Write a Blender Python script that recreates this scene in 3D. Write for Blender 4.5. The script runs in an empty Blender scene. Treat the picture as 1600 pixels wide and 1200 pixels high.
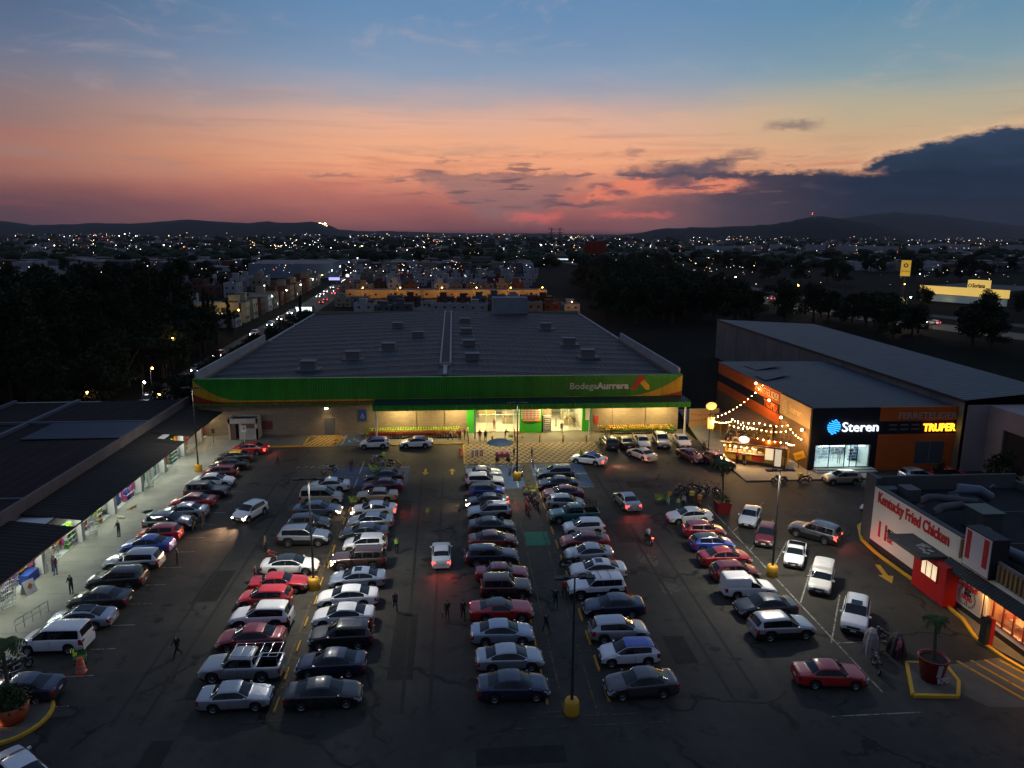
import bpy, bmesh, math, random
from mathutils import Vector, Matrix
R = math.radians
rnd = random.Random(7)
sc = bpy.context.scene
COL = sc.collection
# ---------------------------------------------------------------- camera
CAM_H, YAW, PITCH, ROLL = 28.6, -4.6, 11.6, 0.3
_y, _p, _r = R(YAW), R(PITCH), R(ROLL)
_f = Vector((math.sin(-_y)*math.cos(_p), math.cos(_y)*math.cos(_p), -math.sin(_p)))
_R = _f.cross(Vector((0, 0, 1))).normalized(); _U = _R.cross(_f)
_R2 = _R*math.cos(_r)+_U*math.sin(_r); _U2 = -_R*math.sin(_r)+_U*math.cos(_r)
cd = bpy.data.cameras.new('camera'); cam = bpy.data.objects.new('camera', cd); COL.objects.link(cam)
m = Matrix((_R2, _U2, -_f)).transposed().to_4x4(); m.translation = (0, 0, CAM_H); cam.matrix_world = m
cd.sensor_width = 36; cd.lens = 36*1148/1600; cd.clip_start = .5; cd.clip_end = 30000
sc.camera = cam
# ---------------------------------------------------------------- colour management
sc.view_settings.view_transform = 'Standard'; sc.view_settings.look = 'None'
sc.view_settings.exposure = 0.0; sc.view_settings.gamma = 1; sc.view_settings.use_curve_mapping = False
cy = sc.cycles if hasattr(sc, 'cycles') else None
sc.render.engine = 'CYCLES'
sc.cycles.use_denoising = True; sc.cycles.max_bounces = 5; sc.cycles.diffuse_bounces = 2; sc.cycles.glossy_bounces = 3
sc.cycles.transmission_bounces = 3; sc.cycles.transparent_max_bounces = 6; sc.cycles.volume_bounces = 0
sc.cycles.caustics_reflective = False; sc.cycles.caustics_refractive = False
sc.cycles.sample_clamp_indirect = 3.0; sc.cycles.use_light_tree = True
# ---------------------------------------------------------------- node helper
def s2l(c): return tuple(((v/255+.055)/1.055)**2.4 if v > 10 else v/255/12.92 for v in c)
class NX:                                   # tiny expression wrapper over math nodes
    def __init__(s, t, sock): s.t = t; s.s = sock
    @staticmethod
    def op(t, name, *a, clamp=False):
        n = t.nodes.new('ShaderNodeMath'); n.operation = name; n.use_clamp = clamp
        for i, v in enumerate(a):
            if isinstance(v, NX): t.links.new(v.s, n.inputs[i])
            else: n.inputs[i].default_value = v
        return NX(t, n.outputs[0])
    def __add__(s, o): return NX.op(s.t, 'ADD', s, o)
    def __sub__(s, o): return NX.op(s.t, 'SUBTRACT', s, o)
    def __rsub__(s, o): return NX.op(s.t, 'SUBTRACT', o, s)
    def __mul__(s, o): return NX.op(s.t, 'MULTIPLY', s, o)
    def __truediv__(s, o): return NX.op(s.t, 'DIVIDE', s, o)
    __radd__ = __add__; __rmul__ = __mul__
    def f(s, name, *a): return NX.op(s.t, name, s, *a)
    def sat(s): return NX.op(s.t, 'ADD', s, 0.0, clamp=True)
    def smooth(s, a, b):
        n = s.t.nodes.new('ShaderNodeMapRange'); n.interpolation_type = 'SMOOTHSTEP'
        s.t.links.new(s.s, n.inputs[0]); n.inputs[1].default_value = a; n.inputs[2].default_value = b
        return NX(s.t, n.outputs[0])
    def curve(s, pts):                       # piecewise linear float curve; pts (x,y) ascending, arbitrary ranges
        x0, x1 = pts[0][0], pts[-1][0]; ys = [p[1] for p in pts]; y0, y1 = min(ys), max(ys)
        if y1-y0 < 1e-6: y1 = y0+1
        n = s.t.nodes.new('ShaderNodeFloatCurve'); c = n.mapping.curves[0]
        P = [((x-x0)/(x1-x0), (y-y0)/(y1-y0)) for x, y in pts]
        while len(c.points) < len(P): c.points.new(.5, .5)
        for q, (x, y) in zip(c.points, P): q.location = (x, y)
        n.mapping.update()
        u = ((s-x0)/(x1-x0)).sat(); s.t.links.new(u.s, n.inputs['Value'])
        return NX(s.t, n.outputs[0])*(y1-y0)+y0
def ramp(t, fac, stops, interp='LINEAR'):
    n = t.nodes.new('ShaderNodeValToRGB'); cr = n.color_ramp; cr.interpolation = interp
    while len(cr.elements) < len(stops): cr.elements.new(.5)
    for e, (p, c) in zip(cr.elements, stops): e.position = p; e.color = (*c, 1) if len(c) == 3 else c
    t.links.new(fac.s if isinstance(fac, NX) else fac, n.inputs[0]); return n.outputs[0]
def mixc(t, fac, a, b, mode='MIX'):
    n = t.nodes.new('ShaderNodeMix'); n.data_type = 'RGBA'; n.blend_type = mode
    for sock, v in ((n.inputs['Factor'], fac), (n.inputs[6], a), (n.inputs[7], b)):
        if isinstance(v, NX): t.links.new(v.s, sock)
        elif isinstance(v, bpy.types.NodeSocket): t.links.new(v, sock)
        else: sock.default_value = v if isinstance(v, (int, float)) else ((*v, 1) if len(v) == 3 else v)
    return n.outputs[2]
def noise(t, vec, scale, detail=4, rough=.5, dist=0, out=0):
    n = t.nodes.new('ShaderNodeTexNoise'); n.inputs['Scale'].default_value = scale
    n.inputs['Detail'].default_value = detail; n.inputs['Roughness'].default_value = rough; n.inputs['Distortion'].default_value = dist
    if vec is not None: t.links.new(vec, n.inputs['Vector'])
    return NX(t, n.outputs[out])
def comb(t, x, y, z=0.0):
    n = t.nodes.new('ShaderNodeCombineXYZ')
    for i, v in enumerate((x, y, z)):
        if isinstance(v, NX): t.links.new(v.s, n.inputs[i])
        else: n.inputs[i].default_value = v
    return n.outputs[0]
# ---------------------------------------------------------------- dusk sky (direction based)
wd = bpy.data.worlds.new('World'); sc.world = wd; wd.use_nodes = True
t = wd.node_tree; t.nodes.clear()
out = t.nodes.new('ShaderNodeOutputWorld'); bg = t.nodes.new('ShaderNodeBackground'); t.links.new(bg.outputs[0], out.inputs[0])
tc = t.nodes.new('ShaderNodeTexCoord'); sp = t.nodes.new('ShaderNodeSeparateXYZ'); t.links.new(tc.outputs['Generated'], sp.inputs[0])
dx, dy, dz = [NX(t, sp.outputs[i]) for i in range(3)]
az = dx.f('ARCTAN2', dy)*57.2958
el = dz.f('ARCSINE')*57.2958
v1 = comb(t, az*.10, el*.42, 0.0)
wob = (noise(t, v1, 1.0, 5, .55)-.5)
elw = el+wob*2.2
pos = elw.curve([(0, 0), (3, .2), (8, .45), (17, .72), (90, 1.0)])   # monotone remap
cA = ramp(t, pos, [(0, s2l((118, 74, 80))), (.05, s2l((138, 84, 84))), (.12, s2l((168, 100, 92))), (.19, s2l((202, 122, 104))), (.26, s2l((236, 154, 118))), (.32, s2l((244, 170, 128))), (.40, s2l((238, 174, 138))), (.455, s2l((222, 174, 152))),
                   (.50, s2l((190, 166, 162))), (.55, s2l((164, 162, 174))), (.615, s2l((134, 154, 180))), (.70, s2l((102, 138, 176))), (.84, s2l((98, 124, 162))), (1, s2l((96, 112, 144)))])
cB = ramp(t, pos, [(0, s2l((72, 60, 70))), (.05, s2l((84, 62, 70))), (.12, s2l((98, 68, 74))), (.19, s2l((132, 86, 82))), (.27, s2l((158, 104, 92))), (.34, s2l((158, 112, 102))), (.42, s2l((132, 110, 112))),
                   (.52, s2l((116, 114, 128))), (.61, s2l((96, 108, 134))), (.69, s2l((74, 96, 126))), (.84, s2l((88, 106, 140))), (1, s2l((96, 112, 144)))])
cC = ramp(t, pos, [(0, s2l((150, 100, 90))), (.12, s2l((205, 124, 96))), (.25, s2l((226, 158, 116))), (.35, s2l((214, 170, 132))), (.43, s2l((192, 172, 140))), (.50, s2l((168, 168, 154))),
                   (.58, s2l((134, 158, 166))), (.69, s2l((96, 138, 168))), (.84, s2l((96, 122, 158))), (1, s2l((96, 112, 144)))])
fl = az.smooth(-3, -34)
fr = az.smooth(10, 30)
col = mixc(t, fl, cA, cB); col = mixc(t, fr, col, cC)
far = (az.f('ABSOLUTE')).smooth(45, 130)
cD = ramp(t, pos, [(0, s2l((52, 54, 66))), (.3, s2l((70, 74, 88))), (.6, s2l((66, 76, 96))), (1, s2l((96, 112, 144)))])
col = mixc(t, far, col, cD)
# faint pink streaks low on the left, grey veil above the horizon
st = noise(t, comb(t, az*.06, el*.9, 3.0), 1.0, 5, .6, .6)
col = mixc(t, st.smooth(.50, .72)*el.smooth(.8, 2.0)*el.smooth(8, 4)*.45, col, s2l((178, 92, 90)))
col = mixc(t, st.smooth(.50, .30)*el.smooth(2.5, 4.5)*el.smooth(12, 7)*.40, col, s2l((158, 128, 122)))
ci = noise(t, comb(t, az*.09+el*.05, el*.30, 14.0), 1.0, 8, .68, 1.2)
col = mixc(t, ci.smooth(.52, .78)*el.smooth(5, 9)*.30, col, s2l((206, 178, 172)))
# warped coordinates for every cloud
wa = noise(t, comb(t, az*.30, el*.7, 9.0), 1.0, 6, .62)-.5; wb = noise(t, comb(t, az*.45, el*1.1, 5.0), 1.0, 8, .66)-.5; wc = noise(t, comb(t, az*1.6, el*3.6, 2.0), 1.0, 6, .65)-.5
wd = noise(t, comb(t, az*.75, el*1.5, 7.0), 1.0, 5, .6)-.5
azc = az+wa*3.6+wc*1.3; elc = el+wb*1.15+wc*.55+wd*.75*el.smooth(.5, 3)
strk = noise(t, comb(t, az*.16, el*1.7, 21.0), 1.0, 6, .62, .5)
# pale grey anvil cloud over the middle
wid = elc.curve([(0.3, 2.2), (1.6, 2.8), (2.6, 4.0), (3.4, 5.2), (4.6, 6.2)])
cenx = el.curve([(0.3, 5.5), (2, 4.2), (4.4, 3.6)])
anv = ((azc-cenx).f('ABSOLUTE')-wid).smooth(1.0, -1.0)*elc.smooth(4.7, 3.9)*elc.smooth(.1, 1.6)
col = mixc(t, anv*(strk*.5+.45), col, s2l((146, 110, 108)))
edge = ((azc-cenx).f('ABSOLUTE')-wid).smooth(.6, -.4)*((elc-4.25).f('ABSOLUTE')-.06).smooth(.26, -.05)
col = mixc(t, edge*.5, col, s2l((122, 92, 96)))
pin = ((azc-6.3).f('ABSOLUTE')-1.8).smooth(.9, -.6)*((elc-1.2).f('ABSOLUTE')-.2).smooth(.4, -.15)
pin2 = ((azc-13.8).f('ABSOLUTE')-2.2).smooth(1.2, -.8)*((elc-1.4).f('ABSOLUTE')-.06).smooth(.28, -.1)
# dark bank on the right
top = az.curve([(10, 2.6), (13.0, 4.2), (15, 4.6), (18, 4.65), (22.9, 4.5), (26.4, 4.45), (28.4, 4.35), (29.4, 4.8), (30.6, 5.4), (33.5, 6.05), (36.5, 6.6), (38, 6.75), (39.5, 6.6), (50, 6.0), (90, 4.0)])
bank = (top-elc).smooth(-.10, .34)
hole = ((azc-15.0).f('ABSOLUTE')-6.4).smooth(1.6, -1.6)*((elc-az.curve([(8, 3.0), (13, 3.35), (22, 3.55)])).f('ABSOLUTE')-az.curve([(8, .95), (14, .55), (22, .15)])).smooth(.34, -.2)
hole2 = ((azc-29.0).f('ABSOLUTE')-1.4).smooth(.9, -.6)*((elc-4.2).f('ABSOLUTE')-.08).smooth(.3, -.1)*.5
low = azc.smooth(8.0, 28)
tex = noise(t, comb(t, az*.22, el*.9, 31.0), 1.0, 7, .6)
bcol = ramp(t, el*.1+(tex-.5)*.5, [(0, s2l((22, 29, 42))), (.15, s2l((22, 33, 49))), (.35, s2l((29, 43, 63))), (.8, s2l((54, 72, 97)))])
bcol = mixc(t, azc.smooth(31, 11), bcol, s2l((110, 84, 92)))
bm = bank*(1-hole)*(1-hole2)
bm = bm*(low*elc.smooth(4.2, 1.0)).f('MAXIMUM', elc.smooth(2.3, 3.3)).f('MAXIMUM', azc.smooth(9, 21))*azc.smooth(7.0, 14.0)*az.smooth(100, 60)
rim = (top-elc).smooth(-.55, -.05)*(top-elc).smooth(.22, -.05)*az.smooth(22, 32)
col = mixc(t, rim*.35, col, s2l((232, 190, 150)))
col = mixc(t, bm.sat(), col, bcol)
col = mixc(t, (pin+pin2).sat()*.7, col, s2l((226, 108, 96)))
col = mixc(t, hole*az.smooth(8, 10)*bank*.9, col, s2l((238, 132, 100)))
# small separate dark scraps and strands of cloud
n4 = noise(t, comb(t, az*.30, el*2.2, 1.0), 1.0, 7, .64, .3)
scr = n4.smooth(.535, .63)*el.smooth(1.4, 2.4)*el.smooth(6.4, 4.6)*az.smooth(-9, 2)*az.smooth(30, 22)
col = mixc(t, scr*.72, col, s2l((98, 80, 90)))
for (a0, e0, wa_, we, k_) in ((24.6, 7.45, 1.6, .16, .6), (21.6, 5.6, 1.2, .13, .55), (13.6, 6.0, .8, .10, .4), (-8.6, 4.1, 1.6, .08, .5), (-3.4, 4.0, 1.8, .08, .5), (16.4, 3.75, 1.3, .26, .85), (13.6, 4.45, 1.0, .14, .7), (19.5, 5.0, 1.2, .22, .8), (11.2, 3.5, .9, .12, .7), (12.6, 3.0, 1.2, .12, .7), (9.0, 2.2, 2.6, .12, .7), (17.6, 4.7, 2.4, .26, .9)):
    q_ = ((azc-a0).f('ABSOLUTE')-wa_*.7).smooth(wa_*.9, -wa_*.4)*((elc-e0).f('ABSOLUTE')-we*.6).smooth(we*2.6, -we*.5)
    col = mixc(t, q_*k_, col, s2l((100, 90, 102)) if a0 < 5 or a0 > 21 else s2l((80, 76, 92)))
# ground haze band and what lies below the horizon
col = mixc(t, el.smooth(.35, -.4), col, s2l((26, 26, 30)))
t.links.new(col, bg.inputs[0]); bg.inputs[1].default_value = 1.08
# ---------------------------------------------------------------- materials
MATS = {}
def mat(name, col=(.5, .5, .5), rough=.7, metal=0, emit=None, es=0, coat=0, spec=None, sampling=None):
    if name in MATS: return MATS[name]
    m = bpy.data.materials.new(name); m.use_nodes = True; b = m.node_tree.nodes['Principled BSDF']
    b.inputs['Base Color'].default_value = (*col, 1); b.inputs['Roughness'].default_value = rough; b.inputs['Metallic'].default_value = metal
    if coat: b.inputs['Coat Weight'].default_value = coat; b.inputs['Coat Roughness'].default_value = .04
    if spec is not None: b.inputs['Specular IOR Level'].default_value = spec
    if emit: b.inputs['Emission Color'].default_value = (*emit, 1); b.inputs['Emission Strength'].default_value = es
    if sampling: m.cycles.emission_sampling = sampling
    MATS[name] = m; return m
def nt(m): return m.node_tree, m.node_tree.nodes['Principled BSDF']
def objvec(t, kind='Object'):
    c = t.nodes.new('ShaderNodeTexCoord'); return c.outputs[kind]
def sepv(t, v):
    s = t.nodes.new('ShaderNodeSeparateXYZ'); t.links.new(v, s.inputs[0]); return [NX(t, s.outputs[i]) for i in range(3)]
def posv(t):
    g = t.nodes.new('ShaderNodeNewGeometry'); return g.outputs['Position']
def bump(t, b, h, dist=.02, strength=.6):
    n = t.nodes.new('ShaderNodeBump'); n.inputs['Distance'].default_value = dist; n.inputs['Strength'].default_value = strength
    t.links.new(h.s if isinstance(h, NX) else h, n.inputs['Height']); t.links.new(n.outputs[0], b.inputs['Normal'])
def varied(name, c1, c2, scale=1.0, rough=.8, detail=5, bumpd=0, metal=0):
    if name in MATS: return MATS[name]
    m = mat(name, c1, rough, metal, spec=.18); t, b = nt(m)
    n = noise(t, posv(t), scale, detail, .6)
    t.links.new(ramp(t, n, [(.32, c1), (.68, c2)]), b.inputs['Base Color'])
    if bumpd: bump(t, b, noise(t, posv(t), scale*6, 3), bumpd)
    return m
def corrugated(name, c1, c2, axis=0, pitch=.25, rough=.45, metal=.3, dirt=.25, depth=.02):
    m = mat(name, c1, rough, metal, spec=.25); t, b = nt(m); P = posv(t); X = sepv(t, P)
    w = (X[axis]*(6.28318/pitch)).f('SINE')
    n = noise(t, P, dirt, 5, .6)
    n2 = noise(t, comb(t, X[0]*(.08 if axis else 1.2), X[1]*(1.2 if axis else .08), X[2]), 1.0, 3)
    t.links.new(ramp(t, n*.6+n2*.4, [(.35, c1), (.65, c2)]), b.inputs['Base Color'])
    bump(t, b, w, depth, .8); return m
# ---------------------------------------------------------------- mesh helpers
class MB:
    def __init__(s): s.v = []; s.f = []; s.m = []; s.sm = []
    def add(s, vs, fs, mi=0, smooth=False):
        o = len(s.v); s.v += [tuple(v) for v in vs]
        for f in fs: s.f.append([i+o for i in f]); s.m.append(mi); s.sm.append(smooth)
        return s
    def box(s, x0, x1, y0, y1, z0, z1, mi=0, M=None):
        vs = [Vector((x, y, z)) for z in (z0, z1) for y in (y0, y1) for x in (x0, x1)]
        if M is not None: vs = [M @ v for v in vs]
        return s.add(vs, [(0, 2, 3, 1), (4, 5, 7, 6), (0, 1, 5, 4), (2, 6, 7, 3), (0, 4, 6, 2), (1, 3, 7, 5)], mi)
    def cbox(s, c, d, rz=0, mi=0, rx=0, ry=0):
        M = Matrix.Translation(c) @ Matrix.Rotation(rz, 4, 'Z') @ Matrix.Rotation(ry, 4, 'Y') @ Matrix.Rotation(rx, 4, 'X')
        return s.box(-d[0]/2, d[0]/2, -d[1]/2, d[1]/2, -d[2]/2, d[2]/2, mi, M)
    def quad(s, a, b, c, d, mi=0): return s.add([a, b, c, d], [(0, 1, 2, 3)], mi)
    def tube(s, pts, r, n=8, mi=0, cap=True, smooth=True):
        pts = [Vector(p) for p in pts]; rs = r if isinstance(r, (list, tuple)) else [r]*len(pts); vs = []
        up = Vector((0, 0, 1))
        for i, p in enumerate(pts):
            d = (pts[min(i+1, len(pts)-1)]-pts[max(i-1, 0)]).normalized()
            a = d.cross(up if abs(d.z) < .95 else Vector((1, 0, 0))).normalized(); b = d.cross(a)
            vs += [p+(a*math.cos(k*6.28318/n)+b*math.sin(k*6.28318/n))*rs[i] for k in range(n)]
        fs = [(i*n+k, i*n+(k+1) % n, (i+1)*n+(k+1) % n, (i+1)*n+k) for i in range(len(pts)-1) for k in range(n)]
        s.add(vs, fs, mi, smooth)
        if cap: s.add(vs[:n], [tuple(range(n))], mi); s.add(vs[-n:], [tuple(range(n-1, -1, -1))], mi)
        return s
    def lathe(s, prof, c=(0, 0, 0), n=16, mi=0, axis='Z', smooth=True):   # prof (r, z)
        vs = []
        for r, z in prof:
            for k in range(n):
                a = k*6.28318/n; x, y = r*math.cos(a), r*math.sin(a)
                v = (x, y, z) if axis == 'Z' else ((x, z, y) if axis == 'Y' else (z, x, y))
                vs.append((v[0]+c[0], v[1]+c[1], v[2]+c[2]))
        fs = [(i*n+k, i*n+(k+1) % n, (i+1)*n+(k+1) % n, (i+1)*n+k) for i in range(len(prof)-1) for k in range(n)]
        return s.add(vs, fs, mi, smooth)
    def prism(s, poly, z0, z1, mi=0):         # poly in xy
        n = len(poly); vs = [(x, y, z0) for x, y in poly]+[(x, y, z1) for x, y in poly]
        fs = [tuple(range(n-1, -1, -1)), tuple(range(n, 2*n))]+[(i, (i+1) % n, n+(i+1) % n, n+i) for i in range(n)]
        return s.add(vs, fs, mi)
    def ball(s, c, r, mi=0, n=8, sc_=(1, 1, 1)):
        prof = [(max(.001, r*math.sin(math.pi*i/(n//2+1)))*1, -r*math.cos(math.pi*i/(n//2+1))) for i in range(n//2+2)]
        vs = []
        for q, z in prof:
            for k in range(n): vs.append((c[0]+q*math.cos(k*6.28318/n)*sc_[0], c[1]+q*math.sin(k*6.28318/n)*sc_[1], c[2]+z*sc_[2]))
        fs = [(i*n+k, i*n+(k+1) % n, (i+1)*n+(k+1) % n, (i+1)*n+k) for i in range(len(prof)-1) for k in range(n)]
        return s.add(vs, fs, mi, True)
    def mesh(s, name, mats):
        me = bpy.data.meshes.new(name); me.from_pydata(s.v, [], s.f)
        for m in (mats if isinstance(mats, (list, tuple)) else [mats]): me.materials.append(m)
        me.polygons.foreach_set('material_index', s.m); me.polygons.foreach_set('use_smooth', s.sm); me.update(); return me
    def build(s, name, mats, parent=None, loc=None):
        o = bpy.data.objects.new(name, s.mesh(name, mats)); COL.objects.link(o)
        if parent: o.parent = parent
        if loc: o.location = loc
        return o
def tag(o, label=None, cat=None, group=None, kind=None):
    if label: o['label'] = label
    if cat: o['category'] = cat
    if group: o['group'] = group
    if kind: o['kind'] = kind
    return o
def thing(name, label, cat, loc=(0, 0, 0), rz=0, group=None):
    o = bpy.data.objects.new(name, None); COL.objects.link(o); o.location = loc; o.rotation_euler = (0, 0, rz); o.empty_display_size = .2
    return tag(o, label, cat, group)
KIDS = {}; NEWKIDS = {}
def tree_of(o):
    k = o.as_pointer()
    if k not in KIDS: KIDS[k] = [(c, tree_of(c)) for c in list(bpy.data.objects) if c.parent == o]
    return KIDS[k]
def dup(o, loc=None, rz=None, label=None, group=None, parent=None):
    c = o.copy(); COL.objects.link(c)
    if parent is not None: c.parent = parent
    if loc is not None: c.location = loc
    if rz is not None: c.rotation_euler = (0, 0, rz)
    if label: c['label'] = label
    if group: c['group'] = group
    NEWKIDS[c.as_pointer()] = [dup(ch, parent=c) for ch, _ in tree_of(o)]
    return c
def CH(o): return NEWKIDS.get(o.as_pointer(), [])
def drop(o):                       # remove a prototype and its parts
    for ch, _ in tree_of(o): drop(ch)
    KIDS.pop(o.as_pointer(), None); bpy.data.objects.remove(o)
FONT = None
def text(body, h, loc, rot, m, parent=None, name='lettering', width=None, shear=0, bold=0, ext=.02, align='LEFT'):
    cu = bpy.data.curves.new(name, 'FONT'); cu.body = body; cu.size = h*1.37; cu.extrude = ext; cu.shear = shear; cu.offset = bold*h
    cu.align_x = align; cu.materials.append(m); cu.resolution_u = 3
    tmp = bpy.data.objects.new(name, cu); COL.objects.link(tmp)
    me = bpy.data.meshes.new_from_object(tmp.evaluated_get(bpy.context.evaluated_depsgraph_get())); bpy.data.objects.remove(tmp)
    if width:
        xs_ = [v.co.x for v in me.vertices]; w_ = max(.01, max(xs_)-min(xs_))
        for v in me.vertices: v.co.x *= width/w_
    o = bpy.data.objects.new(name, me); COL.objects.link(o); o.location = loc; o.rotation_euler = rot
    if parent: o.parent = parent
    return o
def spot(loc, target, power, col, angle=60, blend=.5, rad=.05, parent=None, name='lamp_light'):
    d = bpy.data.lights.new(name, 'SPOT'); d.energy = power; d.color = col; d.spot_size = R(angle); d.spot_blend = blend; d.shadow_soft_size = rad
    o = bpy.data.objects.new(name, d); COL.objects.link(o); o.location = loc
    o.rotation_euler = (Vector(target)-Vector(loc)).to_track_quat('-Z', 'Y').to_euler()
    if parent: o.parent = parent
    return o
def area(loc, target, power, col, sx, sy, parent=None, name='lamp_light'):
    d = bpy.data.lights.new(name, 'AREA'); d.energy = power; d.color = col; d.shape = 'RECTANGLE'; d.size = sx; d.size_y = sy
    o = bpy.data.objects.new(name, d); COL.objects.link(o); o.location = loc
    o.rotation_euler = (Vector(target)-Vector(loc)).to_track_quat('-Z', 'Y').to_euler()
    if parent: o.parent = parent
    return o
def adown(loc, power, col, sx, sy, parent=None, tilt=0, name='lamp_light'):
    o = area(loc, (loc[0], loc[1], loc[2]-1), power, col, sx, sy, parent, name); o.rotation_euler = (0, R(tilt), 0); return o
def point(loc, power, col, rad=.08, parent=None, name='bulb_light'):
    d = bpy.data.lights.new(name, 'POINT'); d.energy = power; d.color = col; d.shadow_soft_size = rad
    o = bpy.data.objects.new(name, d); COL.objects.link(o); o.location = loc
    if parent: o.parent = parent
    return o
# ================================================================ CARS
M_glass = mat('car glass', (.006, .009, .012), .03, 0, spec=.55)
M_tyre = mat('tyre rubber', (.012, .012, .013), .85)
M_rim = mat('alloy rim', (.42, .43, .45), .3, .9)
M_trim = mat('black plastic trim', (.012, .012, .014), .55)
M_chrome = mat('chrome', (.7, .7, .72), .15, 1)
M_hl = mat('headlamp lens', (.55, .58, .62), .08, .3, coat=1)
M_tl = mat('tail lamp lens', (.30, .008, .01), .12, 0, coat=1)
M_hl_on = mat('lit headlamp', (.9, .9, .9), .2, emit=(1, .86, .68), es=11)
M_tl_on = mat('lit tail lamp', (.5, .02, .02), .2, emit=(1, .07, .05), es=4)
M_plate = mat('number plate', (.6, .6, .58), .5)
PAINTS = dict(white=((.74, .75, .76), 0), silver=((.42, .44, .47), .75), grey=((.15, .16, .18), .7), dark=((.045, .05, .06), .5), black=((.010, .011, .013), 0), navy=((.012, .022, .06), .3),
              blue=((.015, .05, .34), .2), slate=((.10, .13, .18), .6), iceblue=((.34, .40, .50), .6), red=((.42, .012, .014), 0), crimson=((.24, .012, .02), .2), maroon=((.12, .012, .018), .25), brown=((.07, .035, .03), .4),
              gold=((.40, .33, .22), .5), teal=((.008, .11, .11), .2), graphite=((.075, .07, .075), .6), yellow=((.70, .42, .02), 0), taxiblue=((.02, .06, .42), 0), pearl=((.60, .59, .55), .1), purple=((.10, .015, .05), .3), redbrown=((.17, .02, .022), .2), beige=((.34, .31, .25), .3))
def paint(k):
    nm = 'car paint '+k
    if nm in MATS: return MATS[nm]
    c, me = PAINTS[k]; m = mat(nm, c, .34, me*.8, coat=1.0); t, b = nt(m); b.inputs['Coat Roughness'].default_value = .025
    n = noise(t, objvec(t), 2.2, 4, .6)        # thin road dust
    t.links.new(mixc(t, n.smooth(.45, .8)*.12, c, (.20, .18, .15)), b.inputs['Base Color'])
    t.links.new((n*.18+.24).s, b.inputs['Roughness']); return m
def lerp(a, b, u): return a+(b-a)*u
def weld(o, ang=38):
    bm = bmesh.new(); bm.from_mesh(o.data); bmesh.ops.remove_doubles(bm, verts=bm.verts, dist=.0006); bm.to_mesh(o.data); bm.free()
    o.data.set_sharp_from_angle(angle=R(ang)); return o
def pls(pts, x, r=.07): return sum(pl(pts, x+r*k/3) for k in range(-3, 4))/7 if pts[0][0]+r < x < pts[-1][0]-r else pl(pts, x)
def pl(pts, x):
    if x <= pts[0][0]: return pts[0][1]
    for (a, b), (c, d) in zip(pts, pts[1:]):
        if x <= c: return lerp(b, d, (x-a)/(c-a) if c > a else 0)
    return pts[-1][1]
def sstep(a, b, x):
    u = max(0, min(1, (x-a)/(b-a))); return u*u*(3-2*u)
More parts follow.
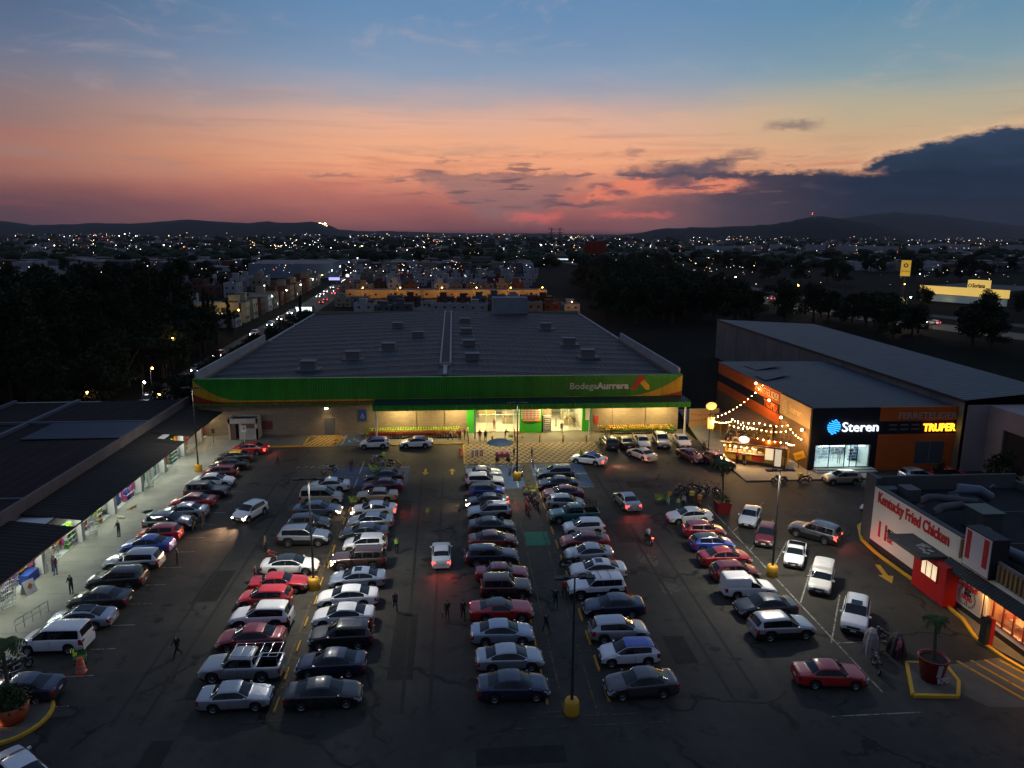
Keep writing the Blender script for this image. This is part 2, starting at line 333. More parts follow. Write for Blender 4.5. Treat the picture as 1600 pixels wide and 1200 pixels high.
# top: centre profile from tail (-x) to nose (+x); belt likewise; ws: windscreen x range, rw: rear window range, sg: side glass range, pil: pillars
CT = {
 'sedan': dict(L=4.55, W=1.80, top=[(-2.275, .72), (-2.22, .98), (-2.05, 1.05), (-1.62, 1.08), (-.95, 1.38), (-.45, 1.46), (.1, 1.46), (.42, 1.40), (1.15, 1.02), (1.5, .95), (2.0, .84), (2.2, .72), (2.275, .52)],
      belt=[(-2.275, .66), (-2.1, .92), (-1.2, .97), (0, .93), (1.1, .88), (1.9, .76), (2.275, .5)], ws=(.42, 1.15), rw=(-1.60, -.95), sg=(-1.28, 1.0), pil=(-.28, -.17), rail=.72, wb=2.62, xc=.08, R=.315),
 'oldsedan': dict(L=4.35, W=1.72, top=[(-2.175, .70), (-2.15, .97), (-2.05, 1.01), (-1.35, 1.03), (-.92, 1.34), (-.6, 1.41), (.15, 1.41), (.38, 1.37), (.92, 1.0), (1.3, .95), (2.0, .86), (2.15, .74), (2.175, .5)],
      belt=[(-2.175, .68), (-2.1, .92), (0, .93), (1.0, .90), (2.0, .80), (2.175, .5)], ws=(.38, .92), rw=(-1.33, -.92), sg=(-1.15, .82), pil=(-.22, -.13), rail=.74, wb=2.5, xc=.1, R=.30),
 'hatch': dict(L=4.0, W=1.74, top=[(-2.0, .60), (-1.97, .95), (-1.90, 1.06), (-1.58, 1.42), (-1.2, 1.50), (0, 1.52), (.35, 1.47), (1.05, 1.06), (1.3, .99), (1.75, .86), (1.93, .74), (2.0, .5)],
      belt=[(-2.0, .60), (-1.9, .98), (-1.2, 1.0), (0, .95), (1.0, .90), (1.75, .76), (2.0, .48)], ws=(.35, 1.05), rw=(-1.90, -1.60), sg=(-1.45, .92), pil=(-.30, -.20), rail=.74, wb=2.5, xc=.1, R=.315),
 'suv': dict(L=4.5, W=1.86, top=[(-2.25, .70), (-2.22, 1.02), (-2.12, 1.15), (-1.85, 1.60), (-1.5, 1.68), (0, 1.70), (.25, 1.66), (.98, 1.19), (1.3, 1.12), (2.0, 1.0), (2.18, .86), (2.25, .6)],
      belt=[(-2.25, .70), (-2.1, 1.08), (-1.2, 1.10), (0, 1.06), (1.0, 1.02), (2.0, .90), (2.25, .58)], ws=(.25, .98), rw=(-2.12, -1.86), sg=(-1.75, .86), pil=(-.40, -.30), rail=.78, wb=2.65, xc=.1, R=.355, clad=1),
 'boxsuv': dict(L=4.65, W=1.84, top=[(-2.325, .75), (-2.30, 1.10), (-2.22, 1.20), (-2.08, 1.68), (-1.8, 1.74), (.1, 1.75), (.3, 1.71), (.78, 1.22), (1.0, 1.14), (2.1, 1.08), (2.28, .98), (2.325, .6)],
      belt=[(-2.325, .75), (-2.2, 1.10), (0, 1.09), (1.0, 1.06), (2.15, .98), (2.325, .58)], ws=(.3, .78), rw=(-2.22, -2.08), sg=(-2.0, .72), pil=(-.45, -.33), pil2=(-1.35, -1.25), rail=.82, wb=2.7, xc=.1, R=.37, clad=1),
 'van': dict(L=4.45, W=1.84, top=[(-2.225, .75), (-2.21, 1.10), (-2.17, 1.25), (-2.05, 1.80), (-1.8, 1.86), (.25, 1.86), (.55, 1.80), (1.35, 1.20), (1.55, 1.12), (2.05, .96), (2.2, .82), (2.225, .55)],
      belt=[(-2.225, .75), (-2.15, 1.10), (0, 1.10), (1.2, 1.05), (1.9, .88), (2.225, .52)], ws=(.55, 1.35), rw=(-2.17, -2.04), sg=(-1.95, 1.2), pil=(-.05, .10), rail=.84, wb=2.78, xc=.15, R=.34),
 'cargo': dict(L=4.2, W=1.74, top=[(-2.1, .75), (-2.09, 1.2), (-2.05, 1.78), (-1.9, 1.84), (-.1, 1.84), (.0, 1.70), (.12, 1.50), (.40, 1.45), (.95, 1.05), (1.25, .98), (1.85, .86), (2.05, .72), (2.1, .5)],
      belt=[(-2.1, .72), (-2.05, .98), (0, .96), (1.0, .90), (1.85, .78), (2.1, .5)], ws=(.40, .95), rw=None, sg=(-.05, .84), pil=None, rail=.86, wb=2.5, xc=.1, R=.31),
 'coupe': dict(L=4.8, W=1.90, top=[(-2.4, .74), (-2.36, .98), (-2.2, 1.03), (-1.62, 1.06), (-.95, 1.32), (-.5, 1.38), (0, 1.38), (.25, 1.33), (.85, 1.02), (1.2, .98), (2.15, .86), (2.35, .74), (2.4, .5)],
      belt=[(-2.4, .70), (-2.2, .95), (-.9, .98), (0, .93), (1, .92), (2.1, .80), (2.4, .5)], ws=(.25, .85), rw=(-1.6, -1.15), sg=(-.85, .75), pil=None, rail=.70, wb=2.72, xc=.1, R=.345),
 'pickup': dict(L=5.25, W=1.86, top=[(-2.625, .78), (-2.60, 1.09), (-2.5, 1.10), (-1.02, 1.10), (-.98, 1.14), (-.86, 1.66), (-.6, 1.72), (.35, 1.73), (.58, 1.68), (1.15, 1.20), (1.4, 1.14), (2.4, 1.02), (2.58, .88), (2.625, .55)],
      belt=[(-2.625, .78), (-2.5, 1.06), (-.9, 1.06), (1.2, 1.05), (2.4, .90), (2.625, .52)], ws=(.58, 1.15), rw=(-.98, -.86), sg=(-.80, 1.02), pil=(.02, .12), rail=.80, wb=3.15, xc=.12, R=.38, bed=(-2.5, -1.1)),
 'utepickup': dict(L=4.5, W=1.72, top=[(-2.25, .72), (-2.23, .98), (-2.15, .99), (-.55, .99), (-.5, 1.03), (-.28, 1.40), (-.1, 1.44), (.35, 1.44), (.55, 1.40), (1.12, 1.03), (1.35, .97), (2.0, .85), (2.2, .72), (2.25, .5)],
      belt=[(-2.25, .70), (-2.1, .95), (-.4, .95), (1.1, .90), (2.0, .78), (2.25, .5)], ws=(.55, 1.12), rw=(-.5, -.28), sg=(-.22, 1.0), pil=None, rail=.76, wb=2.65, xc=.1, R=.31, bed=(-2.12, -.62)),
}
def car_proto(kind):
    T = CT[kind]; L, W, Rw = T['L'], T['W']/2, T['R']
    ax = [T['wb']/2+T['xc'], -T['wb']/2+T['xc']]; Ra = Rw+.06; z0 = .24 if T.get('clad') or T.get('bed') else .19
    xs = set(round(-L/2+i*L/44, 3) for i in range(45))
    for x, _ in T['top']: xs.add(x)
    for k in ('ws', 'rw', 'sg', 'pil', 'pil2', 'bed'):
        if T.get(k): xs.update(T[k])
    for a in ax:
        for q in (-1, -.96, -.85, -.6, -.3, 0, .3, .6, .85, .96, 1): xs.add(round(a+Ra*q, 3))
    for e in (.02, .06, .12, .2, .3, .42): xs.add(round(L/2-e, 3)); xs.add(round(-L/2+e, 3))
    xs = sorted(xs); xs = [x for i, x in enumerate(xs) if i == 0 or x-xs[i-1] > .012 or x in T['ws'] or x in (T['rw'] or ())]
    def sect(x):
        zt = pls(T['top'], x); zb = min(pls(T['belt'], x), zt-.035)
        e = max(0, (x-(L/2-.55))/.55); r = max(0, (-x-(L/2-.45))/.45)
        w = W*(1-.20*e**2.6)*(1-.13*r**2.6)
        c = sstep(.05, .42, zt-zb); zl = z0+.10*max(e, r)**2
        for a in ax:
            if abs(x-a) < Ra: zl = max(zl, Rw+math.sqrt(max(0, Ra*Ra-(x-a)**2))*.97)
        h = zb-zl; tb = (T['rail']-.80)
        yr = w*lerp(.84, T['rail'], c); zr = zt-lerp(.025, .085, c)
        ge = lerp(.955, .93, c)
        P = [(w*.93, zl), (w*.985, zl+min(.14, h*.3)), (w, zl+h*.55), (w*.99, zb-min(.09, h*.2)), (w*.965, zb), (w*ge, zb+.025*c+.002), (lerp(w*.93, yr*1.03, lerp(.5, 1, c)), max(zr-.035*c, zb+.004)), (yr, max(zr, zb+.008)), (yr*.93, lerp(max(zr, zb+.01), zt, .55)), (yr*.5, lerp(zr, zt, .93)), (0, zt)]
        return P
    S = [sect(x) for x in xs]; NP = len(S[0])
    body, wsm, rwm, sgm, hl, tl = MB(), MB(), MB(), MB(), MB(), MB()
    def isin(x0, x1, rg): return rg and x0 >= rg[0]-1e-4 and x1 <= rg[1]+1e-4
    bed = T.get('bed')
    for i in range(len(xs)-1):
        a, b = xs[i], xs[i+1]
        for j in range(NP-1):
            for sgn in (1, -1):
                q = [(a, sgn*S[i][j][0], S[i][j][1]), (b, sgn*S[i+1][j][0], S[i+1][j][1]), (b, sgn*S[i+1][j+1][0], S[i+1][j+1][1]), (a, sgn*S[i][j+1][0], S[i][j+1][1])]
                if sgn > 0: q = q[::-1]
                mi = 0; tgt = body
                if bed and isin(a, b, bed) and j >= 7: continue
                if j == 5 and isin(a, b, T['sg']):
                    if isin(a, b, T['pil']) or isin(a, b, T.get('pil2')): mi = 2
                    else: tgt = sgm
                elif isin(a, b, T['ws']) and j >= 7: tgt = wsm
                elif T['rw'] and isin(a, b, T['rw']) and j >= 7 and (kind not in ('hatch', 'suv', 'boxsuv', 'van') or True): tgt = rwm
                elif j == 0 or (j == 1 and T.get('clad')): mi = 2
                elif j >= 7 and T['ws'][0] >= b and (T['rw'] is None or a >= T['rw'][1]-.01) and not bed: mi = 1
                elif bed and j >= 7 and b <= T['ws'][0]+1e-4 and a >= T['rw'][1]-1e-4: mi = 1
                if j in (2, 3) and a >= L/2-.45 and b <= L/2-.0: tgt = hl if (j == 3 or a >= L/2-.22) else body
                if (j in (2, 3)) and b <= -L/2+.28 and not bed: tgt = tl
                if bed and j in (2, 3) and b <= -L/2+.12: tgt = tl
                tgt.add(q, [(0, 1, 2, 3)], mi, True)
    for k, i in ((1, len(xs)-1), (-1, 0)):        # end caps
        P = S[i]; vs = [(xs[i], y, z) for y, z in P]+[(xs[i], -y, z) for y, z in P[-2::-1]]
        f = list(range(len(vs))); body.add(vs, [f if k < 0 else f[::-1]], 0 if k < 0 else 2)
    if bed:                                       # open cargo bed
        x0, x1 = bed; zt = pl(T['top'], (x0+x1)/2); w = W*.80
        body.quad((x0, -w, .62), (x1, -w, .62), (x1, w, .62), (x0, w, .62), 2)
        for s_ in (1, -1): body.quad((x0, s_*w, .62), (x1, s_*w, .62), (x1, s_*W*.86, zt-.02), (x0, s_*W*.86, zt-.02), 2)
        for xx in (x0, x1): body.quad((xx, -w, .62), (xx, w, .62), (xx, W*.86, zt), (xx, -W*.86, zt), 2)
    if kind == 'cargo': pass
    body.box(-L/2+.25, L/2-.25, -W*.72, W*.72, .17, .62, 2)
    # grille, lower intake, bumper strip
    zg = pl(T['belt'], L/2-.2)
    body.box(L/2-.10, L/2+.008, -W*.50, W*.50, zg-.20, zg-.06, 2); body.box(L/2-.12, L/2+.006, -W*.62, W*.62, .25, .38, 2)
    for s_ in (1, -1):                            # door lines and handles
        for xd in ([T['pil'][0]+.05] if T.get('pil') else [])+[T['ws'][1]-.05, T['sg'][0]+.30]:
            zb = pl(T['belt'], xd); P = sect(xd)
            if all(abs(xd-a) > Ra+.02 for a in ax): body.box(xd-.007, xd+.007, s_*W*.975 if s_ > 0 else -W*1.003, s_*W*1.003 if s_ > 0 else -W*.975, z0+.1, zb-.1, 2)
        for xd in ((T['pil'][0]+.16) if T.get('pil') else .1, T['sg'][0]+.5):
            body.box(xd-.09, xd+.09, min(s_*W*.97, s_*W*1.01), max(s_*W*.97, s_*W*1.01), pl(T['belt'], xd)-.16, pl(T['belt'], xd)-.13, 0)
    root = thing(kind+'_car', 'x', 'car')
    P0 = paint('silver')
    bo = body.build('body', [P0, P0, M_trim], root)
    weld(bo)
    weld(wsm.build('windscreen', M_glass, root), 60)
    if T['rw']: weld(rwm.build('rear_window', M_glass, root), 60)
    for sgn, nm in ((1, 'side_window'), (-1, 'side_window')):
        mb = MB()
        for f in sgm.f:
            q = [sgm.v[i] for i in f]
            if q[0][1]*sgn > 0: mb.add(q, [(0, 1, 2, 3)], 0, True)
        weld(mb.build('side_window', M_glass, root), 60)
    for src, nm, mm in ((hl, 'headlight', M_hl), (tl, 'taillight', M_tl)):
        for sgn in (1, -1):
            mb = MB()
            for f in src.f:
                q = [src.v[i] for i in f]
                if sum(v[1] for v in q)*sgn > 0: mb.add(q, [(0, 1, 2, 3)], 0, True)
            k = 1 if nm == 'headlight' else -1    # front-facing lens
            zc = pl(T['belt'], k*(L/2-.2))-.13; yw = W*.72
            mb.box(min(k*(L/2-.12), k*(L/2+.012)), max(k*(L/2-.12), k*(L/2+.012)), sgn*yw-.11, sgn*yw+.11, zc-(.045 if k > 0 else .07), zc+(.045 if k > 0 else .07))
            mb.build(nm, mm, root)
    for k in (1, -1):
        pb = MB().box(min(k*(L/2-.02), k*(L/2+.02)), max(k*(L/2-.02), k*(L/2+.02)), -.2, .2, .42 if k > 0 else .55, .54 if k > 0 else .67); pb.build('number_plate', M_plate, root)
    for s_ in (1, -1):
        xm = T['ws'][1]-.18; zb = pl(T['belt'], xm)
        MB().cbox((xm, s_*(W+.07), zb+.07), (.13, .17, .11), 0, 0).box(xm-.03, xm+.02, min(s_*W*.93, s_*(W+.02)), max(s_*W*.93, s_*(W+.02)), zb+.03, zb+.06, 1).build('wing_mirror', [P0, M_trim], root)
    # wheels
    wm = MB(); wt = .20
    wm.lathe([(Rw*.62, -wt/2), (Rw*.95, -wt/2), (Rw, -wt/2+.03), (Rw, wt/2-.03), (Rw*.95, wt/2), (Rw*.62, wt/2)], n=20, axis='Y')
    tyre = wm.mesh('tyre', M_tyre)
    rm = MB()
    rm.lathe([(.001, .06), (Rw*.20, .065), (Rw*.22, .03)], n=10, axis='Y'); rm.lathe([(Rw*.56, .02), (Rw*.60, .09), (Rw*.66, .09), (Rw*.66, -.02)], n=20, axis='Y')
    for k in range(5):
        a = k*6.28318/5; c, s_ = math.cos(a), math.sin(a); ca, sa = math.cos(a+1.5708)*.035, math.sin(a+1.5708)*.035
        rm.quad((c*Rw*.15+ca*1.4, .055, s_*Rw*.15+sa*1.4), (c*Rw*.60+ca, .07, s_*Rw*.60+sa), (c*Rw*.60-ca, .07, s_*Rw*.60-sa), (c*Rw*.15-ca*1.4, .055, s_*Rw*.15-sa*1.4))
    rm.add([(.66*Rw*math.cos(i*.3927), .0, .66*Rw*math.sin(i*.3927)) for i in range(16)], [tuple(range(16))], 1)
    rim = rm.mesh('rim', [M_rim, M_trim])
    for a in ax:
        for s_ in (1, -1):
            w = thing('wheel', None, None); w.parent = root; w.location = (a, s_*(W-.115), Rw); w.rotation_euler = (0, 0, 0 if s_ > 0 else math.pi)
            o = bpy.data.objects.new('tyre', tyre); COL.objects.link(o); o.parent = w
            o = bpy.data.objects.new('rim', rim); COL.objects.link(o); o.parent = w
    return root
PROTO = {}; USED = set(); CARS = []
def override(o, slot, m):
    o.material_slots[slot].link = 'OBJECT'; o.material_slots[slot].material = m
NICE = dict(sedan='sedan', oldsedan='boxy older sedan', hatch='hatchback', suv='SUV', boxsuv='square-backed SUV', van='van', cargo='small panel van', coupe='coupe', pickup='pickup truck', utepickup='small pickup')
CNAME = dict(sedan='parked_car', oldsedan='parked_car', hatch='parked_hatchback', suv='parked_suv', boxsuv='parked_suv', van='parked_van', cargo='panel_van', coupe='parked_coupe', pickup='pickup_truck', utepickup='pickup_truck')
def car(kind, x, y, deg, col, label, roof=None, lights='', extras='', group='parked cars on the lot', sx=1.0, name=None):
    if kind not in PROTO: PROTO[kind] = car_proto(kind); first = True
    else: first = False
    src = PROTO[kind]
    o = dup(src)
    o.name = name or CNAME[kind]; o.location = (x, y, .01); o.rotation_euler = (0, 0, R(deg)); o.scale = (sx*rnd.uniform(.985, 1.015), rnd.uniform(.97, 1.03), rnd.uniform(.965, 1.045))
    o['label'] = label; o['group'] = group; o['category'] = 'pickup truck' if 'pickup' in kind else ('van' if kind in ('van', 'cargo') else 'car')
    p = paint(col); pr = paint(roof) if roof else p
    T = CT[kind]; L, W = T['L'], T['W']/2; n = 0
    ch = CH(o)
    for c in ch:
        b = c.name.split('.')[0]
        if b == 'body': override(c, 0, p); override(c, 1, pr)
        elif b == 'wing_mirror': override(c, 0, p)
        elif b == 'headlight' and 'H' in lights: override(c, 0, M_hl_on)
        elif b == 'taillight' and 'T' in lights: override(c, 0, M_tl_on)
        if kind == 'cargo' and b == 'body': override(c, 1, p)
    if 'H' in lights:
        for s_ in (1, -1):
            spot((L/2+.05, s_*W*.72, .66), (L/2+(15 if 'h' not in lights else 4), s_*W*.75, .0), 2600 if 'h' not in lights else 200, (1, .60, .34), 66 if 'h' not in lights else 90, 1, .06, o, 'headlamp_light')
    if 'T' in lights:
        for s_ in (1, -1): spot((-L/2-.1, s_*W*.7, .75), (-L/2-3, s_*W*.9, 0), 95, (1, .10, .07), 140, 1, .12, o, 'taillamp_light')
    if 'W' in lights: spot((-L/2-.1, 0, .75), (-L/2-4.2, -1.2, 0), 1500, (1, .42, .26), 78, 1, .2, o, 'reversing_light')
    zt = pl(T['top'], 0)
    if 'rails' in extras:
        for s_ in (1, -1): MB().tube([(-1.5, s_*W*.72, zt-.06), (-1.4, s_*W*.72, zt+.05), (.05, s_*W*.72, zt+.05), (.2, s_*W*.72, zt-.06)], .022, 5).build('roof_rail', M_trim if 'blackrails' in extras else M_chrome, o)
    if 'bars' in extras:
        for xx in (-1.0, -.2): MB().tube([(xx, -W*.78, zt-.02), (xx, -W*.74, zt+.09), (xx, W*.74, zt+.09), (xx, W*.78, zt-.02)], .02, 5).build('roof_bar', M_trim, o)
    if 'chromebars' in extras:
        for xx in (-.7, -.2): MB().tube([(xx, -W*.76, zt-.04), (xx, -W*.72, zt+.07), (xx, W*.72, zt+.07), (xx, W*.76, zt-.04)], .025, 5).build('roof_bar', M_chrome, o)
    if 'sunroof' in extras:
        z = pl(T['top'], -.1); MB().box(-.35, .22, -.38, .38, z-.03, z+.012).build('sunroof', M_glass, o)
    if 'pano' in extras:
        MB().box(-.9, .25, -.48, .48, zt-.05, zt+.014).build('glass_roof', M_glass, o)
    if 'rack' in extras:
        rk = MB(); zz = 1.12; x0, x1 = T['bed']; hi = zt+.10
        for s_ in (1, -1):
            rk.tube([(x0, s_*W*.9, zz), (x0, s_*W*.9, hi), (.5, s_*W*.8, hi), (.5, s_*W*.8, zt-.05)], .025, 5)
            rk.tube([(x1, s_*W*.9, zz), (x1, s_*W*.9, hi)], .025, 5)
        for k in range(6): xx = lerp(x0, .5, k/5); rk.tube([(xx, -W*.86, hi), (xx, W*.86, hi)], .022, 5)
        rk.build('cargo_rack', M_chrome if 'steel' in extras else M_trim, o)
    if 'stake' in extras:
        rk = MB(); x0, x1 = T['bed']
        for s_ in (1, -1):
            for zz in (1.25, 1.5, 1.75): rk.tube([(x0-.05, s_*W*.9, zz), (x1, s_*W*.9, zz)], .02, 4)
            for k in range(5): xx = lerp(x0-.05, x1, k/4); rk.tube([(xx, s_*W*.9, 1.05), (xx, s_*W*.9, 1.78)], .02, 4)
        for zz in (1.25, 1.5, 1.75): rk.tube([(x0-.05, -W*.9, zz), (x0-.05, W*.9, zz)], .02, 4)
        rk.build('stake_rack', M_trim, o)
    if 'stripe' in extras:
        for s_ in (1, -1): text('TAXI', .16, (.5*s_, s_*(W+.006), .62), (R(90), 0, R(180) if s_ > 0 else 0), mat('taxi livery blue', (.02, .06, .42), .5), o, 'door_lettering', bold=.02, ext=.002, align='CENTER')
    if 'taxisign' in extras:
        MB().box(-.1, .1, -.3, .3, zt, zt+.14).build('taxi_sign', mat('taxi roof sign', (.8, .8, .75), .5), o)
    CARS.append(o); return o
# ================================================================ SETTING
def structure(o): o['kind'] = 'structure'; return o
m_earth = mat('dry earth and scrub', (.03, .026, .018), .95, spec=.05); t, b = nt(m_earth)
n1 = noise(t, posv(t), .02, 8, .65); n2 = noise(t, posv(t), .5, 5, .6)
t.links.new(ramp(t, n1*.65+n2*.35, [(.35, (.004, .006, .003)), (.5, (.011, .010, .006)), (.62, (.020, .016, .010))]), b.inputs['Base Color']); bump(t, b, n2, .3)
GS = 9000
structure(MB().box(-GS, GS, -300, 12000, -1.0, -.06).build('ground', m_earth))
m_asph = mat('worn asphalt', (.05, .05, .05), .72, spec=.14); t, b = nt(m_asph); P = posv(t); X = sepv(t, P)
n1 = noise(t, P, .11, 6, .6); n2 = noise(t, P, 1.4, 6, .7); n3 = noise(t, P, 28, 3, .6)
n4 = noise(t, comb(t, X[0]*.35, X[1]*.05, 0.0), 1.0, 5, .6)
base = ramp(t, n1*.45+n2*.25+n4*.3, [(.36, (.026, .0245, .020)), (.5, (.045, .0425, .035)), (.62, (.072, .067, .055))])
vo = t.nodes.new('ShaderNodeTexVoronoi'); vo.feature = 'DISTANCE_TO_EDGE'; vo.inputs['Scale'].default_value = .085
wob = t.nodes.new('ShaderNodeVectorMath'); wob.operation = 'MULTIPLY_ADD'
nn = t.nodes.new('ShaderNodeTexNoise'); nn.inputs['Scale'].default_value = .45; nn.inputs['Detail'].default_value = 6; t.links.new(P, nn.inputs['Vector'])
t.links.new(nn.outputs['Color'], wob.inputs[0]); wob.inputs[1].default_value = (4.5, 4.5, 0); t.links.new(P, wob.inputs[2]); t.links.new(wob.outputs[0], vo.inputs['Vector'])
crack = NX(t, vo.outputs['Distance']).smooth(.016, .004)*noise(t, P, .16, 3).smooth(.42, .56)
c = mixc(t, crack*.85, base, (.006, .006, .006))
oil = noise(t, P, .42, 4, .55).smooth(.66, .76)
c = mixc(t, oil*.6, c, (.010, .010, .009))
bay = ((X[1]*(1/3.24)).f('FRACT')-.5).f('ABSOLUTE').smooth(.34, .12)*noise(t, P, .9, 5, .7).smooth(.52, .64)
c = mixc(t, bay*.55, c, (.012, .011, .010))
pale = noise(t, comb(t, X[0]*1.0+31.0, X[1], 0.0), .22, 5, .6).smooth(.70, .78)
c = mixc(t, pale*.45, c, (.075, .07, .062))
c = mixc(t, n3.smooth(.3, .8)*.3, c, (.045, .042, .037))
t.links.new(c, b.inputs['Base Color']); t.links.new((n2*.35+.5).s, b.inputs['Roughness']); bump(t, b, n3+n2*.6, .012, .5)
structure(MB().box(-29.4, 66, 4, 98.2, -.2, 0).build('parking_lot_asphalt', m_asph))
def worn(name, c, wear=.5, under=(.03, .028, .024)):
    m = mat(name, c, .7, spec=.15); t, b = nt(m); P = posv(t)
    n = noise(t, P, 3.2, 6, .75); n2 = noise(t, P, .5, 3, .6)
    t.links.new(mixc(t, (n*.7+n2*.3).smooth(wear+.10, wear-.06), under, c) if False else mixc(t, (n*.7+n2*.3).smooth(wear-.08, wear+.08), c, under), b.inputs['Base Color']); return m
M_wh = worn('worn white road paint', (.50, .50, .46), .50); M_ye = worn('worn yellow road paint', (.52, .29, .03), .58)
M_yl = worn('faded yellow line paint', (.14, .105, .045), .50); M_bl = worn('faded blue bay paint', (.055, .10, .17), .56); M_gr = worn('green bay paint', (.02, .17, .10), .60)
M_kye = mat('yellow kerb paint', (.62, .36, .02), .6); M_conc = varied('pale concrete', (.20, .20, .17), (.28, .27, .235), .35, .85, 6, .01)
M_conc2 = varied('grey concrete', (.09, .085, .07), (.14, .13, .11), .5, .85, 6, .01)
def mark(name, rects, m, z=.008):
    mb = MB()
    for r in rects:
        if len(r) == 4: x0, x1, y0, y1 = r; mb.quad((x0, y0, z), (x1, y0, z), (x1, y1, z), (x0, y1, z))
        else:
            xa, ya, xb, yb, w = r; d = Vector((xb-xa, yb-ya)).normalized(); nx, ny = -d.y*w/2, d.x*w/2
            mb.quad((xa-nx, ya-ny, z), (xb-nx, yb-ny, z), (xb+nx, yb+ny, z), (xa+nx, ya+ny, z))
    return structure(mb.build(name, m))
# walkways
walk = structure(MB().box(-40, -29.4, 40, 104, -.2, .13).build('shop_walkway', M_conc))
jl = MB()
for y in range(42, 104, 3): jl.box(-35, -29.45, y, y+.025, .128, .1335)
structure(jl.build('walkway_joints', mat('joint dark', (.07, .07, .06), .9)))
structure(MB().box(-29.4, -29.22, 52, 98.2, -.1, .15).box(-29.4, -20.8, 98.0, 98.2, -.1, .15).box(-12.8, 1.2, 98.0, 98.2, -.1, .15).build('yellow_kerb', M_kye))
structure(MB().box(-29.4, -20.8, 98.2, 104, -.2, .13).box(-12.8, 1.2, 98.2, 104, -.2, .13).build('store_pavement', M_conc2))
structure(MB().box(-20.8, -12.8, 98.2, 104, -.2, .004).box(1.2, 34.1, 98.2, 104, -.2, .004).build('store_forecourt', M_conc2))
# food truck forecourt slab
structure(MB().prism([(34.3, 80.2), (50.6, 80.2), (50.6, 83.5), (43.4, 83.5), (43.4, 116), (37, 116), (34.3, 97)], -.2, .15).build('food_court_slab', M_conc))
structure(MB().prism([(34.15, 80.05), (50.6, 80.05), (50.6, 80.2), (34.3, 80.2), (34.3, 97), (34.15, 97)], -.2, .151).build('food_court_kerb', M_conc2))
# yellow net paving
m_net = mat('yellow net paving', (.1, .09, .07), .8); t, b = nt(m_net); P = posv(t); X = sepv(t, P)
u = (X[0]*1.15+X[1]*.62).f('PINGPONG', .5); v = (X[0]*1.15-X[1]*.62+500.0).f('PINGPONG', .5)
dd = u.f('MINIMUM', v); nw = noise(t, P, 1.2, 5, .7)
t.links.new(mixc(t, dd.smooth(.15, .08)*nw.smooth(.2, .5), (.06, .045, .028), (.36, .24, .08)), b.inputs['Base Color'])
structure(MB().box(1.3, 19.5, 89.3, 98.2, -.02, .004).build('net_marked_paving', m_net))
mark('net_border_line', [(1.1, 1.3, 89.3, 98.2), (1.1, 19.5, 89.15, 89.3)], M_ye, .013)
# blue and green bays
mark('blue_bay_paint', [(1.2, 8.1, 79.6, 88.2), (9.4, 16.0, 79.6, 88.6), (-15.0, -5.6, 81.6, 88.4), (-15.4, -12.9, 98.3, 103.6)], M_bl, .0065)
mark('green_bay_paint', [(6.6, 8.9, 63.9, 67.1)], M_gr, .0065)
L = [(1.2, 8.1, 88.1, 88.22), (7.2, 7.32, 80, 88.2), (9.4, 16, 84.4, 84.55), (9.4, 16, 79.5, 79.62), (9.9, 10.05, 79.6, 84), (9.9, 10.05, 85, 88.6), (-15, -5.6, 84.9, 85.0), (-15.0, -5.6, 88.3, 88.42), (-11.6, -11.45, 80.8, 91.0)]
for k in range(9): L.append((1.3+k*.75, 88.3, 1.7+k*.75, 89.1, .10))
for k in range(9): L.append((-19.6+k*.9, 88.7, -19.2+k*.9, 89.5, .09))
L += [(-15.0, -14.0, 89.5, 89.6)]
mark('white_bay_lines', L, M_wh, .014)
# wheelchair symbols
def wheelchair(name, cx, cy, s, m, z=.019, vert=False):
    mb = MB()
    def q(pts):
        mb.add([((cx+x*s, cy+y*s, z) if not vert else (cx+x*s, z, cy+y*s)) for x, y in pts], [tuple(range(len(pts)))])
    def seg(x0, y0, x1, y1, w=.09):
        d = Vector((x1-x0, y1-y0)).normalized(); nx, ny = -d.y*w/2, d.x*w/2
        q([(x0-nx, y0-ny), (x1-nx, y1-ny), (x1+nx, y1+ny), (x0+nx, y0+ny)])
    for k in range(14):
        a0, a1 = R(140+k*17), R(140+(k+1)*17); seg(.38*math.cos(a0), .38*math.sin(a0)-.1, .38*math.cos(a1), .38*math.sin(a1)-.1)
    seg(-.05, .55, 0, .1); seg(0, .1, .35, .1); seg(.35, .1, .5, -.35); seg(-.03, .33, .25, .33); q([(-.05+.1*math.cos(R(a)), .7+.1*math.sin(R(a))) for a in range(0, 360, 45)])
    return mb
for (cx, cy, s) in ((-14.1, 100.7, 1.7), (-9.4, 86.6, 1.5), (12.5, 86.8, 1.5), (3.8, 86.6, 1.4)):
    structure(wheelchair('s', cx, cy, s, M_wh).build('wheelchair_marking', M_wh))
# yellow hatched box in front of store
L = [(-20.9, -16.4, 98.1, 98.45), (-20.9, -16.4, 103.2, 103.55), (-20.9, -20.55, 98.3, 103.4), (-16.75, -16.4, 98.3, 103.4)]
for k in range(7): L += [(-20.5+k*.62, 98.6, -20.5+k*.62+1.4, 103.0, .33)]
mark('yellow_hatched_box', L, M_ye, .013)
mark('white_hatched_strip', [(-16.2, 98.4+k*.75, -15.5, 98.9+k*.75, .12) for k in range(7)]+[(-16.25, -16.15, 98.2, 103.6), (-15.5, -15.4, 98.2, 103.6)], M_wh, .013)
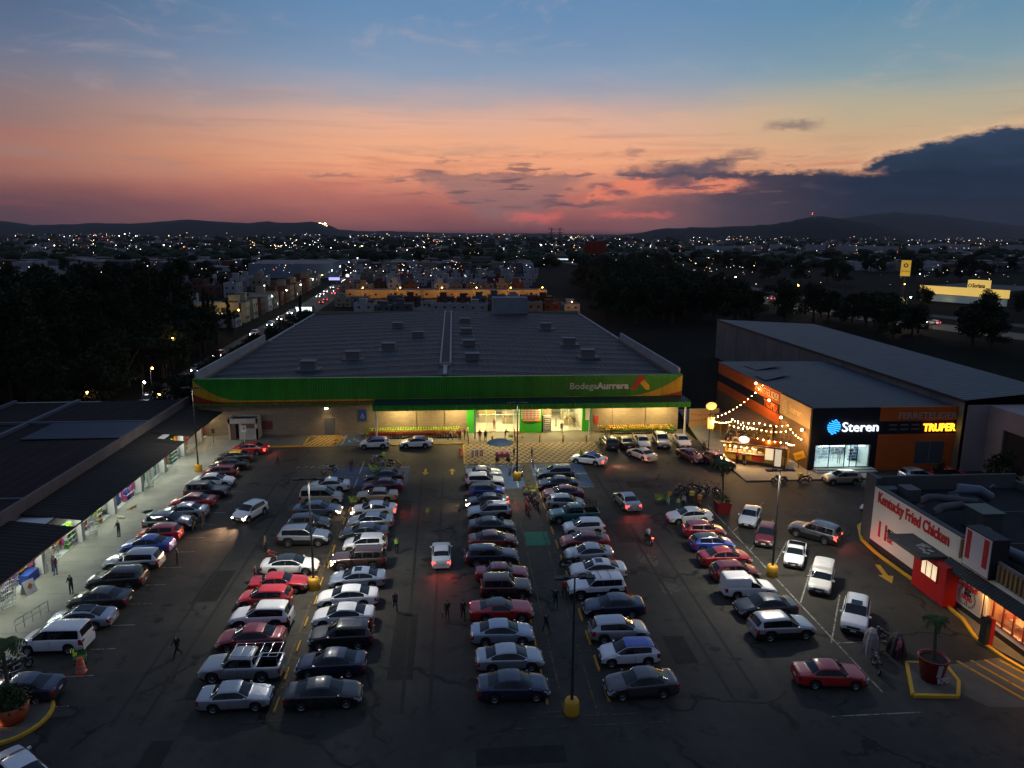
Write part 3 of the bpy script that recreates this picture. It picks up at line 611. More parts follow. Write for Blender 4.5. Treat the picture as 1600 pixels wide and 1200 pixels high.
# aisle lines, bay lines, wheel stops
L = [(6.44, 6.56, 39.2, 80), (8.44, 8.56, 39.2, 79.5), (4.0, 11.2, 39.0, 39.1), (3.4, 12.6, 38.1, 38.2)]
for k in range(13): y = 39.5+k*3.24; L += [(4.9, 6.45, y, y+.09), (8.55, 10.0, y, y+.09)]
L += [(-11.5, -11.38, 39.8, 80.5)]
for k in range(13): y = 39.9+k*3.28; L += [(-13.0, -10.0, y, y+.09)]
mark('faded_bay_lines', L, M_yl, .011)
L = []
for k in range(14): y = 42.2+k*3.2; L += [(-25.6, -23.8, y, y+.09)]
L += [(27.0, 27.12, 40, 73), (27.0, 30.9, 45.7, 45.8), (22.6, 28.6, 37.86, 37.95)]
for (a, bb, c_, d) in ((30.96, 52.59, 26.7, 45.8), (31.5, 63.33, 27.3, 57.2), (33.47, 73.42, 27.3, 66), (31.3, 58, 27.2, 51.6), (32.4, 68.5, 27.2, 61.6)): L.append((a, bb, c_, d, .11))
mark('white_angle_bay_lines', L, worn('faded white line paint', (.30, .29, .25), .52))
def arrow(pts_c, ang, s, m, name):
    c, s_ = math.cos(ang), math.sin(ang); mb = MB()
    sh = [(-.14, -1.2), (.14, -1.2), (.14, .2), (.42, .2), (0, 1.2), (-.42, .2), (-.14, .2)]
    mb.add([(pts_c[0]+(x*c-y*s_)*s, pts_c[1]+(x*s_+y*c)*s, .009) for x, y in sh], [tuple(range(7))]); return structure(mb.build(name, m))
arrow((-3.6, 86.2), R(180), 1.0, M_ye, 'lane_arrow'); arrow((-.35, 86.2), 0, 1.0, M_ye, 'lane_arrow')
arrow((36.8, 56.0), R(167), 1.5, mat('fresh yellow road paint', (.50, .28, .02), .6), 'lane_arrow')
g_stop = 'yellow wheel stops along the centre walkway'
wsp = MB(); wsp.add([(-.09, -.9, 0), (.09, -.9, 0), (.09, .9, 0), (-.09, .9, 0), (-.06, -.86, .12), (.06, -.86, .12), (.06, .86, .12), (-.06, .86, .12)], [(3, 2, 1, 0), (4, 5, 6, 7), (0, 1, 5, 4), (1, 2, 6, 5), (2, 3, 7, 6), (3, 0, 4, 7)])
ws_me = wsp.mesh('wheel_stop', worn('chipped yellow wheel stop', (.50, .26, .03), .58, (.2, .18, .15)))
for k in range(13):
    for x in (5.55, 9.45):
        o = bpy.data.objects.new('wheel_stop', ws_me); COL.objects.link(o); o.location = (x, 41.2+k*3.24, .002)
        tag(o, 'chipped yellow concrete wheel stop on the '+('left' if x < 7 else 'right')+' edge of the centre walkway', 'wheel stop', g_stop)
# median kerb chunks on the left double row
for k in range(12):
    o = bpy.data.objects.new('wheel_stop', ws_me); COL.objects.link(o); o.location = (-11.1-.1*(k % 2), 41.4+k*3.28, .002); o.scale = (.8, .8, 1)
    tag(o, 'short yellow wheel stop on the line between the two left car columns', 'wheel stop', 'wheel stops between the left car columns')
# right: KFC kerbs, drive-through exit slab
structure(MB().prism([(38.6, 38), (38.3, 42.5), (37.5, 45), (38.4, 48), (39.0, 50), (39.0, 40), (40, 36)], -.1, .13).build('restaurant_walkway', M_conc2))
kp = [(41.5, 67.2), (40.2, 66.2), (38.7, 63.0), (38.35, 60), (38.4, 56), (38.6, 52.5), (38.3, 48.2), (37.45, 45.6), (37.6, 43), (38.2, 40.5), (38.9, 37)]
mb = MB()
for (a, b_), (c_, d) in zip(kp, kp[1:]):
    dv = Vector((c_-a, d-b_)).normalized(); nx, ny = -dv.y*.13, dv.x*.13
    mb.prism([(a-nx, b_-ny), (a+nx, b_+ny), (c_+nx, d+ny), (c_-nx, d-ny)], -.05, .17)
structure(mb.build('restaurant_yellow_kerb', M_kye))
structure(MB().prism([(33.3, 42.6), (37.5, 43.2), (38.8, 37.4), (32.8, 38.1), (31.6, 40.0)], -.1, .006).build('exit_lane_concrete', M_conc2))
mark('exit_lane_stripes', [(34.2+k*1.0, 43.0, 35.8+k*1.0, 38.0, .22) for k in range(4)], M_ye, .011)
isl = [(28.7, 39.4), (30.5, 42.9), (33.0, 42.6), (32.6, 40.6), (31.5, 39.1)]
structure(MB().prism(isl, -.1, .16).build('planter_island', M_conc2))
mb = MB()
for (a, b_), (c_, d) in zip(isl, isl[1:]+isl[:1]):
    dv = Vector((c_-a, d-b_)).normalized(); nx, ny = -dv.y*.11, dv.x*.11
    mb.prism([(a-nx, b_-ny), (a+nx, b_+ny), (c_+nx, d+ny), (c_-nx, d-ny)], -.05, .19)
structure(mb.build('planter_island_kerb', M_kye))
pts = [(-26.6+2.1*math.cos(a*6.28318/24), 41.2+2.4*math.sin(a*6.28318/24)) for a in range(24)]
structure(MB().prism(pts, -.05, .14).build('left_planter_island', M_conc2))
mb = MB()
for (a, b_), (c_, d) in zip(pts, pts[1:]+pts[:1]):
    dv = Vector((c_-a, d-b_)).normalized(); nx, ny = -dv.y*.10, dv.x*.10
    mb.prism([(a-nx, b_-ny), (a+nx, b_+ny), (c_+nx, d+ny), (c_-nx, d-ny)], -.05, .17)
structure(mb.build('left_island_kerb', M_kye))
structure(MB().prism([(-40, 4), (-29.4, 4), (-29.4, 41), (-31.5, 52.2), (-40, 46)], -.1, .005).build('side_asphalt', m_asph))
# repairs, stains and covers on the asphalt
rp_ = random.Random(3)
def blot(name, spots, m, z=.004):
    mb = MB()
    for (x, y, a, b_) in spots:
        n = 18; mb.add([(x+math.cos(i*6.28318/n)*a*rp_.uniform(.7, 1.2), y+math.sin(i*6.28318/n)*b_*rp_.uniform(.7, 1.2), z) for i in range(n)], [tuple(range(n))])
    return structure(mb.build(name, m))
blot('pale_asphalt_stain', [(17.2, 60.5, 1.0, 1.5), (17.6, 54.6, .8, 1.2), (28.5, 62.8, .7, .9), (-16.8, 75.2, 1.0, 1.3), (36.0, 70.5, 3.2, 1.2), (-2.4, 66, .8, 1.6)], worn('pale dried stain', (.085, .08, .07), .5))
blot('oil_stain', [(x+rp_.uniform(-1.6, 1.6), 41.6+3.24*k+rp_.uniform(-1.5, 1.5), rp_.uniform(.12, .6), rp_.uniform(.12, .55)) for x in (-21.5, -18.5, -3.5, -1, 17.5, 19.6) for k in range(13) if rp_.random() < .4], worn('dark oil stain', (.020, .018, .015), .52), .006)
mark('asphalt_repair_patch', [(14.8, 16.4, 44, 47.5), (-4.6, -2.9, 43.5, 52), (-20.8, -18.9, 55, 60.5), (20, 22.4, 79, 81.2), (-6.3, -4.7, 71, 76.5), (15.4, 17.6, 64, 68.5), (1.0, 6.0, 35.2, 36.6), (-17.5, -16.2, 35.4, 38.6)], varied('asphalt repair patch', (.018, .017, .014), (.030, .028, .022), 1.5, .8), .005)
mark('tyre_marks', [(x, 40, x+rp_.uniform(-.8, .8), 84, .22) for x in (-20.4, -18.7, -3.4, -1.7, 17.3, 19.0)], worn('faint tyre mark', (.028, .025, .020), .47), .007)
# far roads
def road(name, pts, w, m, z=.01):
    mb = MB(); n = len(pts); E = []
    for i in range(n):
        a = Vector(pts[max(0, i-1)]); c_ = Vector(pts[min(n-1, i+1)]); d = (c_-a).normalized(); E.append((pts[i][0]-d.y*w/2, pts[i][1]+d.x*w/2, pts[i][0]+d.y*w/2, pts[i][1]-d.x*w/2))
    for e, g_ in zip(E, E[1:]): mb.quad((e[2], e[3], z), (g_[2], g_[3], z), (g_[0], g_[1], z), (e[0], e[1], z))
    return structure(mb.build(name, m))
m_road = varied('worn road', (.05, .045, .04), (.08, .07, .06), .1, .8)
STREET = [(-46, 60), (-48, 110), (-51, 160), (-54, 231), (-56.5, 318), (-63, 445), (-70, 560), (-83, 850), (-110, 1500)]
road('side_street', STREET, 11, m_road)
HWY = [(260, 100), (200, 150), (163, 200), (147, 245), (138, 305), (137, 390), (132, 499), (120, 700), (110, 1100)]
road('highway', HWY, 16, varied('pale highway', (.12, .10, .08), (.17, .14, .11), .1, .8))
road('highway_service_lane', [(x+24, y+16) for x, y in HWY], 9, m_road)
# hills
def hill(name, pts, depth, m):
    # ridge line seen far away, given real thickness: pts = (x, y, h)
    mb = MB(); n = len(pts); K = 9; vs = []; r2 = random.Random(3)
    for (x, y, h) in pts:
        for j in range(K):
            u = j/(K-1)*2-1; hh = h*(math.cos(u*1.5708)**.9 if abs(u) < 1 else 0); L_ = math.hypot(x, y)
            vs.append((x*(1+u*depth/L_)+r2.uniform(-20, 20), y*(1+u*depth/L_)+r2.uniform(-20, 20), hh*(1+r2.uniform(-.06, .06)*(abs(u) > .1))-2))
    fs = [(i*K+j, (i+1)*K+j, (i+1)*K+j+1, i*K+j+1) for i in range(n-1) for j in range(K-1)]
    mb.add(vs, fs, 0, True); return structure(mb.build(name, m))
m_hill = varied('far scrub hillside', (.016, .018, .018), (.03, .03, .028), .004, .95)
PX = lambda x, h: None
def interp(pts, n):
    o = []
    for i in range(n):
        x = pts[0][0]+(pts[-1][0]-pts[0][0])*i/(n-1); o.append((x, pl(pts, x)))
    return o
rh = random.Random(5)
def ridge(samples, Y, n):
    return [(x, Y, max(1, h+rh.uniform(-1, 1)*2.2)) for x, h in interp(samples, n)]
structure(hill('left_hills', ridge([(-4600, 60), (-4200, 120), (-3900, 150), (-3420, 103), (-3194, 72), (-2900, 82), (-2722, 93), (-2560, 86), (-2400, 90), (-2200, 108), (-2055, 121), (-1900, 112), (-1700, 104), (-1575, 98), (-1480, 108), (-1420, 112), (-1330, 100), (-1200, 104), (-1110, 112), (-1040, 104), (-960, 78), (-888, 50), (-700, 40), (-500, 42), (-339, 38), (0, 30), (200, 26), (700, 30), (1400, 20)], 6000, 90), 700, m_hill))
structure(hill('right_hill', ridge([(880, 20), (1013, 40), (1100, 54), (1200, 62), (1296, 66), (1420, 68), (1540, 74), (1654, 80), (1760, 88), (1869, 104), (1940, 120), (2013, 131), (2080, 126), (2199, 110), (2320, 92), (2450, 64), (2615, 34), (2800, 22), (3200, 20), (3800, 30)], 4000, 70), 500, m_hill))
structure(hill('distant_mountain', ridge([(2600, 40), (3600, 120), (4600, 230), (5200, 300), (5800, 260), (6800, 150), (8000, 60)], 8500, 40), 1200, m_hill))
# ================================================================ BIG STORE
m_block = mat('sand brown block wall', (.30, .24, .17), .85); t, b = nt(m_block); P = posv(t); X = sepv(t, P)
br = t.nodes.new('ShaderNodeTexBrick'); br.inputs['Scale'].default_value = 1.0; br.inputs['Brick Width'].default_value = .62; br.inputs['Row Height'].default_value = .30; br.inputs['Mortar Size'].default_value = .012
br.inputs['Color1'].default_value = (.30, .235, .16, 1); br.inputs['Color2'].default_value = (.24, .19, .135, 1); br.inputs['Mortar'].default_value = (.15, .125, .10, 1)
t.links.new(comb(t, X[0]+X[1], X[2]), br.inputs['Vector'])
t.links.new(mixc(t, noise(t, P, .6, 5)*.5, br.outputs[0], (.18, .145, .10)), b.inputs['Base Color'])
M_white = varied('white painted wall', (.32, .31, .30), (.42, .40, .38), .4, .8)
m_roofm = corrugated('grey metal roof sheets', (.022, .026, .034), (.038, .043, .053), axis=0, pitch=.9, depth=.05, metal=.15, rough=.6)
store = thing('big_box_store', 'wide store with a long green fascia, block walls and a low grey metal roof', 'store', (-1.4, 104, 0))
SX = lambda x: x+1.4
def st(mb, name, m): return mb.build(name, m, store, loc=(1.4, -104, 0))
# front wall with two entrance openings
w = MB()
for x0, x1, z0, z1 in ((-36, 3.1, 0, 4.6), (3.1, 18.8, 4.0, 4.6), (9.5, 14.2, 0, 4.0), (19.8, 33.2, 0, 4.6), (18.8, 19.8, 0, 4.6)): w.box(x0, x1, 104, 104.3, z0, z1)
w.box(-36, -35.7, 104.3, 192, 0, 8); w.box(32.9, 33.2, 104.3, 190, 0, 8); w.box(-35.7, 32.9, 191.7, 192, 0, 8.6)
st(w, 'wall', m_block)
rf = MB()                                  # gently pitched roof, ridge along Y
rf.add([(-35.5, 104.5, 7.7), (-1.3, 104.5, 8.5), (32.7, 104.5, 7.7), (-35.5, 192, 7.9), (-1.3, 192, 8.8), (32.7, 192, 7.9)], [(0, 1, 4, 3), (1, 2, 5, 4)])
st(rf, 'roof', m_roofm)
sm_ = MB()
for k in range(17):
    y = 107.5+k*5.2; zz = lambda x: 7.76+(.2*(y-104)/88)+(.8+.1*(y-104)/88)*(1-abs(x+1.3)/34.2)
    sk = .9
    for s_ in (-1, 1):
        x1 = -35.3 if s_ < 0 else 32.5
        xa = -1.3+s_*.9; sm_.add([(xa, y, zz(-1.3)), (x1, y-3.2, zz(x1)), (x1, y-3.2, zz(x1)+.17), (xa, y, zz(-1.3)+.17), (xa, y+.25, zz(-1.3)+.14), (x1, y-2.95, zz(x1)+.14)], [(0, 1, 2, 3), (3, 2, 5, 4)])
st(sm_, 'roof_seam_flashing', mat('pale flashing strip', (.24, .19, .17), .4, .1))
rd = MB(); rd.box(-2.1, -.5, 112, 191, 8.6, 8.78, 1).box(-2.2, -1.95, 112, 191, 8.6, 9.0, 0).box(-.65, -.4, 112, 191, 8.6, 9.0, 0).box(-2.2, -.4, 111.7, 112, 8.5, 9.1, 0).box(-1.6, -1.0, 104.6, 111.7, 8.5, 8.75, 0)
st(rd, 'ridge_gutter', [M_white, mat('dark gutter bed', (.02, .02, .022), .8)])
for x in (-36.2, 33.0): st(MB().box(x-.02, x+.28, 104.2, 143, 7.4, 9.3), 'side_parapet', M_white)
st(MB().box(-35.7, -35.3, 143, 192, 7.7, 8.15), 'roof_edge_trim', M_white); st(MB().box(32.6, 32.95, 143, 190, 7.7, 8.2), 'roof_edge_trim', M_white)
st(MB().box(9.9, 18.9, 186.5, 189.5, 8.5, 12.6), 'rooftop_plant_room', m_white2 if 'm_white2' in globals() else varied('grey painted plant room', (.20, .22, .24), (.27, .29, .31), .4, .8))
for (x, y) in ((-22, 112), (-16.5, 121), (-11.5, 130), (-7, 145), (-12, 160), (3.0, 118), (2.8, 133), (2.6, 150), (22.5, 121), (21.5, 135), (2.6, 168), (20, 158)):
    v = MB().box(x-1.1, x+1.1, y-.9, y+.9, 8.35, 9.45).box(x-1.2, x+1.2, y-1.0, y+1.0, 9.45, 9.55).box(x-1.7, x+1.9, y-1.5, y+1.2, 8.0, 8.36)
    st(v, 'rooftop_vent', mat('rooftop vent sheet', (.15, .145, .14), .7))
# fascia
def corr(name, c, axis=0):
    m = mat(name, c, .42); t, b = nt(m); P = posv(t); X = sepv(t, P)
    w = (X[0]*(6.28318/.36)).f('SINE'); bump(t, b, w, .03, .9)
    n = noise(t, comb(t, X[0]*.9, X[1], X[2]*.15), 1.0, 4); t.links.new(mixc(t, n.smooth(.42, .75)*.45+w.smooth(.2, .9)*.22+(X[0]*(1/6.1)).f('FRACT').smooth(.975, .985)*.4, c, tuple(v*.45 for v in c)), b.inputs['Base Color']); return m  # paints corrugation shading as darker stripes, beside streaks and panel joints
M_fg = corr('green fascia sheet', (.012, .27, .012)); M_fy = corr('yellow fascia sheet', (.60, .36, .01)); M_fr = corr('red fascia sheet', (.30, .02, .012)); M_flg = corr('light green fascia sheet', (.04, .20, .015))
F = MB(); zb, zt = 4.55, 8.45; x0, x1 = -36.3, 33.4
F.box(x0, x1, 103.4, 104.05, zb, zt, 0)
y = 103.38
def band(mb, f_top, f_bot, mi, yy, xa=x0, xb=x1, n=70):
    for i in range(n):
        a, b_ = xa+(xb-xa)*i/n, xa+(xb-xa)*(i+1)/n
        ta, tb, ba, bb = f_top(a), f_top(b_), f_bot(a), f_bot(b_)
        if ta-ba > .005 or tb-bb > .005: mb.quad((a, yy, ba), (b_, yy, bb), (b_, yy, max(tb, bb)), (a, yy, max(ta, ba)), mi)
yt = lambda x: (5.35+max(0, (-30.0-x)/6.3)**2.0*2.9) if x < 0 else 5.35+max(0, (x-24.5)/8.9)**2.2*3.0
yb = lambda x: (5.12+max(0, (-31.5-x)/4.8)**2.2*1.2) if x < 0 else 5.12+max(0, (x-27)/6.4)**2.2*.9
rb = lambda x: (4.86+max(0, (-33.5-x)/2.8)**2*.1) if x < 0 else 4.8
band(F, lambda x: min(zt, yt(x)), lambda x: min(zt, yb(x)), 1, 103.395); band(F, yb, rb, 2, 103.393); band(F, rb, lambda x: zb, 3, 103.391)
st(F, 'fascia', [M_fg, M_fy, M_fr, M_flg])
ltr = mat('pale grey sign letters', (.70, .72, .66), .5)
text('Bodega', .98, (SX(16.7), -.64, 6.45), (R(90), 0, 0), ltr, store, 'sign_lettering', width=3.95)
text('Aurrera', .98, (SX(20.75), -.64, 6.45), (R(90), 0, 0), ltr, store, 'sign_lettering', width=4.75, bold=.05)
lg = MB(); yy = 103.33
lg.add([(25.65, yy, 6.3), (26.5, yy, 6.3), (27.6, yy, 8.3), (27.0, yy, 8.42), (26.6, yy, 7.9)], [(0, 1, 2, 3, 4)], 0)
lg.add([(27.05, yy-.01, 7.3), (27.65, yy-.01, 7.75), (28.5, yy-.01, 6.9), (28.5, yy-.01, 6.25), (27.95, yy-.01, 6.25)], [(4, 3, 2, 1, 0)], 1)
lg.quad((27.0, yy-.02, 8.42), (27.6, yy-.02, 8.3), (27.65, yy-.02, 7.75), (27.1, yy-.02, 7.4), 0)
st(lg, 'logo', [mat('red sign vinyl', (.5, .02, .015), .5), mat('yellow sign vinyl', (.75, .42, .02), .5)])
# canopy
M_can = corrugated('dark green canopy sheet', (.012, .045, .03), (.02, .06, .04), axis=0, pitch=.5, rough=.5)
cn = MB(); cn.add([(-11.3, 100.35, 5.0), (33.7, 100.35, 5.0), (33.7, 103.38, 5.3), (-11.3, 103.38, 5.3), (-11.3, 100.35, 4.9), (33.7, 100.35, 4.9), (33.7, 103.38, 5.2), (-11.3, 103.38, 5.2)], [(0, 1, 2, 3), (7, 6, 5, 4), (0, 3, 7, 4), (1, 5, 6, 2), (0, 4, 5, 1)])
st(cn, 'canopy_roof', M_can); st(MB().box(-11.35, 33.75, 100.2, 100.34, 4.3, 5.04).box(-11.35, -11.3, 100.34, 103.3, 4.5, 5.2).box(33.7, 33.75, 100.34, 103.3, 4.5, 5.2), 'canopy_edge', M_fg)
M_post = mat('white steel post', (.6, .6, .58), .5)
for x in (-10.9, 2.85, 19.3, 33.2): st(MB().box(x-.11, x+.11, 100.5, 100.72, .0, 4.9), 'canopy_post', M_post)
for x in (-5.7, -1.2, 23.5, 28.5): st(MB().box(x-.18, x+.18, 103.85, 104.0, .1, 4.5), 'wall_pilaster', m_block)
lamp_strip = mat('canopy tube light', (.8, .8, .7), .4, emit=(1, .82, .5), es=9)
for x in (-7.5, 0.2, 6.3, 14.5, 24.0, 30.0):
    st(MB().box(x-1.3, x+1.3, 101.9, 102.1, 4.78, 4.86), 'canopy_tube_light', lamp_strip)
    adown((SX(x), -1.9, 4.72), 640 if 3 < x < 20 else 640, (1, .74, .30), 2.6, .2, store)
# entrance interior
M_tile = mat('shiny cream floor tiles', (.5, .46, .36), .25); M_gpil = mat('bright green panel', (.03, .34, .02), .5)
inn = MB().box(3.1, 18.8, 104.31, 116, -.1, .012, 0).box(3.1, 18.8, 116, 116.2, 0, 4.2, 1).box(2.9, 3.1, 104.3, 116, 0, 4.2, 1).box(18.8, 19.0, 104.3, 116, 0, 4.2, 1).box(3.1, 18.8, 104.31, 116, 4.0, 4.1, 1)
st(inn, 'lobby', [M_tile, mat('cream interior wall', (.55, .5, .38), .7)])
for x in (4.5, 8, 12, 16): 
    for yq in (107, 112): st(MB().box(x-.7, x+.7, yq-.08, yq+.08, 3.93, 3.98), 'ceiling_tube_light', mat('shop tube light', (.8, .8, .8), .4, emit=(1, .88, .6), es=12))
adown((SX(6), 4, 3.9), 620, (.98, .92, .50), 5, 5, store); adown((SX(15.5), 4, 3.9), 620, (.98, .92, .50), 5, 5, store)
for x in (6.3, 16.4): 
    o = area((SX(x), .2, 3.6), (SX(x), -7, -1.5), 420, (1, .80, .36), 5.5, .3, store)
st(MB().box(1.8, 3.1, 103.7, 104.0, 0, 4.3).box(18.75, 20.1, 103.7, 104.0, 0, 4.3), 'entrance_panel', M_gpil)
st(MB().box(19.2, 19.8, 103.65, 103.7, 1.7, 3.9), 'notice_poster', mat('pale poster', (.6, .6, .5), .6))
st(MB().box(9.5, 12.7, 103.3, 104.0, 0, 4.2), 'entrance_block', M_gpil)
pb = MB().box(9.7, 12.5, 103.22, 103.3, 2.1, 4.2, 0)
for r_ in range(6):
    for c_ in range(5): pb.box(9.8+c_*.54, 10.2+c_*.54, 103.20, 103.22, 2.2+r_*.32, 2.36+r_*.32, 1)
pb.box(9.9, 12.6, 103.21, 103.3, 1.75, 2.02, 2).box(10.2, 11.8, 103.20, 103.21, 1.62, 1.8, 3)
st(pb, 'offers_board', [mat('board white', (.62, .6, .55), .6), mat('board pink red print', (.55, .16, .12), .6), mat('board orange', (.7, .25, .02), .6), mat('board blue', (.05, .1, .3), .6)])
vm = MB().box(12.95, 14.1, 103.3, 103.95, 0, 2.5, 0).box(13.05, 14.0, 103.26, 103.3, .3, 2.2, 1)
for k in range(6): vm.box(13.1, 13.95, 103.24, 103.26, .5+k*.28, .62+k*.28, 2)
o = vm.build('display_rack', [mat('rack grey', (.3, .3, .32), .5), mat('rack glass', (.1, .11, .13), .15), mat('rack stock', (.45, .42, .38), .6)])
tag(o, 'tall grey stocked display rack by the right edge of the green entrance block', 'display rack')
gl = MB()
for x in (4.6, 6.0, 7.5, 8.6, 16.8, 18.2): gl.box(x-.03, x+.03, 104.1, 104.16, 0, 3.9)
gl.box(3.1, 9.5, 104.1, 104.16, 2.6, 2.66); st(gl, 'door_frame', M_post)
doors = MB().box(4.65, 5.95, 104.12, 104.14, .05, 2.6).box(16.85, 18.15, 104.12, 104.14, .05, 2.6)
mg = mat('clear door glass', (.8, .85, .8), .05); b = mg.node_tree.nodes['Principled BSDF']; b.inputs['Transmission Weight'].default_value = .9; b.inputs['Alpha'].default_value = .35
st(doors, 'glass_door', mg)
# shelves and tills inside
for i, (x, y, w_, d_, c_) in enumerate(((5, 110, 2.4, .8, (.4, .3, .12)), (8.1, 109, 1.6, .6, (.35, .3, .2)), (5, 113.5, 3, .8, (.1, .25, .1)), (17.4, 107.5, 1.6, .8, (.45, .42, .3)), (17.4, 111, 1.6, .8, (.4, .38, .25)), (14.2, 113, 2.2, .8, (.5, .3, .1)))):
    s_ = MB().box(x-w_/2, x+w_/2, y-d_/2, y+d_/2, 0, 1.0, 0).box(x-w_/2, x+w_/2, y+d_/2-.1, y+d_/2, 1.0, 1.9, 1)
    for q in range(6): s_.box(x-w_/2+q*w_/6+.03, x-w_/2+(q+1)*w_/6-.04, y-d_/2+.05, y+d_/2-.15, 1.0, 1.15+.25*rnd.random(), 1+q % 3)
    o = s_.build('shop_counter', [mat('counter wood', (.36, .3, .2), .6), mat('goods a%d' % i, c_, .6), mat('goods red', (.4, .04, .03), .6), mat('goods green', (.05, .3, .05), .6)])
    tag(o, 'low shop counter stacked with goods inside the '+('left' if x < 10 else 'right')+' store entrance, '+['nearest the glass', 'by the block', 'far back', 'at the front till', 'behind the till', 'deep inside'][i], 'counter')
# wall details left of the canopy
st(MB().box(-18.6, -17.2, 103.95, 104.02, .1, 2.5), 'service_door', mat('grey steel door', (.10, .11, .12), .5))
fl_ = MB().cbox((-18.2, 103.75, 4.05), (.5, .3, .22), 0, 0).box(-18.4, -18.0, 103.55, 103.6, 3.9, 4.12, 1)
st(fl_, 'floodlight', [M_trim, mat('flood lens', (1, 1, .9), .3, emit=(1, .80, .42), es=40)])
spot((SX(-18.2), -.6, 3.95), (SX(-18.2), -3.5, 0), 520, (1, .74, .36), 150, .9, .15, store, 'floodlight_lamp')
dsg = MB().box(-13.7, -12.6, 103.9, 103.97, 2.0, 3.7, 0); st(dsg, 'disabled_bay_sign', mat('sign blue', (.02, .06, .28), .5))
st(wheelchair('s', -13.2, 2.7, .55, M_wh, z=103.88, vert=True), 'wheelchair_symbol', mat('sign white', (.7, .7, .7), .5))
st(MB().box(-29.2+1.0, -26.9+1.0, 103.9, 103.97, 1.0, 2.2), 'hose_cabinet', mat('hose cabinet dark red', (.14, .03, .03), .6))
st(MB().box(-27.9, -27.5, 103.9, 103.97, 2.6, 3.2).box(20.6, 21.2, 103.9, 103.97, 1.2, 2.3), 'fire_sign', mat('sign red', (.45, .04, .04), .6))
# ================================================================ KIOSK
k = thing('white_kiosk', 'small white flat-roofed kiosk with an open doorway beside the block wall', 'kiosk', (-29.4, 103.0, .13))
kb = MB(); kb.box(-2.0, -1.75, -1.3, 1.0, 0, 3.0).box(1.75, 2.0, -1.3, 1.0, 0, 3.0).box(-2.0, 2.0, -1.3, -1.15, 2.3, 3.0).box(-.55, 2.0, -1.3, -1.15, 0, 1.6).box(-.55, -.2, -1.3, -1.15, 1.6, 2.3).box(1.6, 1.75, -1.3, -1.15, 1.6, 2.3).box(-2.0, 2.0, .85, 1.0, 0, 3.0)
kb.build('wall', M_white, k); MB().box(-1.9, 1.9, -1.2, .9, 2.7, 2.8).build('roof', mat('dark red roof felt', (.05, .025, .02), .9), k)
MB().box(-1.7, -1.0, -1.25, -1.2, 0, 2.3).build('door', mat('brown open door', (.10, .06, .04), .7), k); MB().box(-.2, 1.6, -1.22, -1.18, 1.6, 2.3).build('window', mat('brown shutter', (.12, .07, .05), .7), k)
sg = thing('parking_sign', 'red and white no-parking sign on a post in front of the white kiosk', 'sign', (-28.9, 100.3, .13))
MB().tube([(0, 0, 0), (0, 0, 2.2)], .035, 6).build('post', M_post, sg); MB().box(-.32, .32, -.04, 0, 1.5, 2.4).build('panel', mat('sign panel white', (.6, .6, .6), .5), sg)
MB().lathe([(.20, -.05), (.26, -.05), (.26, -.07), (.20, -.07), (.20, -.05)], (0, 0, 2.05), 16, axis='Y').build('red_ring', mat('sign red', (.45, .04, .04), .6), sg)
text('E', .26, (-.09, -.06, 1.93), (R(90), 0, 0), mat('black lettering', (.01, .01, .01), .5), sg, 'lettering', bold=.03)
# bollards
bo = MB().lathe([(.001, 0), (.075, 0), (.075, 1.0), (.055, 1.06), (.001, 1.08)], n=10); bme = bo.mesh('bollard', mat('yellow bollard paint', (.62, .33, .02), .45))
for i in range(9):
    o = bpy.data.objects.new('bollard', bme); COL.objects.link(o); o.location = (1.9+i*3.3, 98.3, .004); o.scale = (1.3, 1.3, 1)
    tag(o, 'slim yellow steel bollard standing at the edge of the store entrance paving', 'bollard', 'yellow bollards across the store entrance')
# ================================================================ LEFT SHOPS
shops = thing('shop_row', 'long low row of lit shops under a dark sheet canopy beside the walkway', 'shops', (-38, 78, 0))
def sh(mb, name, m): return mb.build(name, m, shops, loc=(38, -78, 0))
M_can2 = corrugated('brown canopy sheets', (.015, .013, .010), (.026, .022, .018), axis=1, pitch=.6, rough=.85, metal=0)
M_shoproof = corrugated('dark red ribbed roof', (.014, .008, .008), (.026, .015, .015), axis=0, pitch=1.4, rough=.95, metal=0, depth=.03)
def canseg(y0, y1, xo=-32.75):
    c = MB(); zi, zo = 4.3, 3.62
    c.add([(-38, y0, zi), (xo, y0, zo), (xo, y1, zo), (-38, y1, zi), (-38, y0, zi-.08), (xo, y0, zo-.08), (xo, y1, zo-.08), (-38, y1, zi-.08)], [(0, 1, 2, 3), (7, 6, 5, 4), (0, 4, 5, 1), (1, 5, 6, 2), (2, 6, 7, 3)])
    return c
for a, b_ in ((46, 62.4), (63.9, 89.0), (91.2, 105.8)): sh(canseg(a, b_), 'canopy', M_can2)
sh(canseg(89.0, 91.2, -34.8), 'canopy', M_can2)
sh(canseg(92.25, 94.55, -33.2), 'clear_canopy_sheet', mat('pale clear sheet', (.5, .42, .42), .4)) if False else None
bt = MB()
for y in range(47, 106, 3): bt.box(-37.9, -32.8, y, y+.06, 3.5, 3.56)
bt.box(-35.5, -35.4, 46, 105.8, 3.62, 3.72).box(-32.80, -32.74, 46, 92, 3.50, 3.61); sh(bt, 'canopy_beam', M_trim)
pr_ = MB().box(-38.3, -38.02, 46, 106.5, 0, 5.35); sh(pr_, 'parapet', varied('pinkish grey render', (.13, .11, .105), (.18, .15, .145), .5, .85))
rfm = MB().add([(-62, 40, 4.7), (-38.3, 40, 4.9), (-38.3, 106.5, 4.9), (-62, 106.5, 4.7)], [(0, 1, 2, 3)]); sh(rfm, 'roof', M_shoproof)
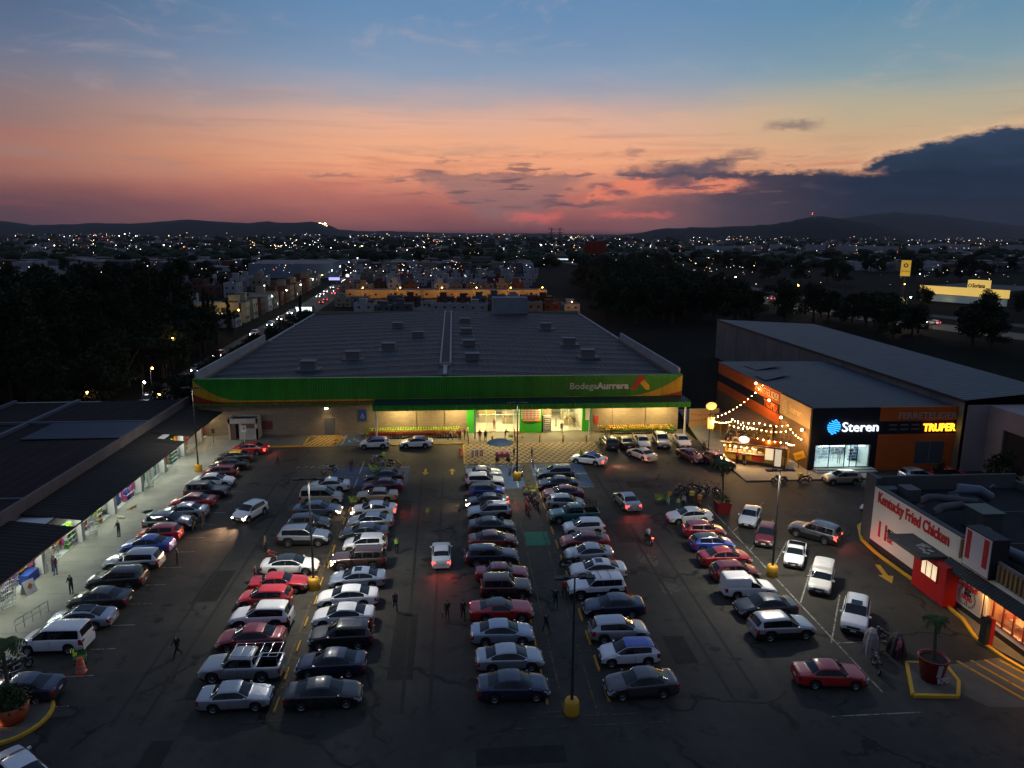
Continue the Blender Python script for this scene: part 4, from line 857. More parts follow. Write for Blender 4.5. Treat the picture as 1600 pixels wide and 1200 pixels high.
sh(MB().box(-50, -38.4, 86, 93.5, 4.95, 5.02), 'bluish_roof_sheet', varied('blue grey roof sheet', (.045, .055, .075), (.06, .075, .095), .3, .6, metal=.1))
sh(MB().box(-53.5, -53.0, 40, 106.5, 4.7, 5.15).box(-62, -61.6, 40, 106.5, 0, 5.1).box(-62, -38.3, 93.6, 93.9, 4.8, 5.1).box(-62, -38.3, 66, 66.2, 4.75, 5.0), 'roof_edge_trim', mat('grey roof trim', (.10, .11, .13), .6))
sh(MB().box(-61.6, -38.3, 106.2, 106.5, 0, 4.8).box(-61.6, -42, 40, 40.3, 0, 4.6), 'wall', M_white)
inn = MB(); inn.box(-41.5, -41.3, 46, 106, 0, 4.2, 0).box(-41.3, -35.1, 46, 105.5, .131, .17, 1).box(-38.0, -35.2, 105.5, 105.7, 0, 3.7, 0)
colsY = [47.5, 54.2, 60.9, 67.6, 74.3, 81.0, 87.7, 94.4, 101.0, 105.2]
for y in colsY: inn.box(-41.3, -35.3, y-.1, y+.1, .13, 3.9, 0)
inn.box(-41.3, -35.2, 46, 105.5, 3.86, 3.9, 0)
sh(inn, 'shop_interior', [mat('white shop wall', (.62, .62, .60), .7), mat('white shop tile', (.60, .62, .60), .3)])
for y in colsY: sh(MB().box(-35.35, -34.75, y-.32, y+.32, .13, 3.75), 'column', mat('white column', (.62, .62, .60), .7))
tube_m = mat('cool shop tube', (.8, .8, .8), .4, emit=(.86, 1, .92), es=8)
tube_ws = []
for i, (a, b_) in enumerate(zip(colsY, colsY[1:])):
    yc = (a+b_)/2; warm = i in (7, 8)
    cl = (1, .80, .50) if warm else (.92, 1, .84)
    if i != 6 and i != 2: sh(MB().box(-38.6, -38.45, yc-1.2, yc+1.2, 3.78, 3.84).box(-34.85, -34.75, yc-1.2, yc+1.2, 3.46, 3.52), 'tube_light', tube_m)
    adown((-1.0, yc-78, 3.7), 560, cl, .3, 3.6, shops)
    adown((3.2, yc-78, 3.42), 175 if i < 7 else 95, cl, .18, 4.5, shops, tilt=-22)
# shutters, gates, goods
M_gate = mat('white lattice gate', (.55, .56, .55), .5)
def gate(x, y, rz, lab, w=1.1, h=2.3, lean=.22):
    g = MB(); M = Matrix.Translation((x, y, .17)) @ Matrix.Rotation(rz, 4, 'Z') @ Matrix.Rotation(lean, 4, 'X')
    for k in range(9): g.box(-w/2+k*w/8-.018, -w/2+k*w/8+.018, -.02, .02, 0, h, 0, M)
    for k in range(8): g.box(-w/2, w/2, -.022, .022, k*h/7-.015, k*h/7+.015, 0, M)
    o = g.build('folding_gate', M_gate); tag(o, lab, 'gate', 'folded white gates outside the shops')
nm = ['pink shop', 'first bay with clothes', 'bay under the missing canopy sheet', 'toy shop', 'bay with dogs outside', 'glass front', 'green display', 'bright pink wall', 'last bay']
for y, l in ((54.9, 'beside the pink shop front'), (61.2, 'by the stall with the folded sign'), (68.4, 'below the gap in the canopy'), (81.9, 'with the yellow board beside it'), (95.4, 'near the bright pink wall')):
    gate(-34.45, y, R(62), 'white folding lattice gate leaning outward '+l)
cols = dict(pink=(.50, .10, .25), magenta=(.55, .02, .22), green=(.03, .30, .08), lime=(.45, .75, .05), teal=(.02, .20, .16), orange=(.65, .22, .03), blue=(.03, .08, .35), purple=(.15, .05, .3), dark=(.03, .03, .04), white=(.6, .6, .6), yellow=(.65, .5, .05), wood=(.25, .15, .07), cream=(.5, .42, .28), red=(.45, .03, .03))
def cm(k): return mat('goods '+k, cols[k], .6)
def panelthing(x0, x1, y0, y1, z0, z1, k, name, lab, cat):
    o = MB().box(x0, x1, y0, y1, z0, z1).build(name, cm(k)); return tag(o, lab, cat)
def shelf(x, y, w, h, ks, lab, name='display_shelf', d=.5):
    x = min(x+.95, -35.25)
    s_ = MB(); s_.box(x-d/2, x-d/2+.04, y-w/2, y+w/2, .17, .17+h, 0)
    n = max(2, int(h/.45))
    for r_ in range(n):
        z = .2+r_*h/n; s_.box(x-d/2, x+d/2, y-w/2, y+w/2, z, z+.03, 0); yy = y-w/2+.04
        while yy < y+w/2-.15:
            ww = rnd.uniform(.12, .3); s_.box(x-d/2+.06, x+d/2-.05-.1*rnd.random(), yy, min(yy+ww, y+w/2), z+.03, z+.03+rnd.uniform(.15, h/n*.85), 1+rnd.randrange(len(ks))); yy += ww+.03
    o = s_.build(name, [cm('white')]+[cm(k) for k in ks]); return tag(o, lab, 'shelf')
shelf(-36.0, 49.5, 2.6, 1.8, ['teal', 'green', 'purple', 'teal'], 'crowded shelf of green and teal goods in the nearest shop bay')
panelthing(-35.3, -35.1, 51.8, 53.7, .17, 3.6, 'pink', 'shop_partition', 'pale pink partition beside the nearest column of the shops', 'partition')
shelf(-36.4, 56.5, 1.8, 1.4, ['purple', 'dark', 'blue'], 'dark purple clothes rack behind the people at the shops')
shelf(-36.8, 59.2, 1.5, 2.0, ['teal', 'white', 'dark'], 'tall teal and white shelf behind the blue covered table')
panelthing(-35.9, -34.9, 58.6, 60.2, .17, .95, 'blue', 'covered_table', 'table under a blue cloth beside the folded shop sign', 'table')
fs = thing('pavement_sign', 'white folding pavement sign with an orange emblem in front of the shops', 'sign', (-34.2, 57.3, .13), R(70))
MB().add([(-.5, -.3, 0), (.5, -.3, 0), (.5, 0, 1.1), (-.5, 0, 1.1), (-.5, .3, 0), (.5, .3, 0)], [(0, 1, 2, 3), (3, 2, 5, 4)]).build('panel', cm('white'), fs)
MB().cbox((0, -.19, .6), (.4, .02, .4), 0, 0, rx=-.27, ry=.78).build('emblem', cm('orange'), fs)
shelf(-37.2, 64.4, 2.2, 1.2, ['wood', 'cream', 'orange'], 'shelf of brown bread-like goods under the canopy gap')
for i, y in enumerate((62.2, 62.8, 63.4, 64.0)): panelthing(-35.9, -35.2, y, y+.35, .17, .32, 'white', 'pallet_board', 'white board lying on the tiled floor under the canopy gap, number %s from the left' % ['one', 'two', 'three', 'four'][i], 'board')
shelf(-36.3, 66.2, 1.6, 2.3, ['green', 'lime', 'white'], 'tall shelf of bright green goods under the canopy gap')
shelf(-36.6, 69.6, 1.6, 1.7, ['pink', 'purple', 'white', 'red'], 'shelf of pink and purple toys beside the orange stand')
sh2 = shelf(-35.8, 71.6, 1.0, 2.0, ['orange', 'lime', 'yellow'], 'orange and lime toy stand in the fourth shop bay', 'toy_stand')
shelf(-37.0, 73.2, 1.6, 2.0, ['dark', 'dark'], 'black shelf beside the orange toy stand')
panelthing(-36.6, -35.6, 75.6, 77.4, .17, .8, 'dark', 'low_bench', 'low dark counter behind the lying dogs', 'counter')
shelf(-36.2, 78.6, 1.8, 1.3, ['blue', 'purple', 'pink'], 'low shelf with blue toys behind the white dog')
panelthing(-34.9, -34.8, 82.6, 83.1, .17, 2.0, 'lime', 'leaning_board', 'lime yellow board leaning in front of the shops', 'board')
for i, (y, k) in enumerate(((83.8, 'white'), (84.6, 'teal'), (85.5, 'white'), (86.2, 'teal'), (87.0, 'white'))): panelthing(-35.5, -35.42, y-.35, y+.35, .17, 3.0, k, 'glass_door_panel', k+' framed door panel in the glazed shop front, '+['first', 'second', 'third', 'fourth', 'fifth'][i]+' from the yellow board', 'door panel')
panelthing(-35.2, -35.0, 89.0, 89.5, .8, 2.6, 'orange', 'hanging_poster', 'orange poster on the column by the green display', 'poster')
shelf(-35.3, 91.6, 2.0, 2.3, ['teal', 'teal', 'green'], 'tall dark green display standing outside the shops')
panelthing(-35.7, -35.6, 90.0, 92.8, 2.6, 3.3, 'lime', 'shop_banner', 'lime green banner above the green display', 'banner')
panelthing(-35.6, -35.5, 93.0, 94.1, .6, 3.4, 'orange', 'shop_poster', 'orange panel beside the green display', 'panel')
panelthing(-36.6, -36.4, 94.8, 98.6, .17, 3.6, 'magenta', 'pink_wall', 'bright magenta wall inside the shop by the far lamp post', 'partition')
panelthing(-36.2, -35.4, 95.4, 97.2, .17, .9, 'yellow', 'shop_counter', 'low yellow counter in front of the magenta wall', 'counter')
panelthing(-35.4, -35.3, 99.2, 100.4, .6, 3.3, 'cream', 'shop_poster', 'large cream poster panel in the last shop bays', 'poster')
panelthing(-35.4, -35.3, 102.2, 103.6, .4, 3.3, 'red', 'shop_poster', 'dark red poster panel at the far end of the shops', 'poster')
rg = random.Random(13); kk_ = list(cols)
for i, (a, b_) in enumerate(zip(colsY, colsY[1:])):
    for j in range(5):
        yy = a+.9+j*(b_-a-1.6)/4; k = rg.choice(['pink', 'teal', 'magenta', 'orange', 'blue', 'purple', 'white', 'yellow', 'green', 'red', 'cream']); z0 = rg.uniform(.3, 1.4)
        panelthing(-35.55-rg.random()*.3, -35.45+rg.random()*.02, yy-rg.uniform(.2, .5), yy+rg.uniform(.2, .5), z0, z0+rg.uniform(.6, 1.5), k, 'hanging_goods', '%s goods hanging in the %s shop bay from the near end, %s across' % (k, ['first', 'second', 'third', 'fourth', 'fifth', 'sixth', 'seventh', 'eighth', 'ninth'][i], ['first', 'second', 'third', 'fourth', 'last'][j]), 'goods')
# bench and barrier on the walkway
def barrier(x, y, rz, lab):
    g = thing('metal_railing', lab, 'railing', (x, y, .13), rz)
    MB().tube([(-1.5, 0, 0), (-1.5, 0, .9), (1.5, 0, .9), (1.5, 0, 0)], .03, 6).tube([(-1.5, 0, .5), (1.5, 0, .5)], .025, 6).build('rail', mat('galvanised tube', (.22, .24, .25), .4, .6), g)
    for q in (-1, 0, 1): MB().tube([(q*.75, 0, 0), (q*.75, 0, .9)], .02, 5).build('upright', MATS['galvanised tube'], g)
barrier(-31.4, 52.6, R(75), 'low grey tube railing on the walkway near the lower left corner')
def pyramid_rack(x, y):
    g = thing('bicycle_rack', 'thin metal rack with a dark sign pole on the walkway beside the kerb', 'rack', (x, y, .13))
    for k in range(4): MB().tube([(-.5, k*.5-.8, 0), (0, k*.5-.8, 1.3), (.5, k*.5-.8, 0)], .02, 5).build('hoop', MATS['galvanised tube'], g)
    MB().tube([(0, .9, 0), (0, .9, 2.4)], .03, 6).box(-.2, .2, .86, .94, 1.9, 2.5).build('sign_pole', M_trim, g)
pyramid_rack(-32.4, 97.5)
# ================================================================ HARDWARE / ELECTRONICS BUILDING
M_or = varied('burnt orange wall paint', (.48, .095, .016), (.56, .115, .02), .5, .75)
M_blk = varied('near black wall paint', (.012, .014, .018), (.018, .020, .026), .5, .7)
M_lroof = corrugated('pale blue grey roof sheets', (.040, .046, .058), (.058, .066, .080), axis=0, pitch=.7, depth=.04, metal=.1, rough=.55)
hb = thing('hardware_store', 'orange and black corner store with lit signs and a pale sheet roof', 'store', (52, 83.5, 0))
def h_(mb, name, m): return mb.build(name, m, hb, loc=(-52, -83.5, 0))
w = MB(); X0, X1, Y0, Y1, ZT = 43.3, 61.9, 83.4, 116, 8.0
w.box(X0, 43.6, Y0+.3, Y1, 0, 3.6, 3)                    # brown lower side wall
w.box(X0, 43.6, 92.2, Y1, 3.6, 5.0, 0).box(X0, 43.6, 92.2, Y1, 5.0, 6.3, 1).box(X0, 43.6, 92.2, Y1, 6.3, ZT, 0)
w.box(X0-.02, 43.6, Y0+.3, 92.2, 3.6, 5.3, 3).box(X0-.04, 43.6, Y0+.3, 92.2, 5.3, 7.9, 4).box(X0, 43.6, Y0+.3, 92.2, 7.9, ZT, 1)
w.box(X0, 44.0, Y0, Y0+.3, 0, ZT, 1).box(44.0, 51.2, Y0, Y0+.3, 3.35, ZT, 1).box(51.2, 51.9, Y0, Y0+.3, 0, ZT, 1).box(44.0, 51.2, Y0, Y0+.3, 0, .45, 1)
w.box(51.9, 62.3, Y0, Y0+.3, 0, 4.6, 0).box(51.9, 62.3, Y0, Y0+.3, 4.6, 6.25, 1).box(51.9, 62.3, Y0, Y0+.3, 6.25, ZT, 0)
w.box(X0, X1, Y1-.3, Y1, 0, ZT, 3)
h_(w, 'wall', [M_or, M_blk, M_blk, varied('brown lower wall', (.14, .085, .04), (.19, .12, .06), .5, .8), mat('beige sign panel', (.40, .27, .12), .6)])
h_(MB().add([(X0, Y0+.1, 7.95), (X1, Y0+.1, 7.9), (X1, Y1, 8.0), (X0, Y1, 8.1)], [(0, 1, 2, 3)]), 'roof', M_lroof)
h_(MB().add([(44.5, 100, 8.15), (50, 103.5, 8.35), (48.5, 106, 8.2), (44.4, 104, 8.15)], [(0, 1, 2, 3)]).add([(46.5, 108, 8.15), (52, 110.5, 8.4), (50, 113, 8.2), (46, 112, 8.15)], [(0, 1, 2, 3)]), 'lifted_roof_sheet', M_lroof)
white_on = mat('lit white sign', (.9, .9, .9), .4, emit=(.80, .88, 1), es=1.5); blue_on = mat('lit blue sign', (.1, .4, .8), .4, emit=(.03, .36, .95), es=2.0)
yel_on = mat('lit yellow sign', (.9, .6, .1), .4, emit=(1, .62, .02), es=2.6); red_on = mat('red sign halo', (.6, .08, .02), .4, emit=(1, .05, .01), es=1.0)
text('Steren', 1.22, (-4.95, -.32, 5.08), (R(90), 0, 0), white_on, hb, 'sign_lettering', width=4.6, bold=.004, ext=.08)
lgm = MB()                                   # striped globe emblem
for k in range(7):
    z = -0.78+k*.26; hw = math.sqrt(max(.02, .86**2-z*z)); n = 10
    vs = []
    for i in range(n+1):
        u = i/n*2-1; vs.append((u*hw, z+.10*math.sin(u*3.4)))
    for i in range(n): lgm.add([(vs[i][0], 0, vs[i][1]-.085), (vs[i+1][0], 0, vs[i+1][1]-.085), (vs[i+1][0], 0, vs[i+1][1]+.085), (vs[i][0], 0, vs[i][1]+.085)], [(0, 1, 2, 3)])
lgm.build('sign_emblem', blue_on, hb, loc=(-6.0, -.42, 5.7))

ghost = mat('unlit sign letters', (.50, .30, .22), .6)
text('FERRETELIDER', .78, (2.2, -.14, 6.55), (R(90), 0, 0), ghost, hb, 'sign_lettering', width=7.6, bold=.03)
text('TRUPER', .95, (5.6, -.18, 4.95), (R(90), 0, 0), yel_on, hb, 'sign_lettering', width=4.2, bold=.03, ext=.06)
text('TRUPER', .99, (5.57, -.13, 4.93), (R(90), 0, 0), red_on, hb, 'sign_lettering', width=4.28, bold=.06, ext=.01)
dim = mat('small faint wall print', (.14, .10, .09), .6)
for r_ in range(2):
    for c_ in range(3): MB().box(1.2+c_*1.45, 2.2+c_*1.45, -.14, -.1, 5.1+r_*.55, 5.3+r_*.55).build('brand_panel', dim, hb)
MB().box(4.9, 8.6, -.15, -.1, .75, 3.6).build('window_shutter', mat('grey roller shutter', (.085, .09, .10), .5, .2), hb)
MB().box(6.72, 6.78, -.18, -.15, .75, 3.6).box(4.8, 8.7, -.18, -.15, 3.58, 3.66).box(4.8, 8.7, -.18, -.15, .68, .76).build('shutter_frame', mat('pale shutter trim', (.2, .2, .2), .5), hb)
# side wall signs
text('FERRETELIDER', .95, (-8.73, 8.4, 6.7), (R(90), 0, R(-90)), mat('cream painted letters', (.6, .45, .25), .5), hb, 'wall_lettering', width=7.0) if False else None
sw = mat('cream painted letters', (.62, .45, .22), .5)
def sidetext(s_, h, ys, z, width, m, bold=.02):    # reads left to right when seen from the west (y decreasing)
    text(s_, h, (-8.76, ys-83.5, z), (R(90), 0, R(-90)), m, hb, 'wall_lettering', width=width, bold=bold)
sidetext('FERRETELIDER', .95, 100.4, 6.75, 7.8, sw); sidetext('TRUPER', .95, 97.2, 5.2, 4.6, mat('orange red painted letters', (.65, .12, .02), .5), .04)
sidetext('Steren', .9, 89.6, 6.2, 3.6, sw)
lgm.build('wall_emblem', sw, hb, loc=(-8.80, 7.1, 6.5)).rotation_euler = (0, 0, R(90))
# lit shop front
wnd = MB().box(44.0, 51.2, 83.5, 89.5, .44, .47, 0).box(44.0, 44.2, 83.6, 89.5, .45, 3.4, 1).box(51.0, 51.2, 83.6, 89.5, .45, 3.4, 1).box(44.0, 51.2, 89.3, 89.5, .45, 3.4, 1).box(44.0, 51.2, 83.8, 89.5, 3.36, 3.4, 1)
h_(wnd, 'shop_interior', [mat('bright shop floor', (.55, .62, .60), .3), mat('bright shop wall', (.6, .68, .68), .6)])
fr_ = MB()
for x in (44.05, 45.9, 47.9, 48.6, 49.5, 51.15): fr_.box(x-.04, x+.04, 83.42, 83.5, .45, 3.35)
fr_.box(44, 51.2, 83.42, 83.5, 3.28, 3.36).box(44, 51.2, 83.42, 83.5, .44, .52); h_(fr_, 'window_frame', mat('black window frame', (.01, .01, .012), .5))
h_(MB().box(44.1, 47.85, 83.44, 83.46, .5, 3.3).box(49.5, 51.1, 83.44, 83.46, .5, 3.3), 'window_pane', mg)
for y in (84.8, 86.5, 88.2): h_(MB().box(44.8, 50.6, y-.1, y+.1, 3.28, 3.33), 'ceiling_light', mat('cool ceiling strip', (.9, .9, .9), .4, emit=(.85, 1, 1), es=7))
area((-4.4, 2.5, 3.2), (-4.4, 2.2, 0), 260, (.84, 1, .98), 6, 4, hb); area((-4.4, .4, 3.1), (-4.4, -2.5, 0), 60, (.86, 1, .95), 6, .3, hb)
def shopshelf(x, y, w_, d_, h, lab):
    s_ = MB(); nsh = int(h/.4)
    s_.box(x-w_/2, x+w_/2, y-.03, y+.03, .45, .45+h, 0)
    for r_ in range(nsh):
        z = .5+r_*.4; s_.box(x-w_/2, x+w_/2, y-d_/2, y+d_/2, z, z+.03, 0); xx = x-w_/2+.03
        while xx < x+w_/2-.1: q = rnd.uniform(.08, .22); s_.box(xx, min(xx+q, x+w_/2), y-d_/2+.02, y+d_/2-.02, z+.03, z+.03+rnd.uniform(.1, .3), 1+rnd.randrange(3)); xx += q+.03
    tag(s_.build('display_shelf', [cm('white'), mat('shelf blue goods', (.03, .22, .6), .5), mat('shelf pale goods', (.5, .6, .65), .5), cm('dark')]), lab, 'shelf')
shopshelf(45.0, 86.2, 1.3, .6, 1.9, 'blue and white stocked shelf at the left of the lit electronics shop window'); shopshelf(47.0, 87.3, 1.4, .6, 1.7, 'blue and white stocked shelf in the middle of the lit electronics shop window')
shopshelf(50.4, 86.0, 1.0, .6, 2.1, 'tall stocked shelf at the right of the lit electronics shop window'); shopshelf(48.6, 88.9, 4.4, .4, 2.3, 'long stocked shelf along the back wall of the electronics shop')
h_(MB().box(43.9, 51.6, 82.1, 83.4, .15, .30).box(44.0, 51.5, 82.6, 83.4, .30, .44), 'entrance_step', varied('greenish lit step', (.30, .34, .30), (.36, .40, .36), .6, .6))
# spotlights on the side wall
for i, (y, z) in enumerate(((94.5, 6.5), (90.5, 5.1), (84.6, 5.0), (99.2, 7.9))):
    h_(MB().cbox((42.9, y, z), (.35, .2, .2), 0, 0).ball((42.75, y, z-.02), .16, 1, 8), 'wall_spotlight', [M_trim, mat('warm spotlight lens', (1, .9, .7), .3, emit=(1, .66, .25), es=30)])
    spot((42.5-52, y-83.5, z), (42.5-52+.9, y-83.5, z-4), 420, (1, .58, .20), 150, .9, .1, hb)
# ================================================================ LONG WAREHOUSE
wh = thing('warehouse', 'long pale-roofed warehouse with panelled side wall behind the hardware store', 'warehouse', (67, 120, 0))
def wf(mb, name, m): return mb.build(name, m, wh, loc=(-67, -120, 0))
m_panel = mat('grey panel wall', (.15, .145, .135), .8); t, b = nt(m_panel); P = posv(t); X = sepv(t, P)
sd = ((X[1]*(1/7.4)).f('FRACT')-.5).f('ABSOLUTE').smooth(.484, .490)
t.links.new(mixc(t, sd, ramp(t, noise(t, P, .3, 5), [(.3, (.12, .115, .105)), (.7, (.18, .17, .155))]), (.03, .03, .03)), b.inputs['Base Color'])
A = [(61.9, 168), (61.9, 82.4), (73.5, 82.4), (76.5, 150)]
wm_ = MB()
for (a, c_) in ((0, 1), (2, 3), (3, 0)): wm_.add([(*A[a], 0), (*A[c_], 0), (*A[c_], 9 if c_ < 2 else 9.6), (*A[a], 9 if a < 2 else 9.6)], [(0, 1, 2, 3)])
wf(wm_, 'wall', m_panel)
wf(MB().add([(*A[0], 8.98), (*A[1], 8.98), (*A[2], 10.0), (*A[3], 10.0)], [(0, 1, 2, 3)]), 'roof', corrugated('long pale roof sheets', (.048, .055, .068), (.066, .075, .090), axis=1, pitch=.9, depth=.04, metal=.1, rough=.55))
wf(MB().box(61.75, 61.9, 82.4, 168, 8.7, 9.05), 'gutter', mat('dark gutter', (.03, .03, .032), .6))
M_wp = varied('pinkish white render', (.26, .22, .22), (.32, .27, .27), .4, .8)
rw = MB().box(62.3, 65.0, 82.2, 82.4, 0, 8.4).box(65.0, 65.3, 66, 82.4, 6.0, 8.4).box(65.0, 65.3, 79.5, 82.4, 0, 6).box(65.0, 65.3, 66, 79.5, 0, 1.6).box(65.3, 75, 66, 82.4, 8.3, 8.38)
wf(rw, 'white_side_wall', M_wp); wf(MB().box(65.25, 65.4, 66, 79.5, 1.6, 6.0), 'opening_shade_slab', mat('near black opening shade', (.008, .008, .01), .8))  # near-black slab fills the opening, painting the shade inside it
# ================================================================ CHICKEN RESTAURANT
kf = thing('chicken_restaurant', 'white-walled fried chicken restaurant with red lettering and ducts on its dark roof', 'restaurant', (39, 50, 0))
def q_(mb, name, m): return mb.build(name, m, kf, loc=(-39, -50, 0))
M_cream = varied('cream restaurant wall', (.74, .70, .58), (.80, .76, .64), .3, .75)
M_kred = mat('glossy red panel', (.42, .010, .012), .5); M_kdark = mat('dark plinth', (.02, .02, .022), .7)
w = MB().box(39, 39.3, 50.3, 62.2, .55, 5.7, 0).box(39.05, 39.3, 62.2, 63.9, 0, 6.4, 2).box(38.98, 39.3, 36, 62.2, 0, .55, 1).box(39, 39.3, 47.4, 50.3, .55, 4.1, 0).box(39, 39.3, 36, 47.4, .55, .95, 0).box(39, 39.3, 36, 47.4, 2.65, 4.0, 0)
w.box(39.3, 54, 63.6, 63.9, 0, 6.1, 2).box(54, 54.3, 36, 63.9, 0, 5.4, 2).box(39.15, 39.3, 36, 50.3, 4.1, 5.5, 3).box(39, 39.3, 46.9, 47.4, .55, 2.65, 0).box(39.3, 39.5, 50.3, 50.6, 0, 5.7, 0)
q_(w, 'wall', [M_cream, M_kdark, varied('grey restaurant end wall', (.08, .08, .08), (.11, .11, .11), .4, .8), varied('brownish grey parapet', (.22, .19, .18), (.27, .24, .23), .4, .8)])
q_(MB().box(39.3, 54, 36, 63.6, 4.6, 4.72, 0), 'roof', varied('dark roof membrane', (.012, .012, .014), (.020, .021, .024), .4, .8))
q_(MB().box(39.0, 39.5, 50.3, 62.2, 5.7, 5.78).box(39.1, 39.6, 62.1, 64.0, 6.4, 6.48), 'parapet_cap', mat('dark parapet cap', (.04, .045, .05), .6))
M_red = mat('red painted letters', (.55, .012, .02), .5)
ktxt = text('Kentucky Fried Chicken', 1.02, (-.03, 11.55, 4.45), (R(90), 0, R(-90)), M_red, kf, 'wall_lettering', width=9.9, bold=.035, ext=.04)
text('11', 1.5, (-.03, 11.3, 1.35), (R(90), 0, R(-90)), M_red, kf, 'wall_lettering', width=1.25, bold=.03)
text('HIERBAS', .52, (-.03, 9.85, 2.1), (R(90), 0, R(-90)), mat('black lettering', (.01, .01, .01), .5), kf, 'wall_lettering', width=2.2, bold=.03)
text('Hac', .62, (-.03, 9.85, 1.4), (R(90), 0, R(-90)), M_red, kf, 'wall_lettering', width=1.1, bold=.03)
# drive-through box and awnings
q_(MB().box(37.9, 38.98, 50.0, 54.0, .1, 3.34), 'drive_through_box', M_kred)
q_(MB().box(37.86, 37.9, 51.0, 52.9, 1.7, 2.9), 'drive_through_window', mat('warm lit window', (.9, .8, .6), .3, emit=(1, .78, .46), es=.75))
q_(MB().box(37.82, 37.87, 50.9, 53.0, 1.6, 1.7).box(37.82, 37.87, 51.6, 51.66, 1.7, 2.9).box(37.82, 37.87, 52.3, 52.36, 1.7, 2.9).box(37.82, 37.87, 50.9, 51.0, 1.6, 3.0).box(37.82, 37.87, 52.9, 53.0, 1.6, 3.0), 'window_frame', M_kred)
area((37.75-39, 2.0, 2.2), (30-39, 2, -2), 5, (1, .75, .4), .1, 1.8, kf)
q_(MB().box(36.7, 38.98, 51.5, 56.1, 3.35, 3.62), 'awning', varied('grey awning top', (.06, .062, .06), (.09, .09, .086), .7, .7))
aw = MB()
for k in range(9): aw.cbox((37.9+rnd.uniform(-.5, .7), 53.0+rnd.uniform(-.9, 1.1), 3.66), (.5, .2, .06), rnd.uniform(0, 3), 0)
q_(aw, 'awning_debris', mat('pale debris', (.4, .4, .38), .8))
q_(MB().add([(38.2, 36, 3.2), (38.98, 36, 3.7), (38.98, 51.3, 3.7), (38.2, 51.3, 3.2), (38.2, 36, 3.08), (38.98, 36, 3.08), (38.98, 51.3, 3.08), (38.2, 51.3, 3.08)], [(3, 2, 1, 0), (0, 4, 7, 3), (4, 5, 6, 7), (3, 7, 6, 2)]), 'corrugated_awning', corrugated('dark corrugated awning', (.04, .045, .045), (.06, .065, .065), axis=1, pitch=.3, rough=.6, depth=.03))
# sign board with red stripes (portrait left out)
q_(MB().box(38.6, 39.9, 46.6, 49.5, 4.0, 7.1, 0), 'sign_board', M_kdark); q_(MB().box(38.55, 38.6, 46.7, 49.4, 4.1, 7.0), 'sign_face', mat('sign face white', (.72, .68, .64), .5))
q_(MB().box(38.52, 38.55, 48.75, 49.2, 4.7, 6.9).box(38.52, 38.55, 46.9, 47.4, 4.7, 6.9), 'sign_stripe', M_red)
q_(MB().box(38.94, 39.0, 47.3, 50.2, .7, 2.7), 'mural_panel', mat('mural panel', (.6, .54, .44), .6))
text('Calidad', .55, (-.08, .1, 2.15), (R(90), 0, R(-90)), M_red, kf, 'wall_lettering', width=2.2, bold=.03, shear=.2)
text('ES LO', .22, (-.08, -.85, 1.93), (R(90), 0, R(-90)), MATS['black lettering'], kf, 'wall_lettering', width=.6, bold=.04); text('BIEN', .24, (-.08, -.8, 1.64), (R(90), 0, R(-90)), MATS['black lettering'], kf, 'wall_lettering', width=.75, bold=.04)
text('HECHO', .34, (-.08, -.6, 1.26), (R(90), 0, R(-90)), M_red, kf, 'wall_lettering', width=1.1, bold=.05)
wr = MB()
for k in range(22):
    a = R(100+k*15); 
    if abs(math.degrees(a) % 360-270) < 12: continue
    wr.cbox((38.92, 48.85-.98*math.cos(a)*.92, 1.5+.72*math.sin(a)), (.02, .06, .17), 0, 0, rx=a)
wr.box(38.91, 38.93, 48.75, 48.8, .75, 1.15).box(38.91, 38.93, 48.93, 48.98, .75, 1.15); q_(wr, 'wreath_print', MATS['black lettering'])
# orange dining windows
dn = MB().box(39.35, 39.4, 40, 47, .95, 2.65); q_(MB().box(39.4, 43, 38, 47.2, .2, .25, 0).box(43, 43.1, 38, 47.2, .2, 2.9, 1).box(39.4, 43, 47.1, 47.2, .2, 2.9, 1).box(39.35, 43, 38, 47.2, 2.8, 2.85, 1), 'dining_room', [mat('orange floor', (.45, .2, .1), .5), mat('orange wall', (.62, .30, .10), .6)])
for k in range(5): q_(MB().box(39.02, 39.1, 47.2-.98*(k+1)+.06, 47.2-.98*k-.06, .98, 2.6), 'window_pane', mg)
fm = MB().box(38.98, 39.12, 42.2, 47.3, .9, .97).box(38.98, 39.12, 42.2, 47.3, 2.58, 2.66)
for k in range(6): fm.box(38.98, 39.12, 47.2-.98*k-.05, 47.2-.98*k+.05, .9, 2.66)
q_(fm, 'window_frame', mat('dark red window frame', (.14, .008, .008), .5))
for k in range(3): q_(MB().box(40.5, 41.8, 40.6+k*2.3, 41.8+k*2.3, .9, .98).box(41.05, 41.25, 41.1+k*2.3, 41.3+k*2.3, .2, .9), 'table', mat('table top', (.6, .4, .25), .5)); q_(MB().box(40.4, 41.9, 41.95+k*2.3, 42.2+k*2.3, .25, 1.35), 'booth_seat', mat('red booth', (.5, .06, .04), .5))
adown((2.0, -7, 2.7), 420, (1, .58, .24), 2.5, 7, kf); adown((-.25, -6.0, 2.95), 260, (1, .50, .16), .15, 6.5, kf, tilt=-38)
sl = MB()
for k in range(22): sl.box(39.0, 39.14, 46.3-k*.42-.1, 46.3-k*.42+.1, 4.05, 5.3)
for k in range(2): sl.box(39.0, 39.14, 49.85+k*.35, 50.05+k*.35, 4.0, 5.6)
q_(sl, 'vertical_slats', mat('ochre slats', (.34, .22, .08), .6))
